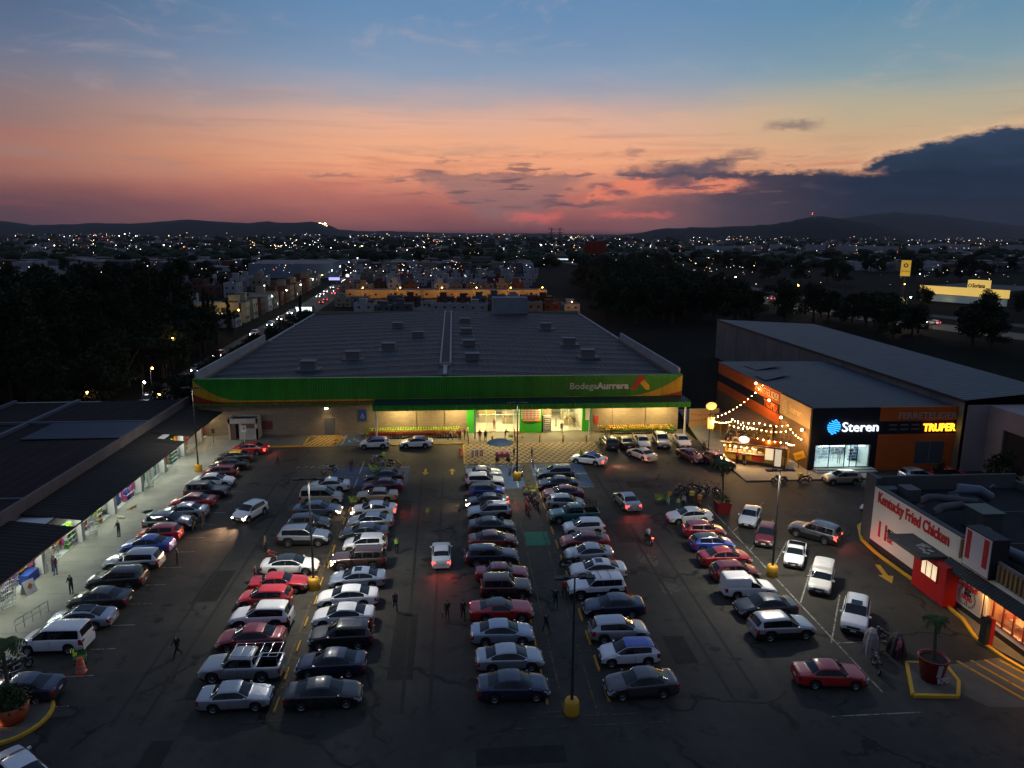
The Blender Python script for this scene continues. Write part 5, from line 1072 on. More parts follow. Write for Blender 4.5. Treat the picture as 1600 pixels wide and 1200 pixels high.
# rooftop plant
M_duct = varied('galvanised duct', (.07, .072, .075), (.12, .122, .125), .6, .55, metal=.2); M_duct2 = mat('bluish duct', (.09, .11, .14), .4, .3)
q_(MB().tube([(40.3, 57.4, 4.7), (40.3, 57.4, 5.7), (40.45, 57.35, 6.15), (40.8, 57.2, 6.4), (41.5, 57.0, 6.45), (44.4, 56.1, 6.3)], .32, 12), 'duct', M_duct)
q_(MB().tube([(40.2, 55.4, 4.7), (40.2, 55.4, 5.4), (40.35, 55.4, 5.85), (40.75, 55.45, 6.1), (41.4, 55.6, 6.15), (43, 56.0, 6.1)], .36, 12), 'duct', M_duct)
q_(MB().box(42.5, 44.3, 52.8, 55.0, 4.75, 6.5).box(42.4, 44.4, 52.7, 55.1, 6.5, 6.6), 'air_handling_unit', mat('grey green plant unit', (.06, .075, .07), .5))
q_(MB().box(42.45, 42.5, 53.6, 54.0, 5.4, 6.1), 'unit_vent', M_duct)
q_(MB().box(41.0, 42.3, 60.4, 62.0, 4.75, 5.9), 'air_handling_unit', M_duct); q_(MB().box(40.0, 41.2, 61.8, 62.8, 4.75, 5.5), 'air_handling_unit', mat('dull plant unit', (.09, .09, .09), .6))
q_(MB().tube([(45.2, 60.0, 4.8), (45.2, 60.0, 5.6), (45.6, 60.0, 6.1), (47.2, 59.6, 6.0), (48.2, 59.4, 5.4)], .5, 12), 'duct', M_duct2)
q_(MB().tube([(41.6, 52.0, 5.6), (41.4, 50.8, 5.9), (41.0, 49.6, 5.7), (40.9, 49.2, 4.7)], .42, 10), 'duct', M_duct)
q_(MB().tube([(41.2, 49.0, 5.3), (41.3, 46.5, 5.5), (41.6, 44.8, 5.3)], .5, 12), 'duct', M_duct2)
q_(MB().box(48.5, 50.2, 54.4, 55.6, 4.75, 5.6), 'air_handling_unit', mat('pale green plant unit', (.13, .17, .15), .5)); q_(MB().box(45, 53.5, 57.0, 57.08, 4.9, 4.98).box(42.6, 53.6, 50.6, 50.7, 4.85, 4.95), 'roof_pipe', M_duct)
q_(MB().tube([(40.6, 50.9, 4.7), (40.6, 50.9, 6.2), (40.9, 50.9, 6.2), (40.9, 50.9, 4.7)], .05, 6), 'roof_ladder', M_duct)
q_(MB().tube([(50.2, 62.0, 4.8), (50.2, 62.0, 5.4), (50.5, 62.0, 5.6), (50.7, 62.0, 5.3)], .12, 8), 'roof_pipe', M_duct2)
vd = thing('menu_pillar', 'dark and red pillar box standing on the restaurant walkway', 'pillar', (37.6, 44.8, .13)); MB().box(-.35, 0, -.3, .3, 0, 1.9).build('panel', M_kdark, vd); MB().box(.001, .3, -.3, .3, 0, 2.0).build('red_panel', M_kred, vd)
# brick advert wall + shed canopies beside the food truck
bk = thing('painted_kiosk_wall', 'low cream wall with red painted scrawl beside the store corner', 'wall', (37.5, 104.6, .15))
MB().box(-2.3, 2.2, 0, .25, 0, 2.8).build('wall', mat('cream lit wall', (.42, .30, .14), .7), bk)
rr = MB()
for k in range(16): rr.cbox((-1.9+(k % 8)*.5, -.02, 1.9-(k//8)*.8+rnd.uniform(-.1, .1)), (.36, .02, .16), 0, 0, ry=rnd.uniform(-.5, .5))
rr.build('painted_print', mat('red painted print', (.5, .06, .02), .6), bk)
ct = thing('food_court_canopy', 'brown sheet canopy on yellow posts behind the food truck', 'canopy', (40.5, 96, .15))
MB().add([(-2.6, -3.0, 2.5), (2.75, -3.2, 3.2), (2.75, 8, 3.2), (-2.6, 6, 2.6)], [(0, 1, 2, 3)]).add([(-2.6, -3.0, 2.4), (2.75, -3.2, 3.1), (2.75, 8, 3.1), (-2.6, 6, 2.5)], [(3, 2, 1, 0)]).build('roof', varied('brown canopy top', (.07, .045, .03), (.10, .065, .04), .6, .8), ct)
for y in (-2.9, 0, 2.9, 5.8): MB().box(-2.65, -2.5, y-.08, y+.08, 0, 2.5).build('post', mat('amber post', (.45, .26, .06), .6), ct)
M_amb = varied('amber lit wall', (.42, .26, .08), (.50, .32, .10), .8, .7)
MB().box(2.2, 2.4, -3, 7.5, 0, 2.9).box(-2.5, 2.2, 6.2, 6.4, 0, 2.5).build('wall', M_amb, ct)
# ================================================================ FOOD TRUCK AND STRING LIGHTS
tr = thing('food_trailer', 'brightly lit yellow and red food trailer with an open deck on its roof', 'food trailer', (38.2, 86.5, .15), R(-30))
MT = lambda n, c, r=.5: mat(n, c, r)
tb = MB().box(-3.9, 3.6, -1.1, 1.1, .55, 1.5, 0).box(-3.9, 3.6, 1.0, 1.1, 1.5, 2.6, 1).box(-3.9, -3.8, -1.1, 1.1, 1.5, 2.6, 0).box(.9, 2.0, -1.1, -1.0, 1.5, 2.6, 2).box(3.5, 3.6, -1.1, 1.1, 1.5, 2.6, 0).box(-.6, .9, -1.13, -1.1, .6, 1.5, 1)
tb.build('body', [MT('trailer yellow', (.55, .34, .03)), MT('trailer red', (.45, .04, .02)), MT('trailer orange', (.55, .20, .03))], tr)
MB().box(-4.0, 3.7, -1.5, 1.2, 2.6, 2.72).build('roof_deck', MT('trailer deck', (.10, .06, .04)), tr)
MB().box(-3.7, .8, -1.75, -1.12, 2.5, 2.58, 0).box(-4.4, -3.0, -1.9, -1.2, 2.75, 2.8, 0).build('serving_flap', MT('flap amber', (.55, .35, .10)), tr)
MB().box(-3.6, .8, -1.3, -1.1, 1.45, 1.52).build('counter', MT('steel counter', (.4, .4, .4), .3), tr)
MB().box(-3.8, 3.5, .9, 1.0, .6, 2.5).build('back_interior', MT('trailer interior', (.5, .42, .3)), tr)
for k in range(7): MB().box(-3.5+k*.6, -3.1+k*.6, -1.0, -.6, 1.52, 1.75+.3*(k % 2)).build('cooking_pot', MT('steel counter', (.4, .4, .4), .3), tr)
MB().box(1.0, 1.95, -1.15, -1.12, 1.0, 2.45, 0).build('menu_board', mat('lit menu board', (.8, .75, .6), .5, emit=(1, .82, .5), es=.7), tr)
MB().box(2.15, 2.9, -1.12, -1.08, .3, 2.45).build('doorway', mat('lit doorway', (.6, .6, .55), .5, emit=(1, .85, .6), es=.5), tr)
MB().box(1.2, 1.8, -1.15, -1.11, .62, .92).build('side_sticker', MT('goods lime2', (.35, .42, .1)), tr)
MB().lathe([(.001, -1.16), (.34, -1.16), (.36, -1.0), (.36, -.86), (.001, -.86)], (-1.4, 0, .36), 18, axis='Y').build('wheel', M_tyre, tr); MB().lathe([(.001, -1.18), (.24, -1.18)], (-1.4, 0, .36), 14, axis='Y').build('hubcap', MT('pale hub', (.55, .5, .4)), tr)
MB().tube([(-3.9, 0, .5), (-5.0, 0, .45)], .05, 6).build('tow_bar', M_trim, tr)
def fence_(x0, y0, x1, y1):
    r_ = MB(); n = 8
    for k in range(n+1): r_.tube([(lerp(x0, x1, k/n), lerp(y0, y1, k/n), 2.72), (lerp(x0, x1, k/n), lerp(y0, y1, k/n), 3.7)], .025, 4)
    r_.tube([(x0, y0, 3.7), (x1, y1, 3.7)], .03, 5).tube([(x0, y0, 3.2), (x1, y1, 3.2)], .02, 5); return r_.build('deck_railing', M_trim, tr)
fence_(-3.9, -1.4, 3.6, -1.4); fence_(-3.9, 1.1, 3.6, 1.1); fence_(3.6, -1.4, 3.6, 1.1); fence_(-3.9, -1.4, -3.9, 1.1)
for x in (-3.5, -.2, 3.2): MB().tube([(x, 1.05, 2.7), (x, 1.05, 5.2)], .035, 5).tube([(x, -1.35, 2.7), (x, -1.35, 5.0)], .035, 5).build('deck_post', M_trim, tr)
MB().box(-.9, 2.7, -1.46, -1.42, 2.8, 3.6).build('orange_banner', mat('orange banner', (.60, .16, .02), .6), tr)
MB().ball((0, 0, 0), 1, 0, 16, (.62, .12, .42)).build('oval_sign', mat('lit oval sign', (.9, .85, .7), .4, emit=(1, .86, .6), es=3.0), tr, loc=(-1.6, -1.6, 3.35))
for i, (x, y) in enumerate(((-2.9, -.2), (-1.2, .3), (.6, .1), (2.2, .2))):
    MB().cbox((x, y, 3.05), (1.0, .7, .06)).box(x-.04, x+.04, y-.04, y+.04, 2.72, 3.0).build('deck_table', MT('dark table', (.12, .07, .04)), tr)
    MB().box(x-.6, x-.3, y-.5, y-.3, 2.72, 3.6).box(x+.3, x+.6, y+.3, y+.5, 2.72, 3.6).build('deck_chair', MT('dark chair', (.05, .03, .03)), tr)
# slanted front nose and sign boards
yb_ = thing('yellow_fairing_board', 'tilted yellow advertising board at the right end of the food trailer', 'board', (42.6, 84.4, .15), R(-30)); MB().cbox((0, 0, 1.6), (1.3, .12, .9), 0, 0, ry=-.45).build('panel', MT('bright yellow board', (.7, .45, .02)), yb_); MB().tube([(0, .05, 0), (0, .05, 1.4)], .05, 6).build('post', M_trim, yb_); MB().cbox((0, -.07, 1.6), (.6, .02, .3), 0, 0, ry=-.45).build('print', MT('goods orange', cols['orange']), yb_)
a_ = MB().cbox((0, 0, .55), (.7, .06, 1.1), 0, 0, rx=-.2).cbox((0, .25, .55), (.7, .06, 1.1), 0, 0, rx=.2).build('menu_sandwich_board', MT('chalk white board', (.5, .48, .42))); a_.location = (41.2, 83.4, .15); a_.rotation_euler = (0, 0, R(-20)); tag(a_, 'pale sandwich board standing on the pavement by the food trailer doorway', 'sign')
M_bulb = mat('warm bulb', (1, .85, .5), .3, emit=(1, .62, .24), es=34, sampling='NONE')
BULB = MB().ball((0, 0, 0), .055, 0, 6).mesh('bulb', M_bulb)
def string(pts, n, lab, sag=.5, power=190, every=5):
    g = thing('string_light', lab, 'string lights', pts[0]); P = []
    for (a, b_) in zip(pts, pts[1:]):
        m_ = max(3, int(n/(len(pts)-1)))
        for i in range(m_+1):
            u = i/m_; v = Vector(a).lerp(Vector(b_), u); v.z -= sag*4*u*(1-u); P.append(v-Vector(pts[0]))
    MB().tube(P, .012, 4).build('wire', M_trim, g)
    for i, v in enumerate(P):
        o = bpy.data.objects.new('bulb', BULB); COL.objects.link(o); o.parent = g; o.location = v-Vector((0, 0, .08)); o.scale = (rnd.uniform(.9, 1.5),)*3
        if i % every == every//2: point(v-Vector((0, 0, .3)), power, (1, .55, .20), .1, g)
    return g
def T2(x, y, z):
    v = Matrix.Translation((38.2, 86.5, .15)) @ Matrix.Rotation(R(-30), 4, 'Z') @ Vector((x, y, z)); return tuple(v)
string([(33.4, 91.0, 5.0), (43.0, 97.5, 8.0)], 14, 'string of warm bulbs running from the pole sign up to the orange wall', .8)
string([(33.4, 91.0, 4.9), T2(-3.7, 1.0, 4.9), ], 9, 'string of warm bulbs running from the pole sign to the trailer roof deck', .3)
string([T2(-3.5, -1.3, 5.0), T2(-.2, -1.3, 4.9), T2(3.2, -1.35, 5.0)], 12, 'string of warm bulbs along the front of the trailer roof deck', .2)
string([T2(-3.5, 1.05, 5.2), T2(-.2, 1.05, 5.1), T2(3.2, 1.05, 5.2), T2(5.0, -1.2, 4.2)], 15, 'string of warm bulbs along the back of the deck and down to the right', .25)
string([T2(-3.6, 1.05, 5.2), T2(-.6, -1.3, 4.9)], 7, 'short string of warm bulbs crossing above the left end of the deck', .2)
string([T2(0, -1.5, 3.75), T2(3.4, -1.5, 3.6), T2(4.2, -.6, 3.2)], 10, 'short string of warm bulbs over the orange banner of the trailer', .1, 45)
string([T2(-3.9, -1.7, 2.45), T2(-.5, -1.7, 2.45)], 5, 'short row of bulbs under the serving flap of the trailer', .0, 70, 2)
area((-1.4, -.9, 2.45), (-1.4, -2.2, 0), 160, (1, .60, .24), 4, .3, tr, 'trailer_light')
ps = thing('pole_sign', 'round yellow lit sign on a dark pole at the corner of the food court', 'sign', (33.4, 91.0, .15))
MB().tube([(0, 0, 0), (0, 0, 6.0)], .06, 8).build('pole', M_trim, ps); MB().ball((0, -.1, 6.5), 1, 0, 18, (.72, .14, .52)).build('sign_disc', mat('lit amber disc', (.8, .55, .2), .4, emit=(1, .60, .16), es=1.1), ps)
MB().box(-.35, .5, -.05, .02, 3.4, 5.0).build('banner', mat('amber banner', (.6, .42, .16), .6), ps)
# ================================================================ LAMP POSTS
M_lpole = mat('dark lamp pole', (.035, .035, .035), .55); M_led = mat('led panel', (.9, .9, .85), .4, emit=(1, .93, .80), es=18)
def lamp(x, y, z, power, lab, head=True, col=(1, .93, .78), rz=0):
    g = thing('lamp_post', lab, 'lamp post', (x, y, 0), rz, 'tall lamp posts of the parking lot')
    MB().lathe([(.001, 0), (.44, 0), (.47, .15), (.45, .85), (.38, 1.0), (.001, 1.0)], n=18).build('base', mat('yellow painted concrete', (.60, .32, .02), .6), g)
    MB().tube([(0, 0, .95), (0, 0, 3.2), (0, 0, z)], [.11, .09, .05], 10).build('pole', M_lpole, g)
    MB().tube([(-.75, 0, z+.02), (.75, 0, z+.02)], .04, 6).build('crossarm', M_trim, g)
    for s_ in (1, -1):
        MB().cbox((s_*.72, 0, z+.05), (.95, .42, .09)).cbox((s_*.5, 0, z+.11), (.3, .3, .08)).build('lamp_head', mat('dark lamp housing', (.015, .015, .017), .5), g)
        MB().box(s_*.72-.4, s_*.72+.4, -.16, .16, z-.002, z+.003).build('led_panel', M_led if power else mat('unlit led panel', (.2, .2, .2), .3), g)
        if power: spot((s_*.6, 0, z-.05), (s_*1.2, 0, 0), power, col, 156, .9, .10, g)
    return g
lamp(-11.6, 56.6, 9.4, 2500, 'lamp post with yellow base between the two left car columns')
lamp(26.9, 56.3, 9.4, 2800, 'lamp post with yellow base beside the white pickup in the right car block')
lamp(6.9, 39.3, 8.9, 0, 'lamp post with yellow base at the near end of the centre walkway')
lamp(7.3, 82.5, 9.3, 1500, 'lamp post at the far end of the centre walkway near the store')
lamp(-31.0, 87.9, 10.4, 900, 'lamp post with yellow base on the pale shop walkway')
# ================================================================ PALMS AND PLANTERS
M_frond = varied('palm frond', (.035, .06, .018), (.07, .10, .03), 3, .7); M_trunk = varied('palm trunk', (.07, .055, .04), (.12, .095, .07), 8, .9, bumpd=.03)
def frond(mb, o, az_, L_, droop, w=.10, n=9, mi=0):
    d = Vector((math.cos(az_), math.sin(az_), 0)); side = Vector((-d.y, d.x, 0)); prev = None
    for i in range(n+1):
        u = i/n; c_ = Vector(o)+d*(L_*u*(1-.15*u))+Vector((0, 0, L_*(.55*u-droop*u*u)))
        if prev is not None:
            for s_ in (1, -1):
                tip = (prev+c_)/2+side*s_*(w*3.2*(1-abs(u-.45)*1.3))+Vector((0, 0, -.05-.10*u)); mb.add([prev, c_, tip+(c_-prev)*.5, tip], [(0, 1, 2, 3)], mi)
        prev = c_
def palm(parent, base, h, lean, nf, L_, seed=1):
    r_ = random.Random(seed); pts = [Vector(base)+Vector((lean[0]*(i/6)**1.5, lean[1]*(i/6)**1.5, h*i/6)) for i in range(7)]
    MB().tube(pts, [.13-.008*i for i in range(7)], 8).build('trunk', M_trunk, parent)
    f_ = MB()
    for k in range(nf): frond(f_, pts[-1], k*2.4+r_.uniform(-.3, .3), L_*r_.uniform(.75, 1.1), r_.uniform(.45, 1.15))
    f_.build('crown', M_frond, parent)
def bush(parent, c_, r_, n, sc_=1, m=None, name='foliage', seed=2):
    q = random.Random(seed); b_ = MB()
    for _ in range(n):
        a, e, rr_ = q.uniform(0, 6.283), q.uniform(-.4, 1.57), r_*q.uniform(.4, 1)
        p_ = Vector(c_)+Vector((math.cos(a)*math.cos(e), math.sin(a)*math.cos(e), math.sin(e)*.8))*rr_; s_ = .13*sc_*q.uniform(.6, 1.3)
        d1 = Vector((q.uniform(-1, 1), q.uniform(-1, 1), q.uniform(-1, 1))).normalized()*s_; d2 = d1.cross(Vector((q.uniform(-1, 1), q.uniform(-1, 1), q.uniform(-1, 1)))).normalized()*s_*.5
        b_.add([p_-d1, p_+d2, p_+d1, p_-d2], [(0, 1, 2, 3)])
    return b_.build(name, m or M_frond, parent)
M_soil = mat('dark soil', (.03, .022, .015), .95)
pp = thing('potted_palm', 'big orange pot with shrubs and a palm on the round island at lower left', 'potted palm', (-26.3, 40.9, .14))
MB().lathe([(.001, 0), (.62, 0), (.85, .5), (.95, 1.15), (.88, 1.15), (.85, 1.05), (.001, 1.0)], n=24).build('pot', mat('orange glazed pot', (.45, .08, .025), .5), pp); MB().lathe([(.001, 1.06), (.86, 1.06)], n=20).build('soil', M_soil, pp)
bush(pp, (0, 0, 1.3), 1.15, 620, 1.1, varied('shrub leaves', (.025, .05, .015), (.05, .08, .02), 4, .7), 'shrub'); palm(pp, (0, 0, 1.0), 3.6, (-.35, .5), 22, 1.5, 4)
gl_ = thing('ground_spotlight', 'small lit ground spotlight beside the big orange pot', 'light', (-27.3, 40.2, .14)); MB().lathe([(.001, 0), (.12, 0), (.12, .16), (.001, .16)], n=10).build('housing', M_trim, gl_); MB().lathe([(.001, .165), (.1, .165)], n=10).build('lens', mat('orange lit lens', (1, .8, .5), .3, emit=(1, .6, .25), es=40), gl_)
spot((.05, 0, .25), (1.0, .5, .5), 60, (1, .50, .20), 110, .8, .05, gl_)
kp_ = thing('potted_palm', 'tall red bucket-shaped pot with a white stripe and a thin palm near the restaurant exit', 'potted palm', (30.9, 40.9, .16))
MB().lathe([(.001, 0), (.62, 0), (.9, 1.55), (.95, 1.6), (.84, 1.6), (.82, 1.45), (.001, 1.4)], n=26).build('pot', mat('deep red pot', (.22, .008, .012), .45), kp_); MB().lathe([(.001, 1.46), (.83, 1.46)], n=20).build('soil', M_soil, kp_)
for a0, a1 in ((R(255), R(278)),):
    s_ = MB()
    for i in range(4):
        u0, u1 = lerp(a0, a1, i/4), lerp(a0, a1, (i+1)/4); s_.quad(*[(math.cos(u)*r_, math.sin(u)*r_, z) for u, r_, z in ((u0, .74, .55), (u1, .74, .55), (u1, .905, 1.5), (u0, .905, 1.5))])
    s_.build('white_stripe', mat('pot white', (.45, .42, .42), .6), kp_)
text('KFC', .34, (-.12, -.80, .16), (R(80), 0, R(8)), MATS['pot white'], kp_, 'lettering', width=.85, bold=.05)
palm(kp_, (0, 0, 1.4), 2.6, (.25, .6), 16, 1.1, 9)
rp = thing('planter_with_plants', 'square red planter with spiky plants behind the white sedans on the right', 'planter', (27.9, 70.9, 0))
MB().add([(-.6, -.6, 0), (.6, -.6, 0), (.6, .6, 0), (-.6, .6, 0), (-.75, -.75, 1.2), (.75, -.75, 1.2), (.75, .75, 1.2), (-.75, .75, 1.2)], [(3, 2, 1, 0), (4, 5, 6, 7), (0, 1, 5, 4), (1, 2, 6, 5), (2, 3, 7, 6), (3, 0, 4, 7)]).build('pot', mat('red square planter', (.26, .015, .015), .5), rp)
bush(rp, (0, 0, 1.3), .8, 150, 1.2, varied('spiky leaves', (.04, .08, .02), (.09, .14, .04), 4, .7), 'shrub', 7); palm(rp, (0, 0, 1.1), 4.2, (-.1, .4), 30, 1.7, 12)
# ================================================================ TRAFFIC BARRELS, UMBRELLA CART, COVERED THINGS
def barrel(x, y, lab):
    g = thing('traffic_barrel', lab, 'traffic barrel', (x, y, 0))
    MB().lathe([(.34, 0), (.34, .06), (.28, .08), (.28, .35), (.25, .37), (.25, .68), (.22, .70), (.20, 1.0), (.12, 1.05), (.001, 1.05)], n=16).build('body', mat('orange barrel plastic', (.62, .07, .02), .5), g)
    MB().lathe([(.285, .2), (.285, .32)], n=16).lathe([(.255, .48), (.255, .6)], n=16).build('reflective_band', mat('pale reflective band', (.55, .35, .30), .5), g)
barrel(-24.8, 45.9, 'orange traffic barrel on the asphalt near the white van at lower left'); barrel(.75, 92.6, 'orange traffic barrel at the corner of the net-marked paving')
uc = thing('vendor_cart', 'small vendor cart with pink goods under a dark parasol before the store', 'cart', (6.1, 90.3, .004))
MB().box(-.9, .9, -.5, .5, .5, 1.0, 0).box(-.85, .85, -.45, .45, 1.0, 1.25, 1).build('counter', [mat('cart dark red', (.12, .02, .03), .6), mat('pink goods', (.45, .12, .2), .6)], uc)
for x in (-.7, .7): MB().lathe([(.001, -.05), (.3, -.05), (.3, .05), (.001, .05)], (x, -.5, .3), 14, axis='Y').build('wheel', M_tyre, uc)
MB().tube([(-.3, .3, .6), (-.3, .3, 2.6)], .03, 6).build('pole', M_post, uc); MB().lathe([(1.75, 2.25), (1.2, 2.55), (.5, 2.75), (.02, 2.82)], (-.3, .3, 0), 10, smooth=False).build('parasol', mat('dark blue grey parasol', (.08, .12, .17), .7), uc)
for i in range(9): MB().box(-1.0+i*.22, -.86+i*.22, -.52, -.46, 1.0, 1.2+.1*(i % 3)).build('goods_bag', cm(['pink', 'red', 'white'][i % 3]), uc)
rk_ = thing('clothes_rail', 'rail of small striped goods beside the parasol cart', 'rail', (2.9, 91.0, .004))
MB().tube([(-.8, 0, 0), (-.8, 0, 1.3), (.8, 0, 1.3), (.8, 0, 0)], .025, 5).build('frame', M_post, rk_)
for i in range(10): MB().box(-.75+i*.15, -.66+i*.15, -.2, .2, .4, 1.25).build('hanging_item', cm(['red', 'dark', 'white', 'purple'][i % 4]), rk_)
cv = MB()
def tarp(x, y, lab, c_, s_=1, h=1.25, k='tarp'):
    r_ = random.Random(int(x*10)); n = 14; vs = []
    for j, (rad, z) in enumerate(((.72, 0), (.66, .45), (.55, .8), (.38, 1.02), (.02, 1.1))):
        for i in range(n):
            a = i*6.28318/n; q = 1+.16*math.sin(i*2.1+j*.4)+r_.uniform(-.06, .06); vs.append((math.cos(a)*rad*q*1.25*s_, math.sin(a)*rad*q*.75*s_, z*h))
    mb = MB().add(vs, [(j*n+i, j*n+(i+1) % n, (j+1)*n+(i+1) % n, (j+1)*n+i) for j in range(4) for i in range(n)], 0, False)
    o = mb.build('covered_motorcycle', mat('cover '+k, c_, .7)); o.location = (x, y, 0); o.rotation_euler = (0, 0, R(60)); return tag(o, lab, 'motorcycle')
tarp(28.9, 44.6, 'motorcycle under a pale grey cover beside the white minivan', (.24, .22, .21), 1, 1.55, 'pale grey'); tarp(30.6, 44.3, 'motorcycle under a black cover behind the red bucket pot', (.012, .012, .014), 1.1, 1.3, 'black')
# ================================================================ MOTORCYCLES
M_moto = mat('motorcycle black', (.012, .012, .014), .35)
def moto_proto():
    g = thing('motorcycle', 'x', 'motorcycle')
    tw = MB().lathe([(.22, -.05), (.30, -.05), (.31, 0), (.30, .05), (.22, .05)], n=18, axis='Y').mesh('tyre', M_tyre)
    rw_ = MB()
    for k in range(8): a = k*.785; rw_.cbox((math.cos(a)*.11, 0, math.sin(a)*.11), (.22, .015, .015), 0, 0, ry=-a)
    rw_.lathe([(.20, -.02), (.225, -.02), (.225, .02), (.20, .02), (.20, -.02)], n=16, axis='Y'); rw_ = rw_.mesh('rim', M_rim)
    for x in (-.62, .66):
        w_ = thing('wheel', None, None); w_.parent = g; w_.location = (x, 0, .31)
        for n_, me in (('tyre', tw), ('rim', rw_)): o = bpy.data.objects.new(n_, me); COL.objects.link(o); o.parent = w_
    MB().tube([(-.62, 0, .31), (-.1, .0, .38), (.1, 0, .45), (.42, 0, .85)], .035, 6).tube([(-.62, .1, .31), (-.4, .1, .72), (.35, 0, .74)], .022, 5).tube([(-.62, -.1, .31), (-.4, -.1, .72)], .022, 5).build('frame', M_moto, g)
    MB().tube([(.66, .09, .31), (.48, .09, .75), (.38, .09, 1.0)], .025, 6).tube([(.66, -.09, .31), (.48, -.09, .75), (.38, -.09, 1.0)], .025, 6).build('fork', M_chrome, g)
    MB().ball((.2, 0, .84), .2, 0, 10, (1.25, .75, .75)).build('fuel_tank', M_moto, g)
    MB().tube([(-.75, 0, .86), (-.45, 0, .80), (0, 0, .80)], [.09, .13, .11], 8).build('seat', mat('black seat', (.01, .01, .01), .7), g)
    MB().tube([(.25, .36, 1.06), (.36, .2, 1.02), (.40, 0, 1.0), (.36, -.2, 1.02), (.25, -.36, 1.06)], .018, 6).tube([(.36, .25, 1.03), (.38, .33, 1.2)], .012, 4).tube([(.36, -.25, 1.03), (.38, -.33, 1.2)], .012, 4).cbox((.38, .34, 1.22), (.03, .12, .08)).cbox((.38, -.34, 1.22), (.03, .12, .08)).build('handlebar', M_moto, g)
    MB().cbox((.0, 0, .45), (.34, .24, .28), 0).lathe([(.001, -.16), (.1, -.16), (.1, .16), (.001, .16)], (.05, 0, .4), 10, axis='Y').build('engine', mat('engine metal', (.12, .12, .13), .4, .7), g)
    MB().tube([(.15, -.14, .35), (-.2, -.16, .28), (-.8, -.18, .42)], [.02, .03, .045], 7).build('exhaust', M_chrome, g)
    MB().ball((.50, 0, .92), .09, 0, 8).build('headlight', M_hl, g); MB().cbox((-.86, 0, .78), (.05, .14, .08)).build('taillight', M_tl, g)
    MB().tube([(.92, 0, .48), (.78, 0, .64), (.55, 0, .66)], .06, 6).tube([(-.95, 0, .5), (-.85, 0, .66), (-.55, 0, .68)], .07, 6).build('mudguard', M_moto, g)
    return g
MP = moto_proto(); MOTO = []
def moto(x, y, deg, lab, col=None, box=None, lights='', grp='parked motorcycles on the lot', z=.004):
    o = dup(MP, (x, y, z), R(deg), lab, grp); o.rotation_euler = (R(0 if lights else 6), 0, R(deg))
    for c_ in CH(o):
        b_ = c_.name.split('.')[0]
        if b_ in ('fuel_tank', 'mudguard') and col: override(c_, 0, paint(col))
        if b_ == 'taillight' and lights: override(c_, 0, mat('bright brake lamp', (.6, .02, .02), .3, emit=(1, .03, .02), es=22)); c_.scale = (1.2, 1.2, 1.2)
    if box: MB().cbox((-.75, 0, 1.08), (.42, .44, .42)).build('delivery_box', cm(box), o)
    if lights: point((-1.05, 0, .7), 6, (1, .06, .04), .06, o)
    return o
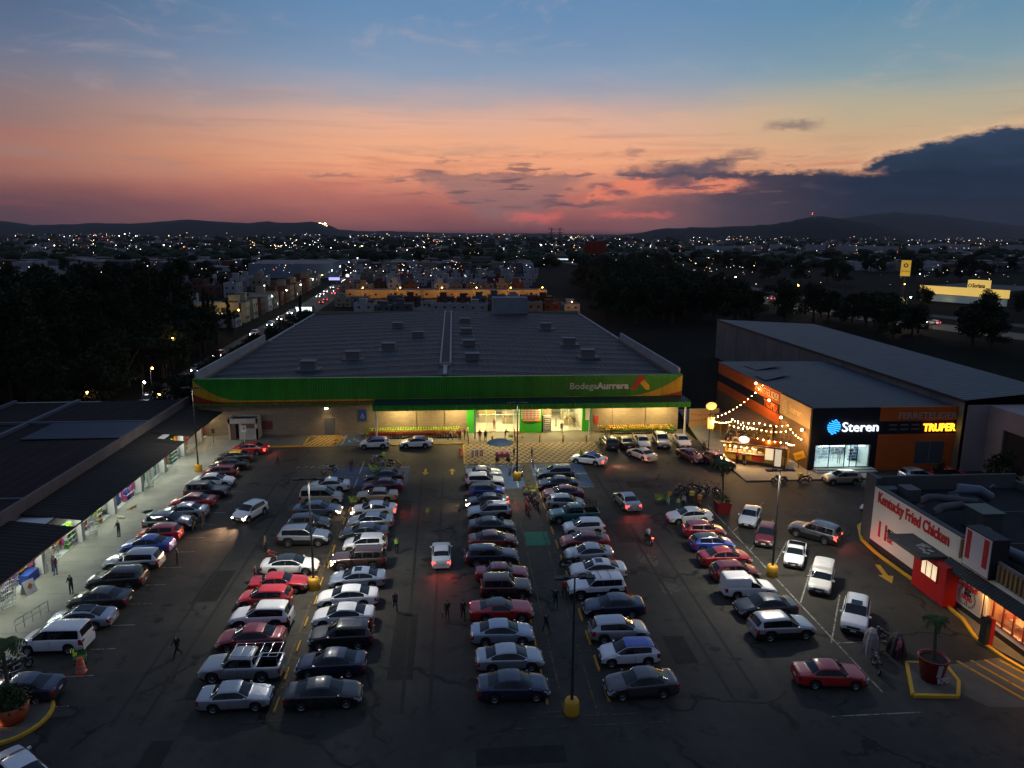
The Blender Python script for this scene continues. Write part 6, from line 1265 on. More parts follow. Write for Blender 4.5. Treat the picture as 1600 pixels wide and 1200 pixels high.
# ================================================================ PEOPLE
def person_mesh(pose):
    J = dict(pel=(0, 0, .93), sp=(0, 0, 1.12), ch=(.01, 0, 1.32), ne=(.0, 0, 1.47), hd=(.02, 0, 1.56), top=(.01, 0, 1.68))
    lean = pose.get('lean', 0)
    for k, f_ in (('sp', .3), ('ch', .7), ('ne', 1), ('hd', 1.15), ('top', 1.25)): x, y, z = J[k]; J[k] = (x+lean*f_, y, z-abs(lean)*.18*f_)
    def lim(h, k, a, rt): return None
    V, E, Rd, Tg = [], [], [], []
    def v(p_, r_, tg, par=None):
        V.append(p_); Rd.append(r_ if isinstance(r_, tuple) else (r_, r_)); Tg.append(tg)
        if par is not None: E.append((par, len(V)-1))
        return len(V)-1
    pel = v(J['pel'], (.13, .15), 2); sp = v(J['sp'], (.11, .14), 1, pel); ch = v(J['ch'], (.12, .165), 1, sp); ne = v(J['ne'], (.055, .055), 0, ch); hd = v(J['hd'], (.085, .08), 0, ne); tp = v(J['top'], (.07, .07), 4, hd)
    no = v((J['hd'][0]+.10, 0, J['hd'][2]+.01), .014, 0, hd)
    hipx = J['pel'][0]
    for s_ in (1, -1):
        th, kn = (pose['legs'][0] if s_ > 0 else pose['legs'][1])
        hip = v((hipx, s_*.09, .88), .095, 2, pel)
        k_ = Vector((hipx, s_*.10, .88))+Vector((math.sin(th), 0, -math.cos(th)))*.42; kn_ = v(tuple(k_), .065, 2, hip)
        a_ = k_+Vector((math.sin(th-kn), 0, -math.cos(th-kn)))*.42; an = v(tuple(a_), .045, 2, kn_)
        v((a_.x+.15, a_.y, a_.z-.03), (.035, .045), 3, v((a_.x+.02, a_.y, a_.z-.035), .045, 3, an))
        (sx_, sz), el_ = (pose['arms'][0] if s_ > 0 else pose['arms'][1])
        c_ = Vector(J['ch']); sh_ = c_+Vector((0, s_*.18, .07)); shi = v(tuple(sh_), .058, 1, ch)
        d = Vector((math.sin(sx_)*math.cos(sz), s_*math.sin(sz), -math.cos(sx_)*math.cos(sz))).normalized(); e_ = sh_+d*.29; ei = v(tuple(e_), .045, 1, shi)
        d2 = Vector((math.sin(sx_+el_), -s_*.25*(el_ > .8), -math.cos(sx_+el_))).normalized(); w_ = e_+d2*.25; wi = v(tuple(w_), .03, 1, ei)
        p_ = w_+d2*.06; pi_ = v(tuple(p_), (.022, .034), 0, wi)
        for q in range(4):
            off = Vector((0, (q-1.5)*.019, 0)); f0 = p_+d2*.045+off; f1 = f0+(d2*.8+Vector((.3, 0, -.2)))*(.045-.006*abs(q-1)); v(tuple(f1), .007, 0, v(tuple(f0), .009, 0, pi_))
        v(tuple(w_+d2*.05+Vector((.03, -s_*.045, 0))), .009, 0, wi)
    me = bpy.data.meshes.new('person'); me.from_pydata(V, E, []); o = bpy.data.objects.new('tmp', me); COL.objects.link(o)
    md = o.modifiers.new('Skin', 'SKIN'); md.use_smooth_shade = True
    lay = me.skin_vertices[0].data if me.skin_vertices else None
    for i, r_ in enumerate(Rd): lay[i].radius = r_; lay[i].use_root = (i == 0)
    o.modifiers.new('Sub', 'SUBSURF').levels = 1
    dg = bpy.context.evaluated_depsgraph_get(); me2 = bpy.data.meshes.new_from_object(o.evaluated_get(dg)); bpy.data.objects.remove(o)
    me2.name = 'person'
    for k in range(5): me2.materials.append(mat('skin tone', (.30, .17, .11), .6))
    VV = [Vector(p_) for p_ in V]
    for p_ in me2.polygons:
        c_ = p_.center; best = 9; tg = 0
        for (a, b_) in E:
            A_, B_ = VV[a], VV[b_]; ab = B_-A_; u = max(0, min(1, (c_-A_).dot(ab)/max(1e-9, ab.length_squared))); dd_ = (c_-(A_+ab*u)).length
            if dd_ < best: best = dd_; tg = Tg[b_] if u > .45 or Tg[a] == Tg[b_] else Tg[a]
        p_.material_index = tg; p_.use_smooth = True
        if c_.z > J['hd'][2]+.035 and c_.x < J['hd'][0]+.055: p_.material_index = 4
    return me2
POSES = dict(stand=dict(legs=((.06, 0), (-.06, .02)), arms=(((.05, .12), .15), ((-.05, .12), .2))),
             phone=dict(legs=((.02, 0), (.10, .05)), arms=(((.25, .15), 1.5), ((.25, .15), 1.5)), lean=.04),
             walk=dict(legs=((.42, .1), (-.35, .35)), arms=(((-.35, .1), .3), ((.35, .1), .4)), lean=.04),
             reach=dict(legs=((.1, 0), (-.15, .05)), arms=(((1.1, .1), .3), ((.9, .1), .4)), lean=.14),
             ride=dict(legs=((1.25, 1.5), (1.25, 1.5)), arms=(((.85, .2), .35), ((.85, .2), .35)), lean=.16))
PM = {k: person_mesh(v_) for k, v_ in POSES.items()}
CLO = dict(black=(.010, .010, .012), navy=(.015, .025, .07), jeans=(.05, .10, .20), white=(.5, .5, .5), red=(.28, .02, .03), hiviz=(.35, .62, .04), grey=(.14, .14, .15), khaki=(.22, .17, .10), brown=(.10, .06, .04), hair=(.012, .009, .008), pale=(.38, .38, .42), green=(.04, .22, .05), plum=(.10, .03, .06), pink=(.5, .12, .2))
def cmat(k): return mat('cloth '+k, CLO[k], .8)
PEOPLE = []
def person(x, y, deg, pose, shirt, trousers, lab, z=.004, s=1.0, hair='hair', extra='', par=None):
    o = bpy.data.objects.new('person', PM[pose]); COL.objects.link(o); o.location = (x, y, z); o.rotation_euler = (0, 0, R(deg)); o.scale = (s*.98, s*.98, s)
    for i, k in ((1, shirt), (2, trousers), (3, 'black'), (4, hair)): override(o, i, cmat(k))
    tag(o, lab, 'person', 'people walking about the lot')
    if 'vest' in extra: MB().lathe([(.17, 1.02), (.19, 1.2), (.18, 1.42)], (0, 0, 0), 12).build('hi_vis_vest', cmat('hiviz'), o).scale = (.85, 1.05, 1)
    if 'pack' in extra: MB().ball((-.17, 0, 1.25), .17, 0, 8, (.6, 1, 1.2)).build('backpack', cmat('black'), o)
    PEOPLE.append(o); return o
def held(x, y, z, c_, lab, s_=.16, name='shopping_bag'):
    o = MB().add([(-s_, -s_*.5, 0), (s_, -s_*.5, 0), (s_, s_*.5, 0), (-s_, s_*.5, 0), (-s_*.7, -s_*.1, s_*2.6), (s_*.7, -s_*.1, s_*2.6), (s_*.7, s_*.1, s_*2.6), (-s_*.7, s_*.1, s_*2.6)], [(3, 2, 1, 0), (4, 5, 6, 7), (0, 1, 5, 4), (1, 2, 6, 5), (2, 3, 7, 6), (3, 0, 4, 7)]).build(name, cmat(c_)); o.location = (x, y, z); return tag(o, lab, 'bag')
zw = .13
person(-31.9, 68.3, 250, 'phone', 'black', 'black', 'person in black looking down at a phone beside the dark dog on the walkway', zw)
person(-30.7, 56.9, 262, 'phone', 'black', 'black', 'stocky person in black reading a phone near the black crossover', zw)
person(-33.7, 60.4, 160, 'stand', 'plum', 'jeans', 'broad person in blue jeans with their back turned at the shop stall', zw, 1.02)
person(-34.3, 61.2, 200, 'stand', 'navy', 'black', 'person in dark clothes just behind the one in blue jeans at the stall', zw)
person(-35.2, 56.9, 100, 'reach', 'black', 'grey', 'person in black leaning over goods inside the shop bay', .17)
person(-24.3, 62.0, 200, 'stand', 'black', 'black', 'person in black standing behind the grey wagon at the left row')
person(-22.1, 90.0, 300, 'walk', 'khaki', 'black', 'person in a tan top walking toward the red sedan at far left')
person(-25.5, 69.8, 240, 'walk', 'brown', 'khaki', 'first of two people with bare legs walking close to the dark grey SUV', extra='')
person(-24.8, 70.3, 240, 'walk', 'grey', 'khaki', 'second of two people with bare legs, the one farther from the shops')
person(-17.3, 64.2, 180, 'stand', 'khaki', 'black', 'person standing by the rear of the silver SUV in the left column')
person(-16.4, 61.2, 0, 'reach', 'red', 'black', 'person in a red top beside the white coupe with a black roof')
person(-16.6, 57.9, 20, 'stand', 'plum', 'black', 'person in dark plum leaning at the rear of the red sedan near the lamp post')
person(-19.1, 47.2, 225, 'walk', 'black', 'black', 'person in black striding alone across the left driving lane', extra='pack')
person(-4.7, 52.5, 280, 'walk', 'plum', 'black', 'person in a dark red top walking alone past the white sedans')
person(-5.35, 62.9, 90, 'stand', 'jeans', 'black', 'attendant in a yellow vest standing beside the brown SUV with lit headlamp', extra='vest')
person(-2.8, 70.4, 270, 'stand', 'khaki', 'khaki', 'attendant in a yellow vest standing alone in the middle lane', extra='vest')
person(.4, 70.2, 60, 'reach', 'brown', 'khaki', 'person in a brown top bending toward the grey sedan at the middle lane')
person(-.7, 50.8, 90, 'walk', 'black', 'plum', 'person in black with a tan bag, left one of the walking pair'); held(-1.05, 50.7, .35, 'khaki', 'tan shopping bag carried by the left one of the walking pair')
person(.5, 50.8, 95, 'walk', 'black', 'black', 'person in black, right one of the walking pair in the middle lane')
person(7.7, 52.2, 90, 'walk', 'black', 'black', 'person in black with a backpack on the centre walkway', extra='pack')
person(8.6, 53.6, 90, 'walk', 'red', 'black', 'person in a red top beside the one with a backpack on the centre walkway')
person(6.5, 48.5, 120, 'walk', 'black', 'black', 'dark figure on the left edge of the centre walkway by the red coupe')
person(22.3, 71.6, 200, 'stand', 'pale', 'jeans', 'attendant in a vest with a white cap beside the green tricycle', extra='vest', hair='white')
person(23.3, 71.4, 90, 'stand', 'grey', 'jeans', 'attendant in a bright yellow vest with back turned by the white sedan', extra='vest')
person(24.1, 72.0, 60, 'stand', 'pale', 'black', 'person in a pale shirt behind the two attendants near the motorcycles')
person(26.8, 77.4, 180, 'stand', 'khaki', 'black', 'person in a tan top standing at the back of the motorcycle cluster')
person(-.6, 99.6, 10, 'walk', 'white', 'black', 'person in a white shirt walking past the left trolleys', .13)
person(.7, 99.5, 90, 'stand', 'red', 'red', 'person in red standing left of the first canopy post beside the store'); person(1.4, 100.4, 30, 'stand', 'plum', 'red', 'person in dark red just behind the one in red by the left green panel')
person(1.9, 101.5, 200, 'stand', 'white', 'green', 'person in white and green at the left green entrance panel')
person(3.5, 99.4, 90, 'stand', 'red', 'red', 'person in a red dress right of the first canopy post'); person(4.3, 99.2, 80, 'stand', 'black', 'black', 'person in black at the leftmost bollards of the entrance')
person(7.1, 99.7, 20, 'reach', 'black', 'grey', 'person in black bending over a green trolley before the entrance'); person(8.4, 99.4, 190, 'stand', 'red', 'red', 'person in red and pink facing the one with the trolley at the entrance')
person(15.3, 106.8, 180, 'stand', 'khaki', 'black', 'person in a tan top inside the right store entrance'); person(15.6, 102.9, 260, 'walk', 'black', 'black', 'person in black walking out of the right store entrance')
person(18.0, 106.2, 90, 'stand', 'black', 'black', 'person at the till inside the right store entrance'); person(5.9, 105.6, 260, 'stand', 'red', 'red', 'person in red inside the left store entrance')
person(39.7, 84.7, 60, 'stand', 'black', 'black', 'person in black standing at the food trailer doorway', .15); person(40.6, 84.0, 160, 'stand', 'brown', 'black', 'person in brown waiting beside the food trailer menu', .15)
person(35.6, 86.6, 30, 'stand', 'red', 'black', 'person in red at the left end of the food trailer counter', .15); person(36.2, 86.0, 60, 'stand', 'black', 'black', 'person in black beside the trailer counter near the red SUV', .15)
person(48.0, 84.9, 250, 'stand', 'white', 'navy', 'shop worker in white standing at the lit electronics shop doorway', .47)
person(-8.8, 87.2, 90, 'stand', 'pale', 'jeans', 'person in pale blue beside the green trolleys at the left blue bays')
person(9.9, 90.4, 200, 'stand', 'navy', 'black', 'person in dark clothes right of the far centre lamp post'); person(7.6, 90.6, 200, 'stand', 'black', 'khaki', 'person in black behind the parasol cart')
person(30.2, 43.4, 120, 'stand', 'pink', 'plum', 'person in a pink cap and top behind the red bucket pot', hair='pink')
person(16.0, 89.0, 120, 'stand', 'hiviz', 'grey', 'attendant in yellow guiding the taxi by the grey SUV')
for (x, y) in ((-12.6, 86.9),): person(x, y, 90, 'stand', 'plum', 'jeans', 'person in plum beside the white scooter at the left blue bays')
# rider
rm_ = moto(18.1, 63.7, 97, 'small motorcycle with a bright red tail lamp riding up the right driving lane', 'black', None, 'T', 'moving motorcycles')
person(18.1, 63.6, 97, 'ride', 'pale', 'black', 'rider in a grey top on the moving motorcycle in the right lane', -.02)
# dogs
def dog(x, y, deg, c_, lab, lying=True):
    V = [(0, 0, .16), (.18, 0, .17), (.36, 0, .18), (.46, 0, .22), (.56, 0, .24), (.66, 0, .22), (-.18, 0, .14), (-.30, .02, .10), (-.45, .08, .06), (-.60, .15, .05),
         (.34, .10, .08), (.50, .13, .03), (.62, .13, .03), (.34, -.10, .08), (.48, -.16, .03), (.60, -.18, .03), (-.14, .12, .08), (-.02, .24, .04), (-.16, .30, .03), (-.14, -.12, .08), (.0, -.24, .04), (-.14, -.30, .03), (.53, .05, .31), (.53, -.05, .31)]
    E_ = [(0, 1), (1, 2), (2, 3), (3, 4), (4, 5), (0, 6), (6, 7), (7, 8), (8, 9), (2, 10), (10, 11), (11, 12), (2, 13), (13, 14), (14, 15), (6, 16), (16, 17), (17, 18), (6, 19), (19, 20), (20, 21), (4, 22), (4, 23)]
    Rr = [.12, .13, .12, .08, .08, .035, .11, .05, .025, .015, .05, .03, .025, .05, .03, .025, .07, .04, .025, .07, .04, .025, .02, .02]
    me = bpy.data.meshes.new('dog'); me.from_pydata(V, E_, []); o = bpy.data.objects.new('dog', me); COL.objects.link(o); o.modifiers.new('Skin', 'SKIN').use_smooth_shade = True
    for i, r_ in enumerate(Rr): me.skin_vertices[0].data[i].radius = (r_, r_); me.skin_vertices[0].data[i].use_root = (i == 0)
    o.modifiers.new('Sub', 'SUBSURF').levels = 1; me.materials.append(mat('dog fur '+lab.split()[0], c_, .9)); o.location = (x, y, zw); o.rotation_euler = (0, 0, R(deg)); return tag(o, lab, 'dog', 'dogs lying outside the shops')
dog(-31.8, 74.4, 10, (.012, .012, .012), 'black dog lying stretched out on the pale walkway'); dog(-33.8, 75.6, 60, (.35, .20, .10), 'tan dog lying by the white column of the shops'); dog(-33.6, 73.0, 170, (.45, .42, .38), 'white dog lying close to the shop tiles')
# ================================================================ MOTORCYCLE AND TRICYCLE PLACEMENT
for (x, y, d, c_, b_, l) in (
 (24.6, 75.8, 100, 'black', None, 'black motorcycle at the left front of the cluster behind the attendants'), (25.4, 76.9, 110, 'black', None, 'black motorcycle second in the cluster, behind the leftmost one'), (26.1, 76.0, 95, 'red', None, 'red-tanked motorcycle in the middle of the cluster by the planter'),
 (26.9, 77.3, 120, 'black', None, 'dark motorcycle at the back of the cluster beside the standing person'), (27.6, 76.3, 100, 'navy', None, 'navy motorcycle in the right half of the cluster'), (28.4, 77.0, 80, 'black', None, 'black motorcycle at the back right of the cluster'),
 (29.1, 75.9, 100, 'black', None, 'black motorcycle nearest the palm of the red planter'), (25.6, 74.6, 80, 'black', 'yellow', 'motorcycle with a yellow box in front of the cluster'), (27.0, 74.7, 60, 'silver', None, 'silver motorcycle leaning across the front of the cluster'),
 (26.2, 73.4, 70, 'red', 'orange', 'motorcycle with an orange box behind the white sedan'), (28.6, 74.2, 90, 'graphite', None, 'grey motorcycle left of the red square planter'),
 (7.4, 85.8, 250, 'black', None, 'black motorcycle just behind the parasol cart'), (8.0, 84.3, 270, 'black', None, 'dark motorcycle right against the far centre lamp post'), (6.7, 84.9, 260, 'graphite', None, 'grey motorcycle beside the blue bay left of the lamp post'),
 (8.2, 75.6, 95, 'black', None, 'black motorcycle on the centre walkway below the green trolley'), (7.6, 74.0, 95, 'graphite', None, 'grey motorcycle behind the red one on the centre walkway'), (7.4, 72.2, 95, 'red', None, 'red motorcycle standing on the centre walkway'), (8.5, 73.4, 100, 'black', None, 'dark motorcycle beside the red one on the centre walkway'), (9.8, 88.0, 265, 'navy', None, 'dark blue motorcycle at the right blue bay'),
 (37.8, 79.2, 172, 'black', None, 'black motorcycle parked at the kerb below the food trailer'), (41.0, 79.4, 10, 'red', 'yellow', 'red delivery motorcycle with a yellow box below the food trailer'), (33.6, 93.4, 80, 'black', None, 'dark motorcycle at the foot of the round yellow pole sign'),
 (28.0, 42.4, 75, 'black', None, 'upright black motorcycle right of the red sedan nose'), (30.4, 45.6, 110, 'black', None, 'dark motorcycle behind the covered ones by the minivan'),
 (-28.9, 46.2, 60, 'navy', None, 'blue motorcycle in front of the white van at lower left'), (-29.6, 46.0, 80, 'black', None, 'black motorcycle beside the blue one at lower left'),
 (-9.7, 90.2, 190, 'silver', 'lime', 'white scooter with a green box at the right of the blue bays'), (-15.2, 86.6, 200, 'silver', None, 'silver scooter at the left edge of the blue bays'), (-7.6, 88.6, 340, 'yellow', None, 'yellow motorcycle above the black sedan at the blue bays'),
 (11.9, 59.5-.2, 0, 'black', None, 'black motorcycle lying across the front of the silver white sedan')):
    if x == 11.9: x, y, d = 9.9, 59.2, 5
    moto(x, y, d, l, c_, b_, z=.15 if 34 < x < 50 and y > 80 else .004)
drop(MP)
# ================================================================ SHOPPING TROLLEYS
def cart_proto(hc, bc, nm):
    g = thing('shopping_trolley', 'x', 'trolley')
    b_ = MB()
    for k in range(5):
        z = .45+k*.12; w0 = .20+.016*k; b_.tube([(-.35, -w0-.04, z+.02), (.42, -w0+.02, z), (.42, w0-.02, z), (-.35, w0+.04, z+.02)], .010, 3, cap=False)
    for k in range(6):
        x = -.33+k*.15
        for s_ in (1, -1): b_.tube([(x, s_*.21, .45), (x, s_*.28, .95)], .008, 3, cap=False)
    for k in range(4): b_.tube([(.42, -.18+k*.12, .45), (.42, -.22+k*.147, .93)], .008, 3, cap=False)
    b_.box(-.33, .40, -.2, .2, .44, .45); b_.build('basket', mat('trolley '+bc[0], bc[1], .5), g)
    MB().box(-.36, -.30, -.27, .27, .70, .98).box(-.30, -.12, -.25, .25, .70, .72).build('child_seat', mat('trolley '+hc[0], hc[1], .5), g)
    MB().tube([(-.42, -.28, 1.02), (-.46, 0, 1.03), (-.42, .28, 1.02)], .028, 6).build('handle', mat('trolley '+hc[0], hc[1], .5), g)
    MB().tube([(-.40, -.26, 1.0), (-.30, -.24, .40), (.40, -.18, .18)], .014, 4).tube([(-.40, .26, 1.0), (-.30, .24, .40), (.40, .18, .18)], .014, 4).tube([(-.32, -.24, .18), (.40, -.18, .18), (.40, .18, .18), (-.32, .24, .18)], .012, 4).build('frame', mat('zinc wire', (.3, .3, .3), .4, .6), g)
    w_ = MB()
    for x in (-.3, .38):
        for y in (-.2, .2): w_.lathe([(.001, -.02), (.07, -.02), (.07, .02), (.001, .02)], (x, y, .07), 8, axis='Y')
    w_.build('castors', M_tyre, g); return g
cy_ = ('yellow plastic', (.62, .45, .02)); cg_ = ('green plastic', (.03, .24, .03)); cr_ = ('red plastic', (.30, .03, .02)); co_ = ('orange plastic', (.70, .32, .02)); cl_ = ('lime plastic', (.42, .55, .03))
PA, PB, PC, PD = cart_proto(cl_, cg_, 'a'), cart_proto(cr_, cr_, 'b'), cart_proto(co_, cg_, 'c'), cart_proto(cl_, cl_, 'd')
for i in range(36): dup(PA, (-12.4+i*.36, 103.0+rnd.uniform(-.05, .05), .13), R(180), 'green trolley with a lime handle nested in the back row left of the entrance', 'trolleys nested in the left back row')
for i in range(34): dup(PA if i % 3 else PD, (-12.0+i*.36, 102.1+rnd.uniform(-.05, .05), .13), R(180), 'green and lime trolley nested in the second row left of the entrance', 'trolleys nested in the left second row')
for i in range(34): dup(PB, (-11.6+i*.37, 101.2+rnd.uniform(-.08, .08), .13), R(180), 'red trolley nested in the front row left of the entrance', 'trolleys nested in the left front row')
for i in range(33): dup(PC, (21.4+i*.34, 103.0+rnd.uniform(-.06, .06), .004), R(90 if i % 9 == 4 else 0), 'green trolley with an orange handle nested in the back row right of the entrance', 'trolleys nested in the right back row')
for i in range(27): dup(PC, (22.2+i*.36, 102.0+rnd.uniform(-.08, .08), .004), 0, 'green trolley with an orange handle nested in the front row right of the entrance', 'trolleys nested in the right front row')
for (x, y, d, p_, l) in ((7.8, 99.0, 100, PA, 'green trolley being loaded by two people before the entrance'), (9.3, 101.0, 0, PB, 'red trolley standing against the green entrance block'), (8.6, 77.6, 40, PD, 'green trolley with a lime handle standing on the centre walkway'), (7.9, 77.9, 60, PC, 'green trolley with an orange handle on the centre walkway'),
   (-10.0, 86.4, 0, PD, 'lime trolley standing on the left blue bays, leftmost of three'), (-9.2, 86.0, 30, PA, 'green trolley in the middle of three on the left blue bays'), (-8.2, 85.6, 60, PC, 'orange-handled trolley, rightmost of three on the left blue bays'), (-10.9, 75.4, 20, PD, 'bright lime trolley left between the noses of the two left car columns'),
   (22.0, 74.0, 30, PD, 'lime trolley beside the attendants near the motorcycles'), (23.0, 74.4, 200, PC, 'orange-handled trolley at the left end of the motorcycle cluster'), (-25.4, 47.0, 20, PA, 'green trolley lying beside the rear wheel of the white van'), (1.6, 101.9, 90, PA, 'green trolley by the left green entrance panel')):
    dup(p_, (x, y, .13 if y > 98.2 and x < 1.2 else .004), R(d), l, 'stray trolleys')
for p_ in (PA, PB, PC, PD): drop(p_)
# ================================================================ CARS
DESC = {}
def row(rname, xc, specs, y0=41.2, dy=3.24):
    out = []
    for i, s in enumerate(specs):
        kind, colr, nose = s[0], s[1], s[2]; kw = s[3] if len(s) > 3 else {}
        yc = kw.pop('y', y0+dy*i); dx_ = kw.pop('dx', 0); d = (0 if nose == 'R' else 180)+kw.pop('rot', rnd.uniform(-2.6, 2.6)); note = kw.pop('note', '')
        out.append((kind, xc+dx_+rnd.uniform(-.22, .22), yc, d, colr, note, kw, nose))
    nm = lambda s: (CN.get(s[4], s[4])+' '+NICE[s[0]])
    for i, s in enumerate(out):
        prev = 'at the near end of' if i == 0 else ('between the '+nm(out[i-1])+' and the '+nm(out[i+1])+' in' if 0 < i < len(out)-1 else 'at the store end of')
        n0 = lambda q: CN.get(q[4], q[4])+' '+dict(oldsedan='sedan', boxsuv='SUV', cargo='van', utepickup='pickup', pickup='pickup').get(q[0], NICE[q[0]])
        if 0 < i < len(out)-1: prev = 'between '+n0(out[i-1])+' and '+n0(out[i+1])+','
        lab = f"{nm(s)}{' '+s[5] if s[5] else ''} {prev} {rname}"
        if len(lab.split()) > 16: lab = lab.replace(' between', ' by').split(' and ')[0]+', in '+rname
        car(s[0], s[1], s[2], s[3], s[4], lab, **s[6])
CN = dict(dark='dark grey', slate='blue-grey', iceblue='pale blue', crimson='crimson', graphite='grey-brown', redbrown='red-brown', teal='teal', pearl='cream white')
A = -27.6
row('shop-side row', A, [
 ('sedan', 'navy', 'L', dict(y=43.3, dx=.6)), ('van', 'white', 'L', dict(y=49.0)), ('sedan', 'iceblue', 'L', dict(y=52.0, note='with glass roof', extras='pano')), ('sedan', 'black', 'L', dict(y=55.0)), ('suv', 'black', 'L', dict(y=58.2)),
 ('suv', 'silver', 'L', dict(y=61.5, note='with light hood', sx=1.05)), ('sedan', 'blue', 'L', dict(y=65.0, dx=-.5)), ('hatch', 'red', 'L', dict(y=67.6, dx=-.2)), ('suv', 'grey', 'R', dict(y=70.4, dx=-.2, sx=1.05)), ('sedan', 'silver', 'L', dict(y=73.3)),
 ('sedan', 'red', 'L', dict(y=76.2)), ('boxsuv', 'black', 'R', dict(y=79.2, dx=.3)), ('sedan', 'white', 'R', dict(y=82.8)), ('hatch', 'redbrown', 'L', dict(y=85.9)), ('sedan', 'black', 'L', dict(y=88.8)), ('sedan', 'black', 'L', dict(y=91.9, note='with yellow roof', roof='yellow', dx=-.1)), ('sedan', 'red', 'L', dict(y=95.4, dx=.8, rot=-6, lights='T', note='with lit tail lamps'))])
row('second column from left', -14.3, [
 ('oldsedan', 'silver', 'R', dict(y=41.6, dx=.9)), ('pickup', 'silver', 'L', dict(y=44.7, dx=.3, extras='rack steel', note='with steel rack')), ('sedan', 'crimson', 'L', dict(y=48.3)), ('suv', 'white', 'L', dict(y=51.1, sx=1.0)), ('hatch', 'red', 'L', dict(y=54.2, dx=-.6)),
 ('oldsedan', 'red', 'R', dict(y=56.6, sx=1.05, dx=.1)), ('sedan', 'white', 'R', dict(y=59.9, roof='black', note='with black roof', sx=1.06)), ('suv', 'silver', 'R', dict(y=65.8, sx=1.06)), ('hatch', 'dark', 'R', dict(y=69.3)), ('sedan', 'slate', 'R', dict(y=72.9, lights='Hh', note='with lit headlamps', sx=1.05)), ('van', 'beige', 'R', dict(y=76.4, sx=1.03)), ('sedan', 'white', 'L', dict(y=80.3))])
row('third column from left', -8.3, [
 ('sedan', 'black', 'R', dict(y=41.5, sx=1.02)), ('sedan', 'navy', 'L', dict(y=44.8)), ('suv', 'black', 'L', dict(y=48.1)), ('sedan', 'white', 'L', dict(y=51.0)), ('sedan', 'white', 'L', dict(y=53.9, note='with dark rear glass', sx=1.03)), ('sedan', 'iceblue', 'L', dict(y=57.0, extras='sunroof', note='with sunroof')),
 ('boxsuv', 'brown', 'L', dict(y=60.4, lights='Hh', note='with lit headlamp')), ('hatch', 'white', 'L', dict(y=64.0)), ('sedan', 'dark', 'L', dict(y=66.6, dx=-.2)), ('sedan', 'silver', 'L', dict(y=69.4)), ('sedan', 'white', 'L', dict(y=72.6, lights='HhT', note='with all lamps lit')), ('oldsedan', 'gold', 'L', dict(y=76.8)), ('sedan', 'purple', 'L', dict(y=79.9)), ('sedan', 'black', 'L', dict(y=83.0))])
row('column left of walkway', 3.4, [
 ('sedan', 'navy', 'R', dict(y=41.4)), ('sedan', 'silver', 'R', dict(y=44.6)), ('sedan', 'iceblue', 'R', dict(y=47.8, dx=-.3)), ('coupe', 'red', 'R', dict(y=51.0, roof='black', note='with black soft top', dx=-.2)), ('boxsuv', 'brown', 'R', dict(y=54.4, sx=.88, dx=.4)), ('oldsedan', 'crimson', 'R', dict(y=57.2, extras='chromebars', note='with roof bars', dx=.3)), ('suv', 'navy', 'R', dict(y=60.5, sx=1.05, dx=-.3)),
 ('sedan', 'redbrown', 'R', dict(y=63.9)), ('sedan', 'dark', 'R', dict(y=67.3)), ('suv', 'silver', 'L', dict(y=70.9, extras='sunroof', note='with sunroof')), ('sedan', 'dark', 'L', dict(y=74.1, lights='hHT', note='with lit lamps')), ('hatch', 'blue', 'R', dict(y=77.3, roof='dark')), ('suv', 'pearl', 'R', dict(y=80.4)), ('oldsedan', 'silver', 'R', dict(y=83.4))])
row('column right of walkway', 11.8, [
 ('sedan', 'graphite', 'L', dict(y=41.1, dx=-.4)), ('hatch', 'white', 'L', dict(y=44.6, roof='taxiblue', note='with blue roof', dx=-.1, extras='')), ('hatch', 'silver', 'R', dict(y=47.6, dx=-.4, sx=1.05)), ('sedan', 'navy', 'L', dict(y=51.0, dx=.2, sx=1.04)), ('boxsuv', 'white', 'L', dict(y=54.1, extras='bars', note='with roof bars', dx=-.4)), ('sedan', 'white', 'L', dict(y=57.3, extras='sunroof', note='with sunroof', sx=1.05)),
 ('sedan', 'silver', 'L', dict(y=60.4, sx=.95)), ('sedan', 'crimson', 'L', dict(y=63.3)), ('hatch', 'white', 'L', dict(y=66.5, dx=.5, sx=1.03)), ('pickup', 'teal', 'L', dict(y=69.7, extras='stake', note='with stake bed')), ('hatch', 'silver', 'R', dict(y=73.1)), ('sedan', 'purple', 'L', dict(y=76.0)), ('sedan', 'navy', 'L', dict(y=79.3)), ('suv', 'slate', 'L', dict(y=82.8))])
row('short column at right', 23.7, [
 ('suv', 'silver', 'R', dict(y=47.1, dx=-.2)), ('sedan', 'dark', 'L', dict(y=50.2)), ('cargo', 'white', 'R', dict(y=53.2)), ('hatch', 'maroon', 'R', dict(y=56.1, dx=-.2)), ('sedan', 'crimson', 'R', dict(y=58.9)), ('hatch', 'blue', 'R', dict(y=61.9, roof='dark')), ('hatch', 'crimson', 'R', dict(y=65.0)), ('sedan', 'white', 'L', dict(y=68.6))])
G = 'parked cars on the lot'
car('suv', 29.9, 48.4, 237, 'white', 'white SUV with dark sunroof parked at an angle nearest the restaurant exit', extras='sunroof rails', sx=1.04)
car('cargo', 30.2, 54.2, 237, 'pearl', 'cream white small delivery van parked at an angle behind the white SUV')
car('utepickup', 30.3, 59.2, 240, 'white', 'white small pickup parked at an angle behind the cream van')
car('hatch', 29.4, 63.4, 240, 'maroon', 'maroon hatchback parked at an angle between the white pickup and white sedan')
car('sedan', 29.8, 68.2, 239, 'white', 'white sedan parked at an angle beside the square red planter')
car('boxsuv', 34.3, 63.6, 133, 'grey', 'grey SUV with lit tail lamps leaving toward the food trailer', lights='T', extras='rails')
car('oldsedan', 24.1, 41.2, -6, 'red', 'bright red sedan parked alone near the bottom right of the lot', sx=1.04)
car('sedan', -23.2, 35.9, 140, 'white', 'white car cut off by the bottom left corner of the picture')
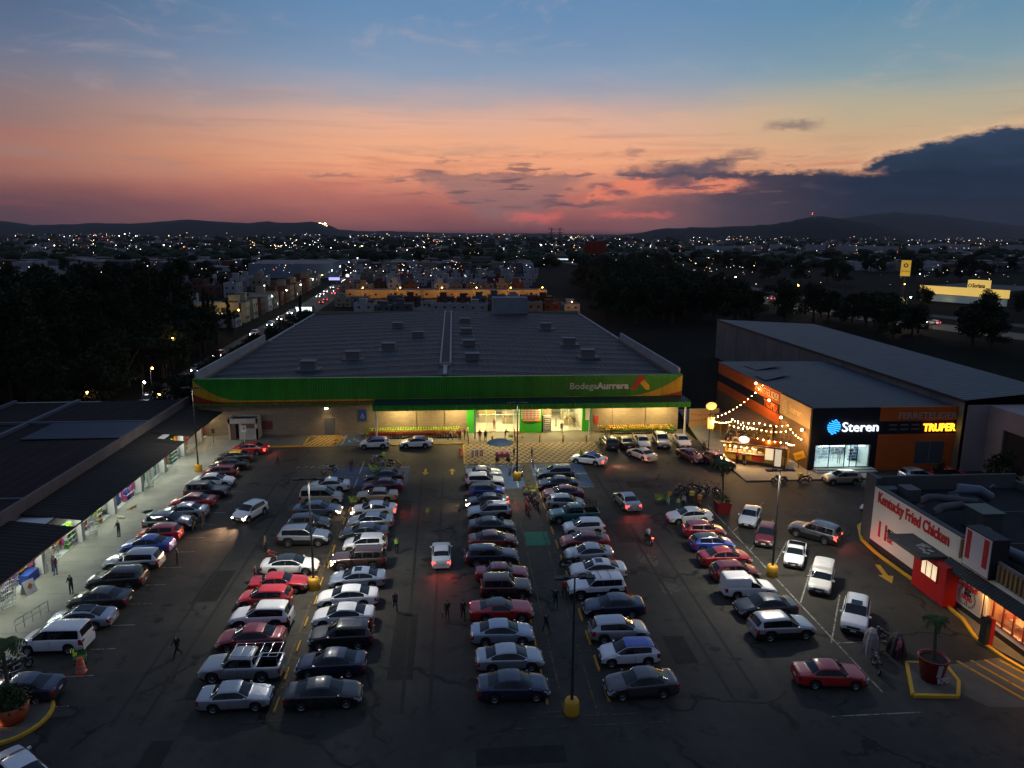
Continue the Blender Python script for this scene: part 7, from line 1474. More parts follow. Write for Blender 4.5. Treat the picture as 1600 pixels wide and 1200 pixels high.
car('hatch', 45.3, 79.0, 178, 'gold', 'gold hatchback parked at the steps of the lit electronics shop', sx=1.06)
car('hatch', 54.8, 79.4, 0, 'silver', 'silver car half hidden beyond the restaurant roof in front of the orange wall'); car('hatch', 58.9, 79.6, 0, 'red', 'red car seen over the restaurant roof in front of the orange wall')
car('sedan', 44.6, 69.8, 200, 'white', 'white car nose peeking out behind the restaurant corner')
car('hatch', -10.8, 97.1, 180, 'white', 'white taxi hatchback with blue roof at the kerb, left of the two', roof='taxiblue', group='taxis with blue roofs'); car('sedan', -5.2, 97.0, 180, 'white', 'white taxi sedan with blue roof at the kerb, right of the two', roof='taxiblue', group='taxis with blue roofs')
car('sedan', 16.9, 88.3, 150, 'white', 'white taxi with blue roof and lit brake lamps turning before the store', roof='taxiblue', lights='TW', group='taxis with blue roofs')
car('suv', 21.0, 95.4, 92, 'dark', 'dark grey SUV parked facing the store beside the last bollards'); car('sedan', 23.3, 95.6, 92, 'black', 'black sedan parked facing the store right of the dark grey SUV')
car('sedan', 25.7, 95.8, 268, 'white', 'white sedan facing the lot between the black sedan and silver SUV'); car('suv', 28.4, 95.7, 267, 'silver', 'silver SUV facing the lot by the right trolleys', extras='rails'); car('sedan', 31.3, 95.8, 266, 'white', 'white sedan facing the lot at the right end by the pole sign')
car('sedan', 24.2, 90.0, 115, 'pearl', 'cream white sedan standing out in the lane behind the parked row')
car('sedan', 30.4, 89.0, 290, 'maroon', 'maroon sedan parked at an angle left of the red SUV by the food court'); car('suv', 33.0, 86.2, 292, 'redbrown', 'red-brown SUV parked against the food court kerb', extras='rails')
car('sedan', 18.3, 73.4, 97, 'silver', 'silver sedan with lit tail lamps driving toward the store', lights='T', group='moving cars')
car('oldsedan', -1.3, 61.3, 91, 'white', 'white sedan with lit tail lamps driving up the middle lane', lights='T', group='moving cars')
car('hatch', -20.9, 72.8, 246, 'white', 'white hatchback with lit headlamps driving toward the camera in the left lane', lights='H', group='moving cars')
# far traffic on the side street and highway
def along(pts, s):
    acc = 0
    for a, b_ in zip(pts, pts[1:]):
        l = math.hypot(b_[0]-a[0], b_[1]-a[1])
        if acc+l >= s: u = (s-acc)/l; return lerp(a[0], b_[0], u), lerp(a[1], b_[1], u), math.degrees(math.atan2(b_[1]-a[1], b_[0]-a[0]))
        acc += l
    return (*pts[-1], 90)
M_fh = mat('far headlamp', (1, 1, 1), .3, emit=(1, .9, .75), es=22, sampling='NONE'); M_ft = mat('far tail lamp', (1, .1, .1), .3, emit=(1, .05, .03), es=8, sampling='NONE')
farc = 0
def farcar(x, y, deg, kind, colr, lab, grp):
    global farc
    o = car(kind, x, y, deg, colr, lab, group=grp)
    for c_ in CH(o):
        b_ = c_.name.split('.')[0]
        if b_ == 'headlight': override(c_, 0, M_fh)
        if b_ == 'taillight': override(c_, 0, M_ft)
r9 = random.Random(11); kk = ['sedan', 'hatch', 'suv', 'van', 'oldsedan']; kc = ['white', 'silver', 'dark', 'red', 'black']
s = 52
while s < 620:
    for side in (-1, 1):
        if r9.random() < (.75 if s < 260 else .6):
            x, y, d = along(STREET, s+r9.uniform(-3, 3)); n_ = R(d+90); x += math.cos(n_)*2.6*-side; y += math.sin(n_)*2.6*-side
            farcar(x, y, d if side > 0 else d+180, r9.choice(kk), r9.choice(kc), 'small distant car with lit lamps '+('driving away' if side > 0 else 'approaching')+' on the side street', 'distant cars '+('leaving' if side > 0 else 'approaching')+' on the side street')
    s += r9.uniform(11, 20)
s = 30
while s < 620:
    for side in (-1, 1):
        if r9.random() < .42:
            x, y, d = along(HWY, s+r9.uniform(-5, 5)); n_ = R(d+90); x += math.cos(n_)*3.6*-side; y += math.sin(n_)*3.6*-side
            farcar(x, y, d if side > 0 else d+180, r9.choice(kk), r9.choice(kc), 'small distant car with lit lamps '+('driving away' if side > 0 else 'approaching')+' on the highway beyond the field', 'distant cars '+('leaving' if side > 0 else 'approaching')+' on the highway')
    s += r9.uniform(18, 34)
bus = thing('city_bus', 'red and white bus with lit windows on the side street behind the store', 'bus', (-47.5, 226, 0), R(82))
MB().box(-5, 5, -1.25, 1.25, .5, 3.0, 0).box(-5, 5, -1.27, 1.27, .5, 1.3, 1).build('body', [mat('bus white', (.5, .3, .3), .5), mat('bus red', (.4, .05, .05), .5)], bus); MB().box(-4.8, 4.8, -1.29, 1.29, 1.5, 2.4).build('window', mat('lit bus window', (.8, .8, .7), .4, emit=(1, .85, .7), es=1.0), bus)
for x in (-3.2, 3.2):
    for y in (-1.2, 1.2): MB().lathe([(.001, -.15), (.5, -.15), (.5, .15), (.001, .15)], (x, y, .5), 14, axis='Y').build('wheel', M_tyre, bus)
for p_ in list(PROTO.values()): drop(p_)
# ================================================================ TREES
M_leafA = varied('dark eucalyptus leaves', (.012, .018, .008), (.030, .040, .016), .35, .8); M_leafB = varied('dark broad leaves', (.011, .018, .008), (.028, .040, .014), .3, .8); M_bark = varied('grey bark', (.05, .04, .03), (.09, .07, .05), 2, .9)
def tree_proto(kind, seed, n=2600):
    q = random.Random(seed); g = thing('tree', 'x', 'tree'); crown = MB(); tk = MB()
    H_ = dict(euc=20, broad=10, cyp=11, small=5)[kind]; blobs = []
    if kind == 'euc':
        tk.tube([(0, 0, 0), (.2, .1, 6), (-.1, .3, 12), (.2, .1, 18)], [.45, .34, .24, .08], 8)
        for k in range(15):
            z = q.uniform(6, 18); a = q.uniform(0, 6.283); r_ = q.uniform(1.0, 3.6)*(1.15-abs(z-11)/13); c_ = Vector((math.cos(a)*r_, math.sin(a)*r_, z)); blobs.append((c_, q.uniform(1.1, 2.3), q.uniform(1.4, 2.6))); tk.tube([(0, 0, z-2.4), tuple(c_*.6+Vector((0, 0, z-1.2))*.4-Vector((0, 0, 0))), tuple(c_)], [.13, .09, .04], 5)
        blobs.append((Vector((0, 0, 18.4)), 1.6, 2.2))
    elif kind == 'broad':
        tk.tube([(0, 0, 0), (.1, 0, 2.2), (.0, .1, 5)], [.34, .27, .16], 8)
        for k in range(13):
            a = q.uniform(0, 6.283); r_ = q.uniform(.8, 3.6); z = q.uniform(3.6, 8.6)-r_*.3; c_ = Vector((math.cos(a)*r_, math.sin(a)*r_, z)); blobs.append((c_, q.uniform(1.2, 2.1), q.uniform(.9, 1.7))); tk.tube([(0, 0, 2.6), tuple(c_*.5+Vector((0, 0, 1.6))), tuple(c_)], [.15, .1, .04], 5)
    elif kind == 'cyp':
        tk.tube([(0, 0, 0), (0, 0, 9)], [.18, .05], 6)
        for k in range(9): blobs.append((Vector((q.uniform(-.2, .2), q.uniform(-.2, .2), 1.2+k*1.05)), .95*(1-k/11), 1.0))
    else:
        tk.tube([(0, 0, 0), (.1, 0, 2.0)], [.12, .07], 6)
        for k in range(6): a = k*1.05; blobs.append((Vector((math.cos(a)*.9, math.sin(a)*.9, 2.8+q.uniform(-.6, .9))), q.uniform(.7, 1.1), .9))
    ls = dict(euc=.42, broad=.34, cyp=.24, small=.22)[kind]
    for _ in range(n):
        c_, r_, rz_ = q.choice(blobs); a = q.uniform(0, 6.283); u = q.uniform(-1, 1); w_ = math.sqrt(1-u*u); rr_ = q.random()**.45
        p_ = c_+Vector((math.cos(a)*w_*r_*rr_, math.sin(a)*w_*r_*rr_, u*rz_*rr_)); s_ = ls*q.uniform(.5, 1.3)
        d1 = Vector((q.uniform(-1, 1), q.uniform(-1, 1), q.uniform(-1.2, .4))).normalized()*s_; d2 = d1.cross(Vector((q.uniform(-1, 1), q.uniform(-1, 1), q.uniform(-1, 1)))).normalized()*s_*.45
        crown.add([p_-d1, p_+d2, p_+d1, p_-d2], [(0, 1, 2, 3)])
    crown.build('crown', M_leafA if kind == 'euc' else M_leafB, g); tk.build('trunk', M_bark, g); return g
TPR = dict(euc=[tree_proto('euc', s_, 3600) for s_ in (1, 2, 3)], broad=[tree_proto('broad', s_, 3000) for s_ in (4, 5, 6)], cyp=[tree_proto('cyp', 7, 1800)], small=[tree_proto('small', 8, 900)])
rt = random.Random(21)
def tree(kind, x, y, s_, lab, grp):
    o = dup(rt.choice(TPR[kind]), (x, y, -.1), rt.uniform(0, 6.28), lab, grp); o.scale = (s_*rt.uniform(.9, 1.15),)*2+(s_,); o.name = dict(euc='eucalyptus_tree', broad='broad_tree', cyp='cypress_tree', small='young_tree')[kind]
for k in range(34):      # left grove
    y = 122+(k % 17)*5.6+rt.uniform(-3, 3); x = -61-(k//17)*12-rt.random()*9-(y-118)*.12
    tree('euc', x, y, rt.uniform(.88, 1.10)*(1 if x < -66 else .9), 'tall dark eucalyptus in the black grove left of the side street', 'eucalyptus trees of the left grove')
for k in range(16): tree('euc', -68-rt.random()*24, 112+rt.random()*26, rt.uniform(.9, 1.08), 'tall dark eucalyptus at the near edge of the left grove', 'eucalyptus trees at the near edge of the left grove')
for k in range(20): tree('euc', -84-rt.random()*40, 130+rt.random()*90, rt.uniform(.8, 1.05), 'tall dark eucalyptus deep inside the left grove', 'eucalyptus trees deep in the left grove')
for (x, y, s_) in ((-60, 122, .62), (-62, 134, .7), (-61, 147, .75), (-64, 158, .8), (-66, 172, .85), (-69, 186, .85), (-73, 200, .8)): tree('broad', x, y, s_*1.5, 'dark roadside tree along the left side of the side street', 'roadside trees left of the side street')
for k in range(9): tree('broad', -40.6-rt.random()*1.4, 111+k*6.6, rt.uniform(.7, .95), 'dark bushy tree against the left side wall of the big store', 'bushy trees beside the big store')
for k in range(10): tree('broad', -57.5-rt.random()*4, 112+k*9+rt.uniform(-2, 2), rt.uniform(1.0, 1.4), 'dark tree hanging over the left verge of the side street', 'trees on the left verge of the side street')
for (x, y) in ((-41, 170), (-42.5, 181), (-41.5, 196), (-43, 208), (-41.8, 214)): tree('broad', x, y, .8, 'dark bushy tree between the big store and the side street', 'bushy trees right of the side street')
for (x, y, s_) in ((-66.5, 206, 1.2), (-69.5, 212, 1.25), (-71, 224, 1.0), (-64, 215, .95), (-48, 236, .9)): tree('cyp', x, y, s_, 'slim dark cypress standing before the lit houses at left', 'slim cypresses before the lit houses')
for k in range(95):      # right wood behind store
    u = rt.random(); y = 225+u*210; x = 48+rt.random()*46+u*26
    if x > 150: continue
    tree('broad', x, y, rt.uniform(1.1, 1.7), 'dark tree in the wood right behind the big store', 'dark trees of the wood behind the store')
for k in range(70):
    s_ = rt.random()*420; x, y, d = along(HWY, s_+20); x -= 16+rt.random()*34; y += rt.uniform(-6, 6)
    if y < 175 and x < 84: continue
    tree('broad', x, y, rt.uniform(.9, 1.45), 'dark tree in the belt between the field and the highway', 'trees of the belt beside the highway')
for k in range(34):
    s_ = rt.random()*430; x, y, d = along(HWY, s_+30); off = -14-rt.random()*14; n_ = R(d-90)
    x -= abs(off); tree('broad', x, y, rt.uniform(.65, 1.25), 'dark tree on the near verge of the highway', 'trees on the near verge of the highway')
for k in range(26):
    s_ = rt.random()*430; x, y, d = along(HWY, s_+40); x += 12+rt.random()*2; y += 8; tree('broad', x, y, rt.uniform(.55, .9), 'dark tree standing between the two highway carriageways', 'trees between the highway carriageways')
for (x, y, s_) in ((200, 262, 1.0), (206, 250, 1.15), (190, 285, .95)): tree('broad', x, y, s_, 'tree standing dark against the glowing yellow supermarket', 'trees before the yellow supermarket')
for k in range(30): tree('broad', rt.uniform(-300, -110), rt.uniform(330, 640), rt.uniform(.8, 1.3), 'distant dark tree among the houses beyond the left grove', 'distant trees beyond the left grove')
for k in range(26): tree('broad', rt.uniform(-70, 70)-10, rt.uniform(560, 760), rt.uniform(.9, 1.5), 'distant dark tree beyond the rows of white houses', 'distant trees beyond the house rows')
for k in range(70): tree('broad', rt.uniform(150, 560), rt.uniform(400, 720), rt.uniform(.9, 1.6), 'distant dark tree on the plain beyond the highway', 'distant trees beyond the highway')
tree('small', 61.5, 74.5, 1.1, 'small bare-looking tree before the pinkish warehouse wall', 'small trees at the right'); tree('small', 56.2, 77, .7, 'thin small tree in front of the orange wall corner', 'small trees at the right')
for l_ in TPR.values():
    for p_ in l_: drop(p_)
# ================================================================ HOUSES
rq = random.Random(31)
HW = [varied('white house render', (.27, .275, .29), (.35, .355, .37), .2, .85), varied('cream house render', (.20, .17, .13), (.26, .22, .17), .2, .85), varied('grey house render', (.08, .082, .088), (.12, .122, .13), .2, .85), varied('brick red house render', (.09, .04, .03), (.12, .055, .04), .2, .85)]
M_win = mat('dark window', (.012, .014, .018), .15); M_hroof = varied('flat roof dust', (.06, .06, .06), (.10, .095, .09), .3, .9)
M_litw = mat('lit warm window', (.8, .6, .4), .5, emit=(1, .72, .36), es=.9, sampling='NONE'); M_litc = mat('lit cool window', (.8, .8, .8), .5, emit=(.8, .95, 1), es=.9, sampling='NONE'); M_tank = mat('black water tank', (.01, .01, .01), .5)
def house_proto(seed):
    q = random.Random(seed); g = thing('house', 'x', 'house'); w = q.uniform(5.2, 7.2); d = q.uniform(8, 10); h = q.choice([5.4, 5.6, 5.8, 3.2]) if seed % 4 else 5.5
    wl = MB().box(-w/2, w/2, 0, d, 0, h); wl.box(-w/2, w/2, 0, .15, h, h+.5).box(-w/2, -w/2+.15, .15, d, h, h+.5).box(w/2-.15, w/2, .15, d, h, h+.5)
    wl.build('wall', HW[0], g)
    MB().box(-w/2+.16, w/2-.16, .16, d, h+.002, h+.03).build('roof', M_hroof, g)
    if q.random() < .75: x0 = q.uniform(-w/2+.2, w/2-3.0); y0 = q.uniform(2, d-3.6); MB().box(x0, x0+2.6, y0, y0+2.8, h, h+2.4).box(x0-.15, x0+2.75, y0-.2, y0+2.9, h+2.4, h+2.55).build('roof_room', HW[0], g)
    tx = q.uniform(-w/2+.8, w/2-.8); MB().lathe([(.001, h+.1), (.5, h+.1), (.5, h+1.0), (.3, h+1.3), (.001, h+1.35)], (tx, d-1.2, 0), 10).build('water_tank', M_tank, g)
    for z in ((.9, 3.5) if h > 4 else (.9,)):
        for x in (-w*.25, w*.22):
            MB().box(x-.42, x+.42, -.03, .02, z+.1, z+1.0).build('window', M_win, g)
    for y in (d*.3, d*.65): MB().box(w/2-.01, w/2+.03, y-.5, y+.5, h-2.1, h-1.0).box(-w/2-.03, -w/2+.01, y-.5, y+.5, h-2.1, h-1.0).build('window', M_win, g)
    MB().box(-.45, .45, -.04, .02, 0, 2.1).build('door', mat('dark house door', (.05, .03, .02), .6), g)
    return g
HP = [house_proto(s_) for s_ in range(8)]
def house(x, y, rz, lab, grp, wall=None, lit=.3, s_=1, zs=1):
    o = dup(rq.choice(HP), (x, y, -.05), rz, lab, grp); o.scale = (s_, 1, s_*zs*rq.uniform(.9, 1.12)); wm_ = HW[wall if wall is not None else rq.choice([0, 0, 0, 0, 1, 2, 2, 3])]
    for c_ in CH(o):
        b_ = c_.name.split('.')[0]
        if b_ in ('wall', 'roof_room'): override(c_, 0, wm_)
        if b_ == 'window' and rq.random() < lit: override(c_, 0, rq.choice([M_litw, M_litc]))
    return o
def hrow(y, x0, x1, lab, grp, step=6.7, gap=.05, wall=None, lit=.03, rz=0, zs=1):
    x = x0
    while x < x1:
        if rq.random() > gap: house(x+rq.uniform(-.3, .3), y+rq.uniform(-1, 1), rz, lab, grp, wall, lit, 1, zs)
        x += step
hrow(262, -38, 46, 'flat roofed house in the first row straight behind the big store', 'houses in the row behind the store', zs=.62)
hrow(292, -43, 42, 'pale flat roofed house in the second row behind the big store', 'houses in the second row behind the store', zs=.68)
tp = thing('terraced_house', 'x', 'house'); MB().box(-5.6, 5.6, 0, 9, 0, 5.6).box(-5.6, -5.3, -.5, 0, 0, 5.9).build('wall', HW[1], tp); MB().box(-5.58, 5.58, .02, 8.98, 5.602, 5.64).build('roof', M_hroof, tp)
for x in (-3.6, 3.2): MB().box(x-.5, x+.5, -.04, .01, 3.2, 4.0).build('window', M_win, tp)
MB().box(-1, 1, -.04, .01, 0, 2.2).build('gate', mat('dark house door', (.05, .03, .02), .6), tp)
for k in range(8): dup(tp, (-42+k*11.25, 332, -2.0), 0, 'terraced house front glowing orange under the sodium street lamps', 'orange lit houses behind the store')
drop(tp)
for i, y in enumerate((356, 380, 408, 440, 475, 515)):
    nth = ['third', 'fourth', 'fifth', 'sixth', 'seventh', 'eighth'][i]
    hrow(y, -50-i*2.5, 36+i*4, 'small white house with roof tank in the %s dim row beyond the store' % nth, 'houses in the %s row beyond the store' % nth, step=7.4, gap=.14, lit=.04, zs=.8)
for k in range(17):   # terrace left of the street, facing it
    y = 232+k*11.5; x = along(STREET, (y-60)*1.005)[0]-12; house(x, y, R(90), 'terraced house facing the side street on its left side', 'terraced houses left of the side street', wall=rq.choice([0, 1, 1, 3]), lit=.08)
for k in range(14): y = 240+k*14; x = along(STREET, (y-60)*1.005)[0]+10; 
for i in range(6):
    hrow(268+i*34, -190-i*16, -86-i*3, 'pale house in the dim blocks far left beyond the grove, strip %s' % ['one', 'two', 'three', 'four', 'five', 'six'][i], 'houses far left, strip %s' % ['one', 'two', 'three', 'four', 'five', 'six'][i], step=9.5, gap=.30, lit=.04)
for p_ in HP: drop(p_)
lh = thing('lit_house', 'cream two-storey house lit from below behind the slim cypresses', 'house', (-75, 240, 0))
MB().box(-7, 7, 0, 9, 0, 6.2).box(-3, 7, -.1, 0, 5.6, 6.6).build('wall', HW[1], lh); MB().box(-2.8, -1.4, -.15, -.1, 3.6, 5.0).box(1.5, 3.1, -.15, -.1, 3.6, 5.0).build('window', M_win, lh); point((2, -6, 5), 900, (1, .75, .3), .3, lh)
bw = thing('blue_warehouse', 'long pale blue warehouse roof far beyond the side street houses', 'warehouse', (-102, 478, 0)); MB().box(-26, 26, 0, 40, 0, 9).build('wall', varied('pale blue wall', (.16, .19, .25), (.20, .24, .30), .1, .8), bw); MB().add([(-26, 0, 9.02), (26, 0, 9.02), (26, 40, 10), (-26, 40, 10)], [(0, 1, 2, 3)]).build('roof', M_lroof, bw)
# street lamps along the street and the orange row
M_sod = mat('sodium lamp', (1, .6, .2), .3, emit=(1, .42, .06), es=40, sampling='NONE'); M_cw = mat('cool street lamp', (1, 1, 1), .3, emit=(.85, 1, .9), es=40, sampling='NONE')
def slamp(x, y, h, m, pw, col, lab, grp, dx=1.2):
    g = thing('street_lamp', lab, 'street lamp', (x, y, 0), 0, grp); MB().tube([(0, 0, 0), (0, 0, h), (dx, 0, h+.3)], .08, 5).build('pole', M_lpole, g); MB().ball((dx, 0, h+.25), .2, 0, 6).build('lamp_head', m, g)
    if pw: point((dx, 0, h-.2), pw, col, .25, g)
for x in (-40, -24, -6, 9, 24, 38): slamp(x, 323, 5.0, M_sod, 2600, (1, .42, .05), 'sodium street lamp before the orange lit house row', 'orange street lamps behind the store')
slamp(40, 262-8, 5, M_sod, 600, (1, .42, .05), 'sodium lamp at the right end of the rows behind the store', 'orange street lamps behind the store')
for k, y in enumerate((150, 205, 250, 275, 305, 340, 375, 420, 470, 540, 620)):
    x = along(STREET, (y-60)*1.005)[0]; warm = k in (0, 1, 6)
    slamp(x-6.5, y, 7.5, M_sod if warm else M_cw, (300 if y < 220 else 600) if y < 480 else 0, (1, .62, .3) if warm else (.85, 1, .8), 'street lamp on the side street left of the big store', 'street lamps of the side street')
for k, (x, y) in enumerate(((-47.5, 119), (-52.5, 126), (-55, 136), (-50, 146), (-58, 118), (-62, 128), (-57.5, 150))): slamp(x, y, 2.8+.6*(k % 3), M_cw if k % 2 else M_sod, 120 if k < 4 else 0, (1, .8, .6), 'low lamp glimpsed through the trees beyond the shop roofs', 'lamps among the roadside trees', .4)
for k in range(9):
    x, y, d = along(HWY, 60+k*55); slamp(x-9, y-4, 9, M_cw if k % 3 else M_sod, 2600, (1, .75, .5), 'street lamp on the highway beyond the field', 'street lamps of the highway')
point((-52, 128, 3.5), 260, (1, .60, .3), .3, None, 'street_glow') if False else None
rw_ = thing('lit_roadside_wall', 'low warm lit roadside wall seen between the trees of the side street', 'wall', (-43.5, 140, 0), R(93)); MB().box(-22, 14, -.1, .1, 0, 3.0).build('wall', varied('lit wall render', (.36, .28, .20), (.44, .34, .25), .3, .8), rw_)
# bright shop canopies on the street
for i, (x, y, w, c_, e, l) in enumerate(((-50, 252, 5, (.85, 1, 1), 1.6, 'white lit shop awning on the side street behind the bus'), (-66, 420, 6, (.4, .4, 1), 1.4, 'blue lit shop front far up the side street'), (-60, 452, 8, (1, .95, .8), 2.5, 'white lit forecourt far up the side street'), (-30, 470, 7, (1, .1, .1), 1.2, 'red lit sign above the white houses'))):
    g = thing('lit_shop', l, 'shop', (x, y, 0)); MB().box(-w/2, w/2, 0, 5, 0, 4).build('wall', HW[2], g); MB().box(-w/2, w/2, -.15, -.02, 2.4, 3.9).build('lit_sign', mat('far sign %d' % i, c_, .5, emit=c_, es=e, sampling='NONE'), g)
# yellow supermarket
sm = thing('yellow_supermarket', 'glowing yellow supermarket front with a raised sign panel beyond the highway', 'supermarket', (207, 313, 0), R(-61))
M_yl_ = mat('self-glowing yellow facade', (.6, .42, .12), .6, emit=(1, .66, .16), es=.62); M_ylr = mat('dark supermarket roof', (.03, .03, .035), .8)  # facade emission stands in for light falling on its walls
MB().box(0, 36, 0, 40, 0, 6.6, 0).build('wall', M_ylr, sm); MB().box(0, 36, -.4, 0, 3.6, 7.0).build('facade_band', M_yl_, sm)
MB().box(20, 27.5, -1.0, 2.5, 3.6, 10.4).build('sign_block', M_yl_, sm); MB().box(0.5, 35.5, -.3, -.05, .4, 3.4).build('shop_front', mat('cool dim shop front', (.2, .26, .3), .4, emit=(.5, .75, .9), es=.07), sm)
text('Soriana', 1.7, (21.9, -1.06, 7.4), (R(90), 0, 0), MATS['black lettering'], sm, 'lettering', width=5.0, bold=.05); MB().lathe([(.45, 0), (.75, 0), (.75, -.06), (.45, -.06), (.45, 0)], (21.0, -1.03, 8.1), 16, axis='Y').build('emblem', MATS['black lettering'], sm)
for x in (4, 12, 30): area((x, -3.2, .8), (x, 0, 5.6), 60, (1, .7, .25), 4, .3, sm)
tt = thing('totem_sign', 'tall lit yellow totem sign standing left of the yellow supermarket', 'sign', (196, 308, 0), R(-30)); MB().box(-.3, .3, -.2, .2, 0, 12).build('pole', M_trim, tt); MB().box(-1.9, 1.9, -.3, .3, 11.2, 18).build('panel', mat('totem yellow', (.6, .42, .06), .5, emit=(1, .62, .08), es=.34), tt)
MB().lathe([(.5, 0), (.9, 0), (.9, -.06), (.5, -.06), (.5, 0)], (0, -.36, 15.8), 14, axis='Y').build('emblem', MATS['black lettering'], tt); text('Soriana', .8, (-1.6, -.34, 13.0), (R(90), 0, 0), MATS['black lettering'], tt, 'lettering', width=3.2)
slamp(190, 300, 8, M_sod, 500, (1, .7, .3), 'lamp glowing in the trees left of the yellow supermarket', 'street lamps of the highway')
# pylons, billboards, distant slabs
for i, (x, l) in enumerate(((159, 'left lattice pylon standing on the horizon against the pink sky'), (172.8, 'right lattice pylon standing on the horizon against the pink sky'))):
    g = thing('power_pylon', l, 'pylon', (x, 1200, 0)); mb = MB()
    for sx_ in (-1, 1):
        for sy_ in (-1, 1): mb.tube([(sx_*3, sy_*3, 0), (sx_*.8, sy_*.8, 26), (0, 0, 38)], .28, 4)
    for z in range(2, 26, 4): s_ = 3-2.2*z/26; mb.tube([(-s_, -s_, z), (s_, -s_, z+3.5)], .16, 3).tube([(s_, -s_, z), (-s_, -s_, z+3.5)], .16, 3)
    mb.build('mast', M_trim, g); MB().tube([(-6, 0, 34.5), (6, 0, 34.5)], .35, 4).tube([(-5, 0, 30), (5, 0, 30)], .35, 4).tube([(-4.4, 0, 37), (4.4, 0, 37)], .3, 4).build('crossarm', M_trim, g)
bb = thing('red_billboard', 'dark red billboard standing above the trees beyond the wood', 'billboard', (92.5, 480, 0)); MB().tube([(0, 0, 0), (0, 0, 17)], .5, 8).build('pole', M_trim, bb); MB().box(-6.8, 6.8, -.4, .4, 16, 23.5).build('panel', varied('dark red panel', (.10, .02, .015), (.16, .03, .02), .4, .7), bb)
for i, (x, y, w, h, l) in enumerate(((32, 640, 10, 16, 'narrow grey tower block on the horizon left of the pylons'), (20, 520, 14, 12, 'dark office block beyond the white houses'), (100, 760, 40, 6, 'low lit industrial hall beyond the wood'))):
    g = thing('office_block', l, 'building', (x, y, 0)); MB().box(-w/2, w/2, 0, 12, 0, h).build('wall', HW[2], g)
    for zz in range(2, h-1, 3): MB().box(-w/2+.5, w/2-.5, -.05, 0, zz, zz+1.3).build('window', M_litc if (i == 2) else M_win, g)
# low apartment blocks right of the highway, far away
ra = random.Random(41)
for k in range(22):
    x = 330+k*26+ra.uniform(-6, 6); y = 980+ra.uniform(-60, 60)+k*6; g = thing('apartment_block', 'long white apartment block in the estate far right below the dark hill', 'apartments', (x, y, 0), ra.uniform(-.2, .2), 'white apartment blocks far right')
    MB().box(-12, 12, 0, 10, 0, ra.choice([12, 13, 15])).build('wall', HW[0], g); wq = MB()
    for i in range(7):
        for j in range(3): wq.box(-9.6+i*2.9, -8.4+i*2.9, -.05, 0, 1+j*2.6, 2.2+j*2.6)
    wq.build('window', M_win, g)
# ================================================================ FAR CITY (uncountable)
cty = MB(); lg_ = {k: MB() for k in 'wcory'}; tr_ = MB(); rc = random.Random(77)
def yfrac(a, b_, p_=1.0): return 1/(1/b_+(1/a-1/b_)*rc.random()**p_)
for _ in range(5200):
    y = yfrac(560, 5200, .8); ang = rc.uniform(-34, 42); x = y*math.tan(R(ang-0)) if abs(ang) < 60 else 0
    if y > 3500 and (x < -900 or x > 1000): continue
    if x > 60 and y < 820 and x < 330: continue
    w = rc.uniform(4, 11)*(1+y/4000); d = rc.uniform(5, 10); h = rc.choice([3, 3.2, 5.5, 6, 6.5])*(1+y/9000)
    cty.box(x-w/2, x+w/2, y, y+d, -.5, h, rc.choice([0, 0, 1, 2, 2, 3]))
tag(cty.build('distant_city', HW), kind='stuff')
for _ in range(850):
    y = yfrac(620, 4800); x = y*math.tan(R(rc.uniform(-34, 42))); h = rc.uniform(5, 11)*(1+y/5000); n = 5
    for j in range(4):
        cx, cy2, cz = x+rc.uniform(-5, 5)*(1+y/3000), y+rc.uniform(-4, 4), h*rc.uniform(.35, .8); s_ = rc.uniform(2, 5)*(1+y/3000)
        tr_.ball((cx, cy2, cz), s_, 0, 6, (1.2, 1, .75))
tag(tr_.build('distant_treeline', M_leafB), kind='stuff')
CLU = []
for _ in range(90): y_ = yfrac(420, 4800, .7); CLU.append((y_*math.tan(R(rc.uniform(-34, 42))), y_, rc.choice([rc.uniform(-.3, .3), rc.uniform(1.2, 1.9)]), 20+y_*rc.uniform(.01, .05)))
def lights(n, y0, y1, p_, zlo, zhi, smin, smax):
    for _ in range(n):
        y = yfrac(y0, y1, p_); x = y*math.tan(R(rc.uniform(-34, 42)))
        if rc.random() < .62: cx_, cy3, an, sp_ = CLU[rc.randrange(len(CLU))]; u_ = rc.gauss(0, 1)*sp_; x = cx_+math.cos(an)*u_+rc.gauss(0, sp_*.12); y = cy3+math.sin(an)*u_+rc.gauss(0, sp_*.1)
        if not y0 < y < y1: continue
        if y > 3500 and (x < -900 or x > 1000): continue
        s_ = smin*(smax/smin)**(rc.random()**1.6*1.35)*(y/1000)**.8; z = rc.uniform(zlo, zhi)*(1+y/5000)
        k = rc.choices('wcory', (34, 22, 16, 4, 24))[0]
        if rc.random() < .05: s_ *= 2.0
        lg_[k].add([(x-s_, y, z), (x, y, z-s_), (x+s_, y, z), (x, y, z+s_), (x, y-s_, z), (x, y+s_, z)], [(0, 1, 4), (1, 2, 4), (2, 3, 4), (3, 0, 4), (1, 0, 5), (2, 1, 5), (3, 2, 5), (0, 3, 5)])
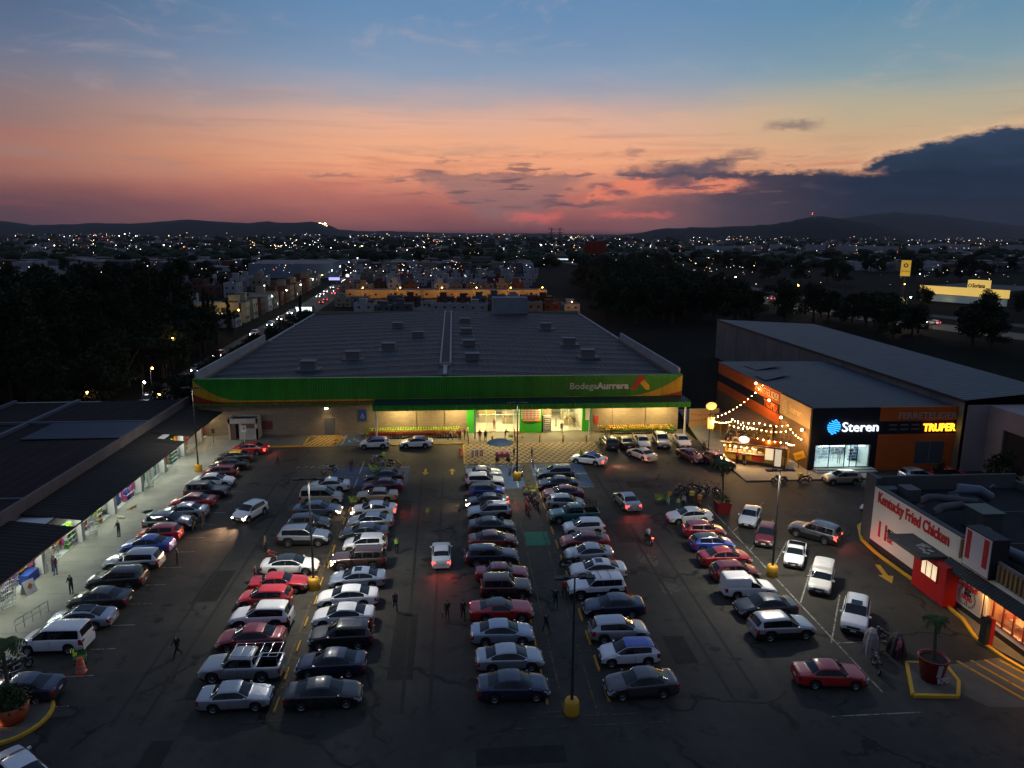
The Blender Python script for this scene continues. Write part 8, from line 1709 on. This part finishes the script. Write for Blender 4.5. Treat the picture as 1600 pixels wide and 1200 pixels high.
lights(1000, 900, 5400, .6, 4, 12, .14, .40); lights(700, 2200, 5400, .8, 4, 14, .12, .32); lights(700, 340, 1300, 1.0, 3, 9, .12, .30)
for _ in range(110):      # lights climbing the foot of the left hill and the lit terrace at its end
    x, y = rc.uniform(-1500, -1050), 5650; lg_['w'].add([(x-3, y, 30+rc.random()*40), (x, y, 27+rc.random()), (x+3, y, 30)], [(0, 1, 2)])
for _ in range(16): x, y, z = rc.uniform(-1010, -940), 5800, rc.uniform(78, 98); lg_['y'].add([(x-5, y, z), (x, y, z-5), (x+5, y, z), (x, y, z+5)], [(0, 1, 2, 3)])
for z in (30, 38): lg_['r'].add([(1965, 3990, 128+z-20), (1968, 3990, 125+z-20), (1971, 3990, 128+z-20), (1968, 3990, 131+z-20)], [(0, 1, 2, 3)])
EC = dict(w=(1, .93, .82), c=(.75, .9, 1), o=(1, .45, .12), r=(1, .10, .06), y=(1, .74, .38))
for k, mb in lg_.items(): tag(mb.build('distant_city_lights', mat('far light '+k, EC[k], .5, emit=EC[k], es=8, sampling='NONE')), kind='stuff')
# hill mast
hm = thing('hilltop_mast', 'thin radio mast with red lights on the summit of the right hill', 'mast', (1965, 3985, 120)); MB().tube([(0, 0, 0), (0, 0, 34)], 1.0, 5).build('mast', M_trim, hm)
# ================================================================ PROJECT NOTES: unique labels for look-alikes are left to groups
for o in list(bpy.data.objects):
    if o.type == 'LIGHT' and o.parent is None: o['kind'] = 'helper'
    if o.parent is not None:
        for k in ('category', 'group'):
            if k in o: del o[k]

# ================================================================ EVENING HAZE
m = bpy.data.materials.new('evening haze'); m.use_nodes = True; t = m.node_tree; t.nodes.clear()
o_ = t.nodes.new('ShaderNodeOutputMaterial'); v_ = t.nodes.new('ShaderNodeVolumePrincipled'); v_.inputs['Color'].default_value = (.82, .80, .86, 1); v_.inputs['Density'].default_value = 2.6e-5
t.links.new(v_.outputs[0], o_.inputs['Volume'])
MATS['haze'] = m
hz = MB().box(-9100, 9100, -320, 12100, -2, 480).build('haze', m); hz['kind'] = 'stuff'
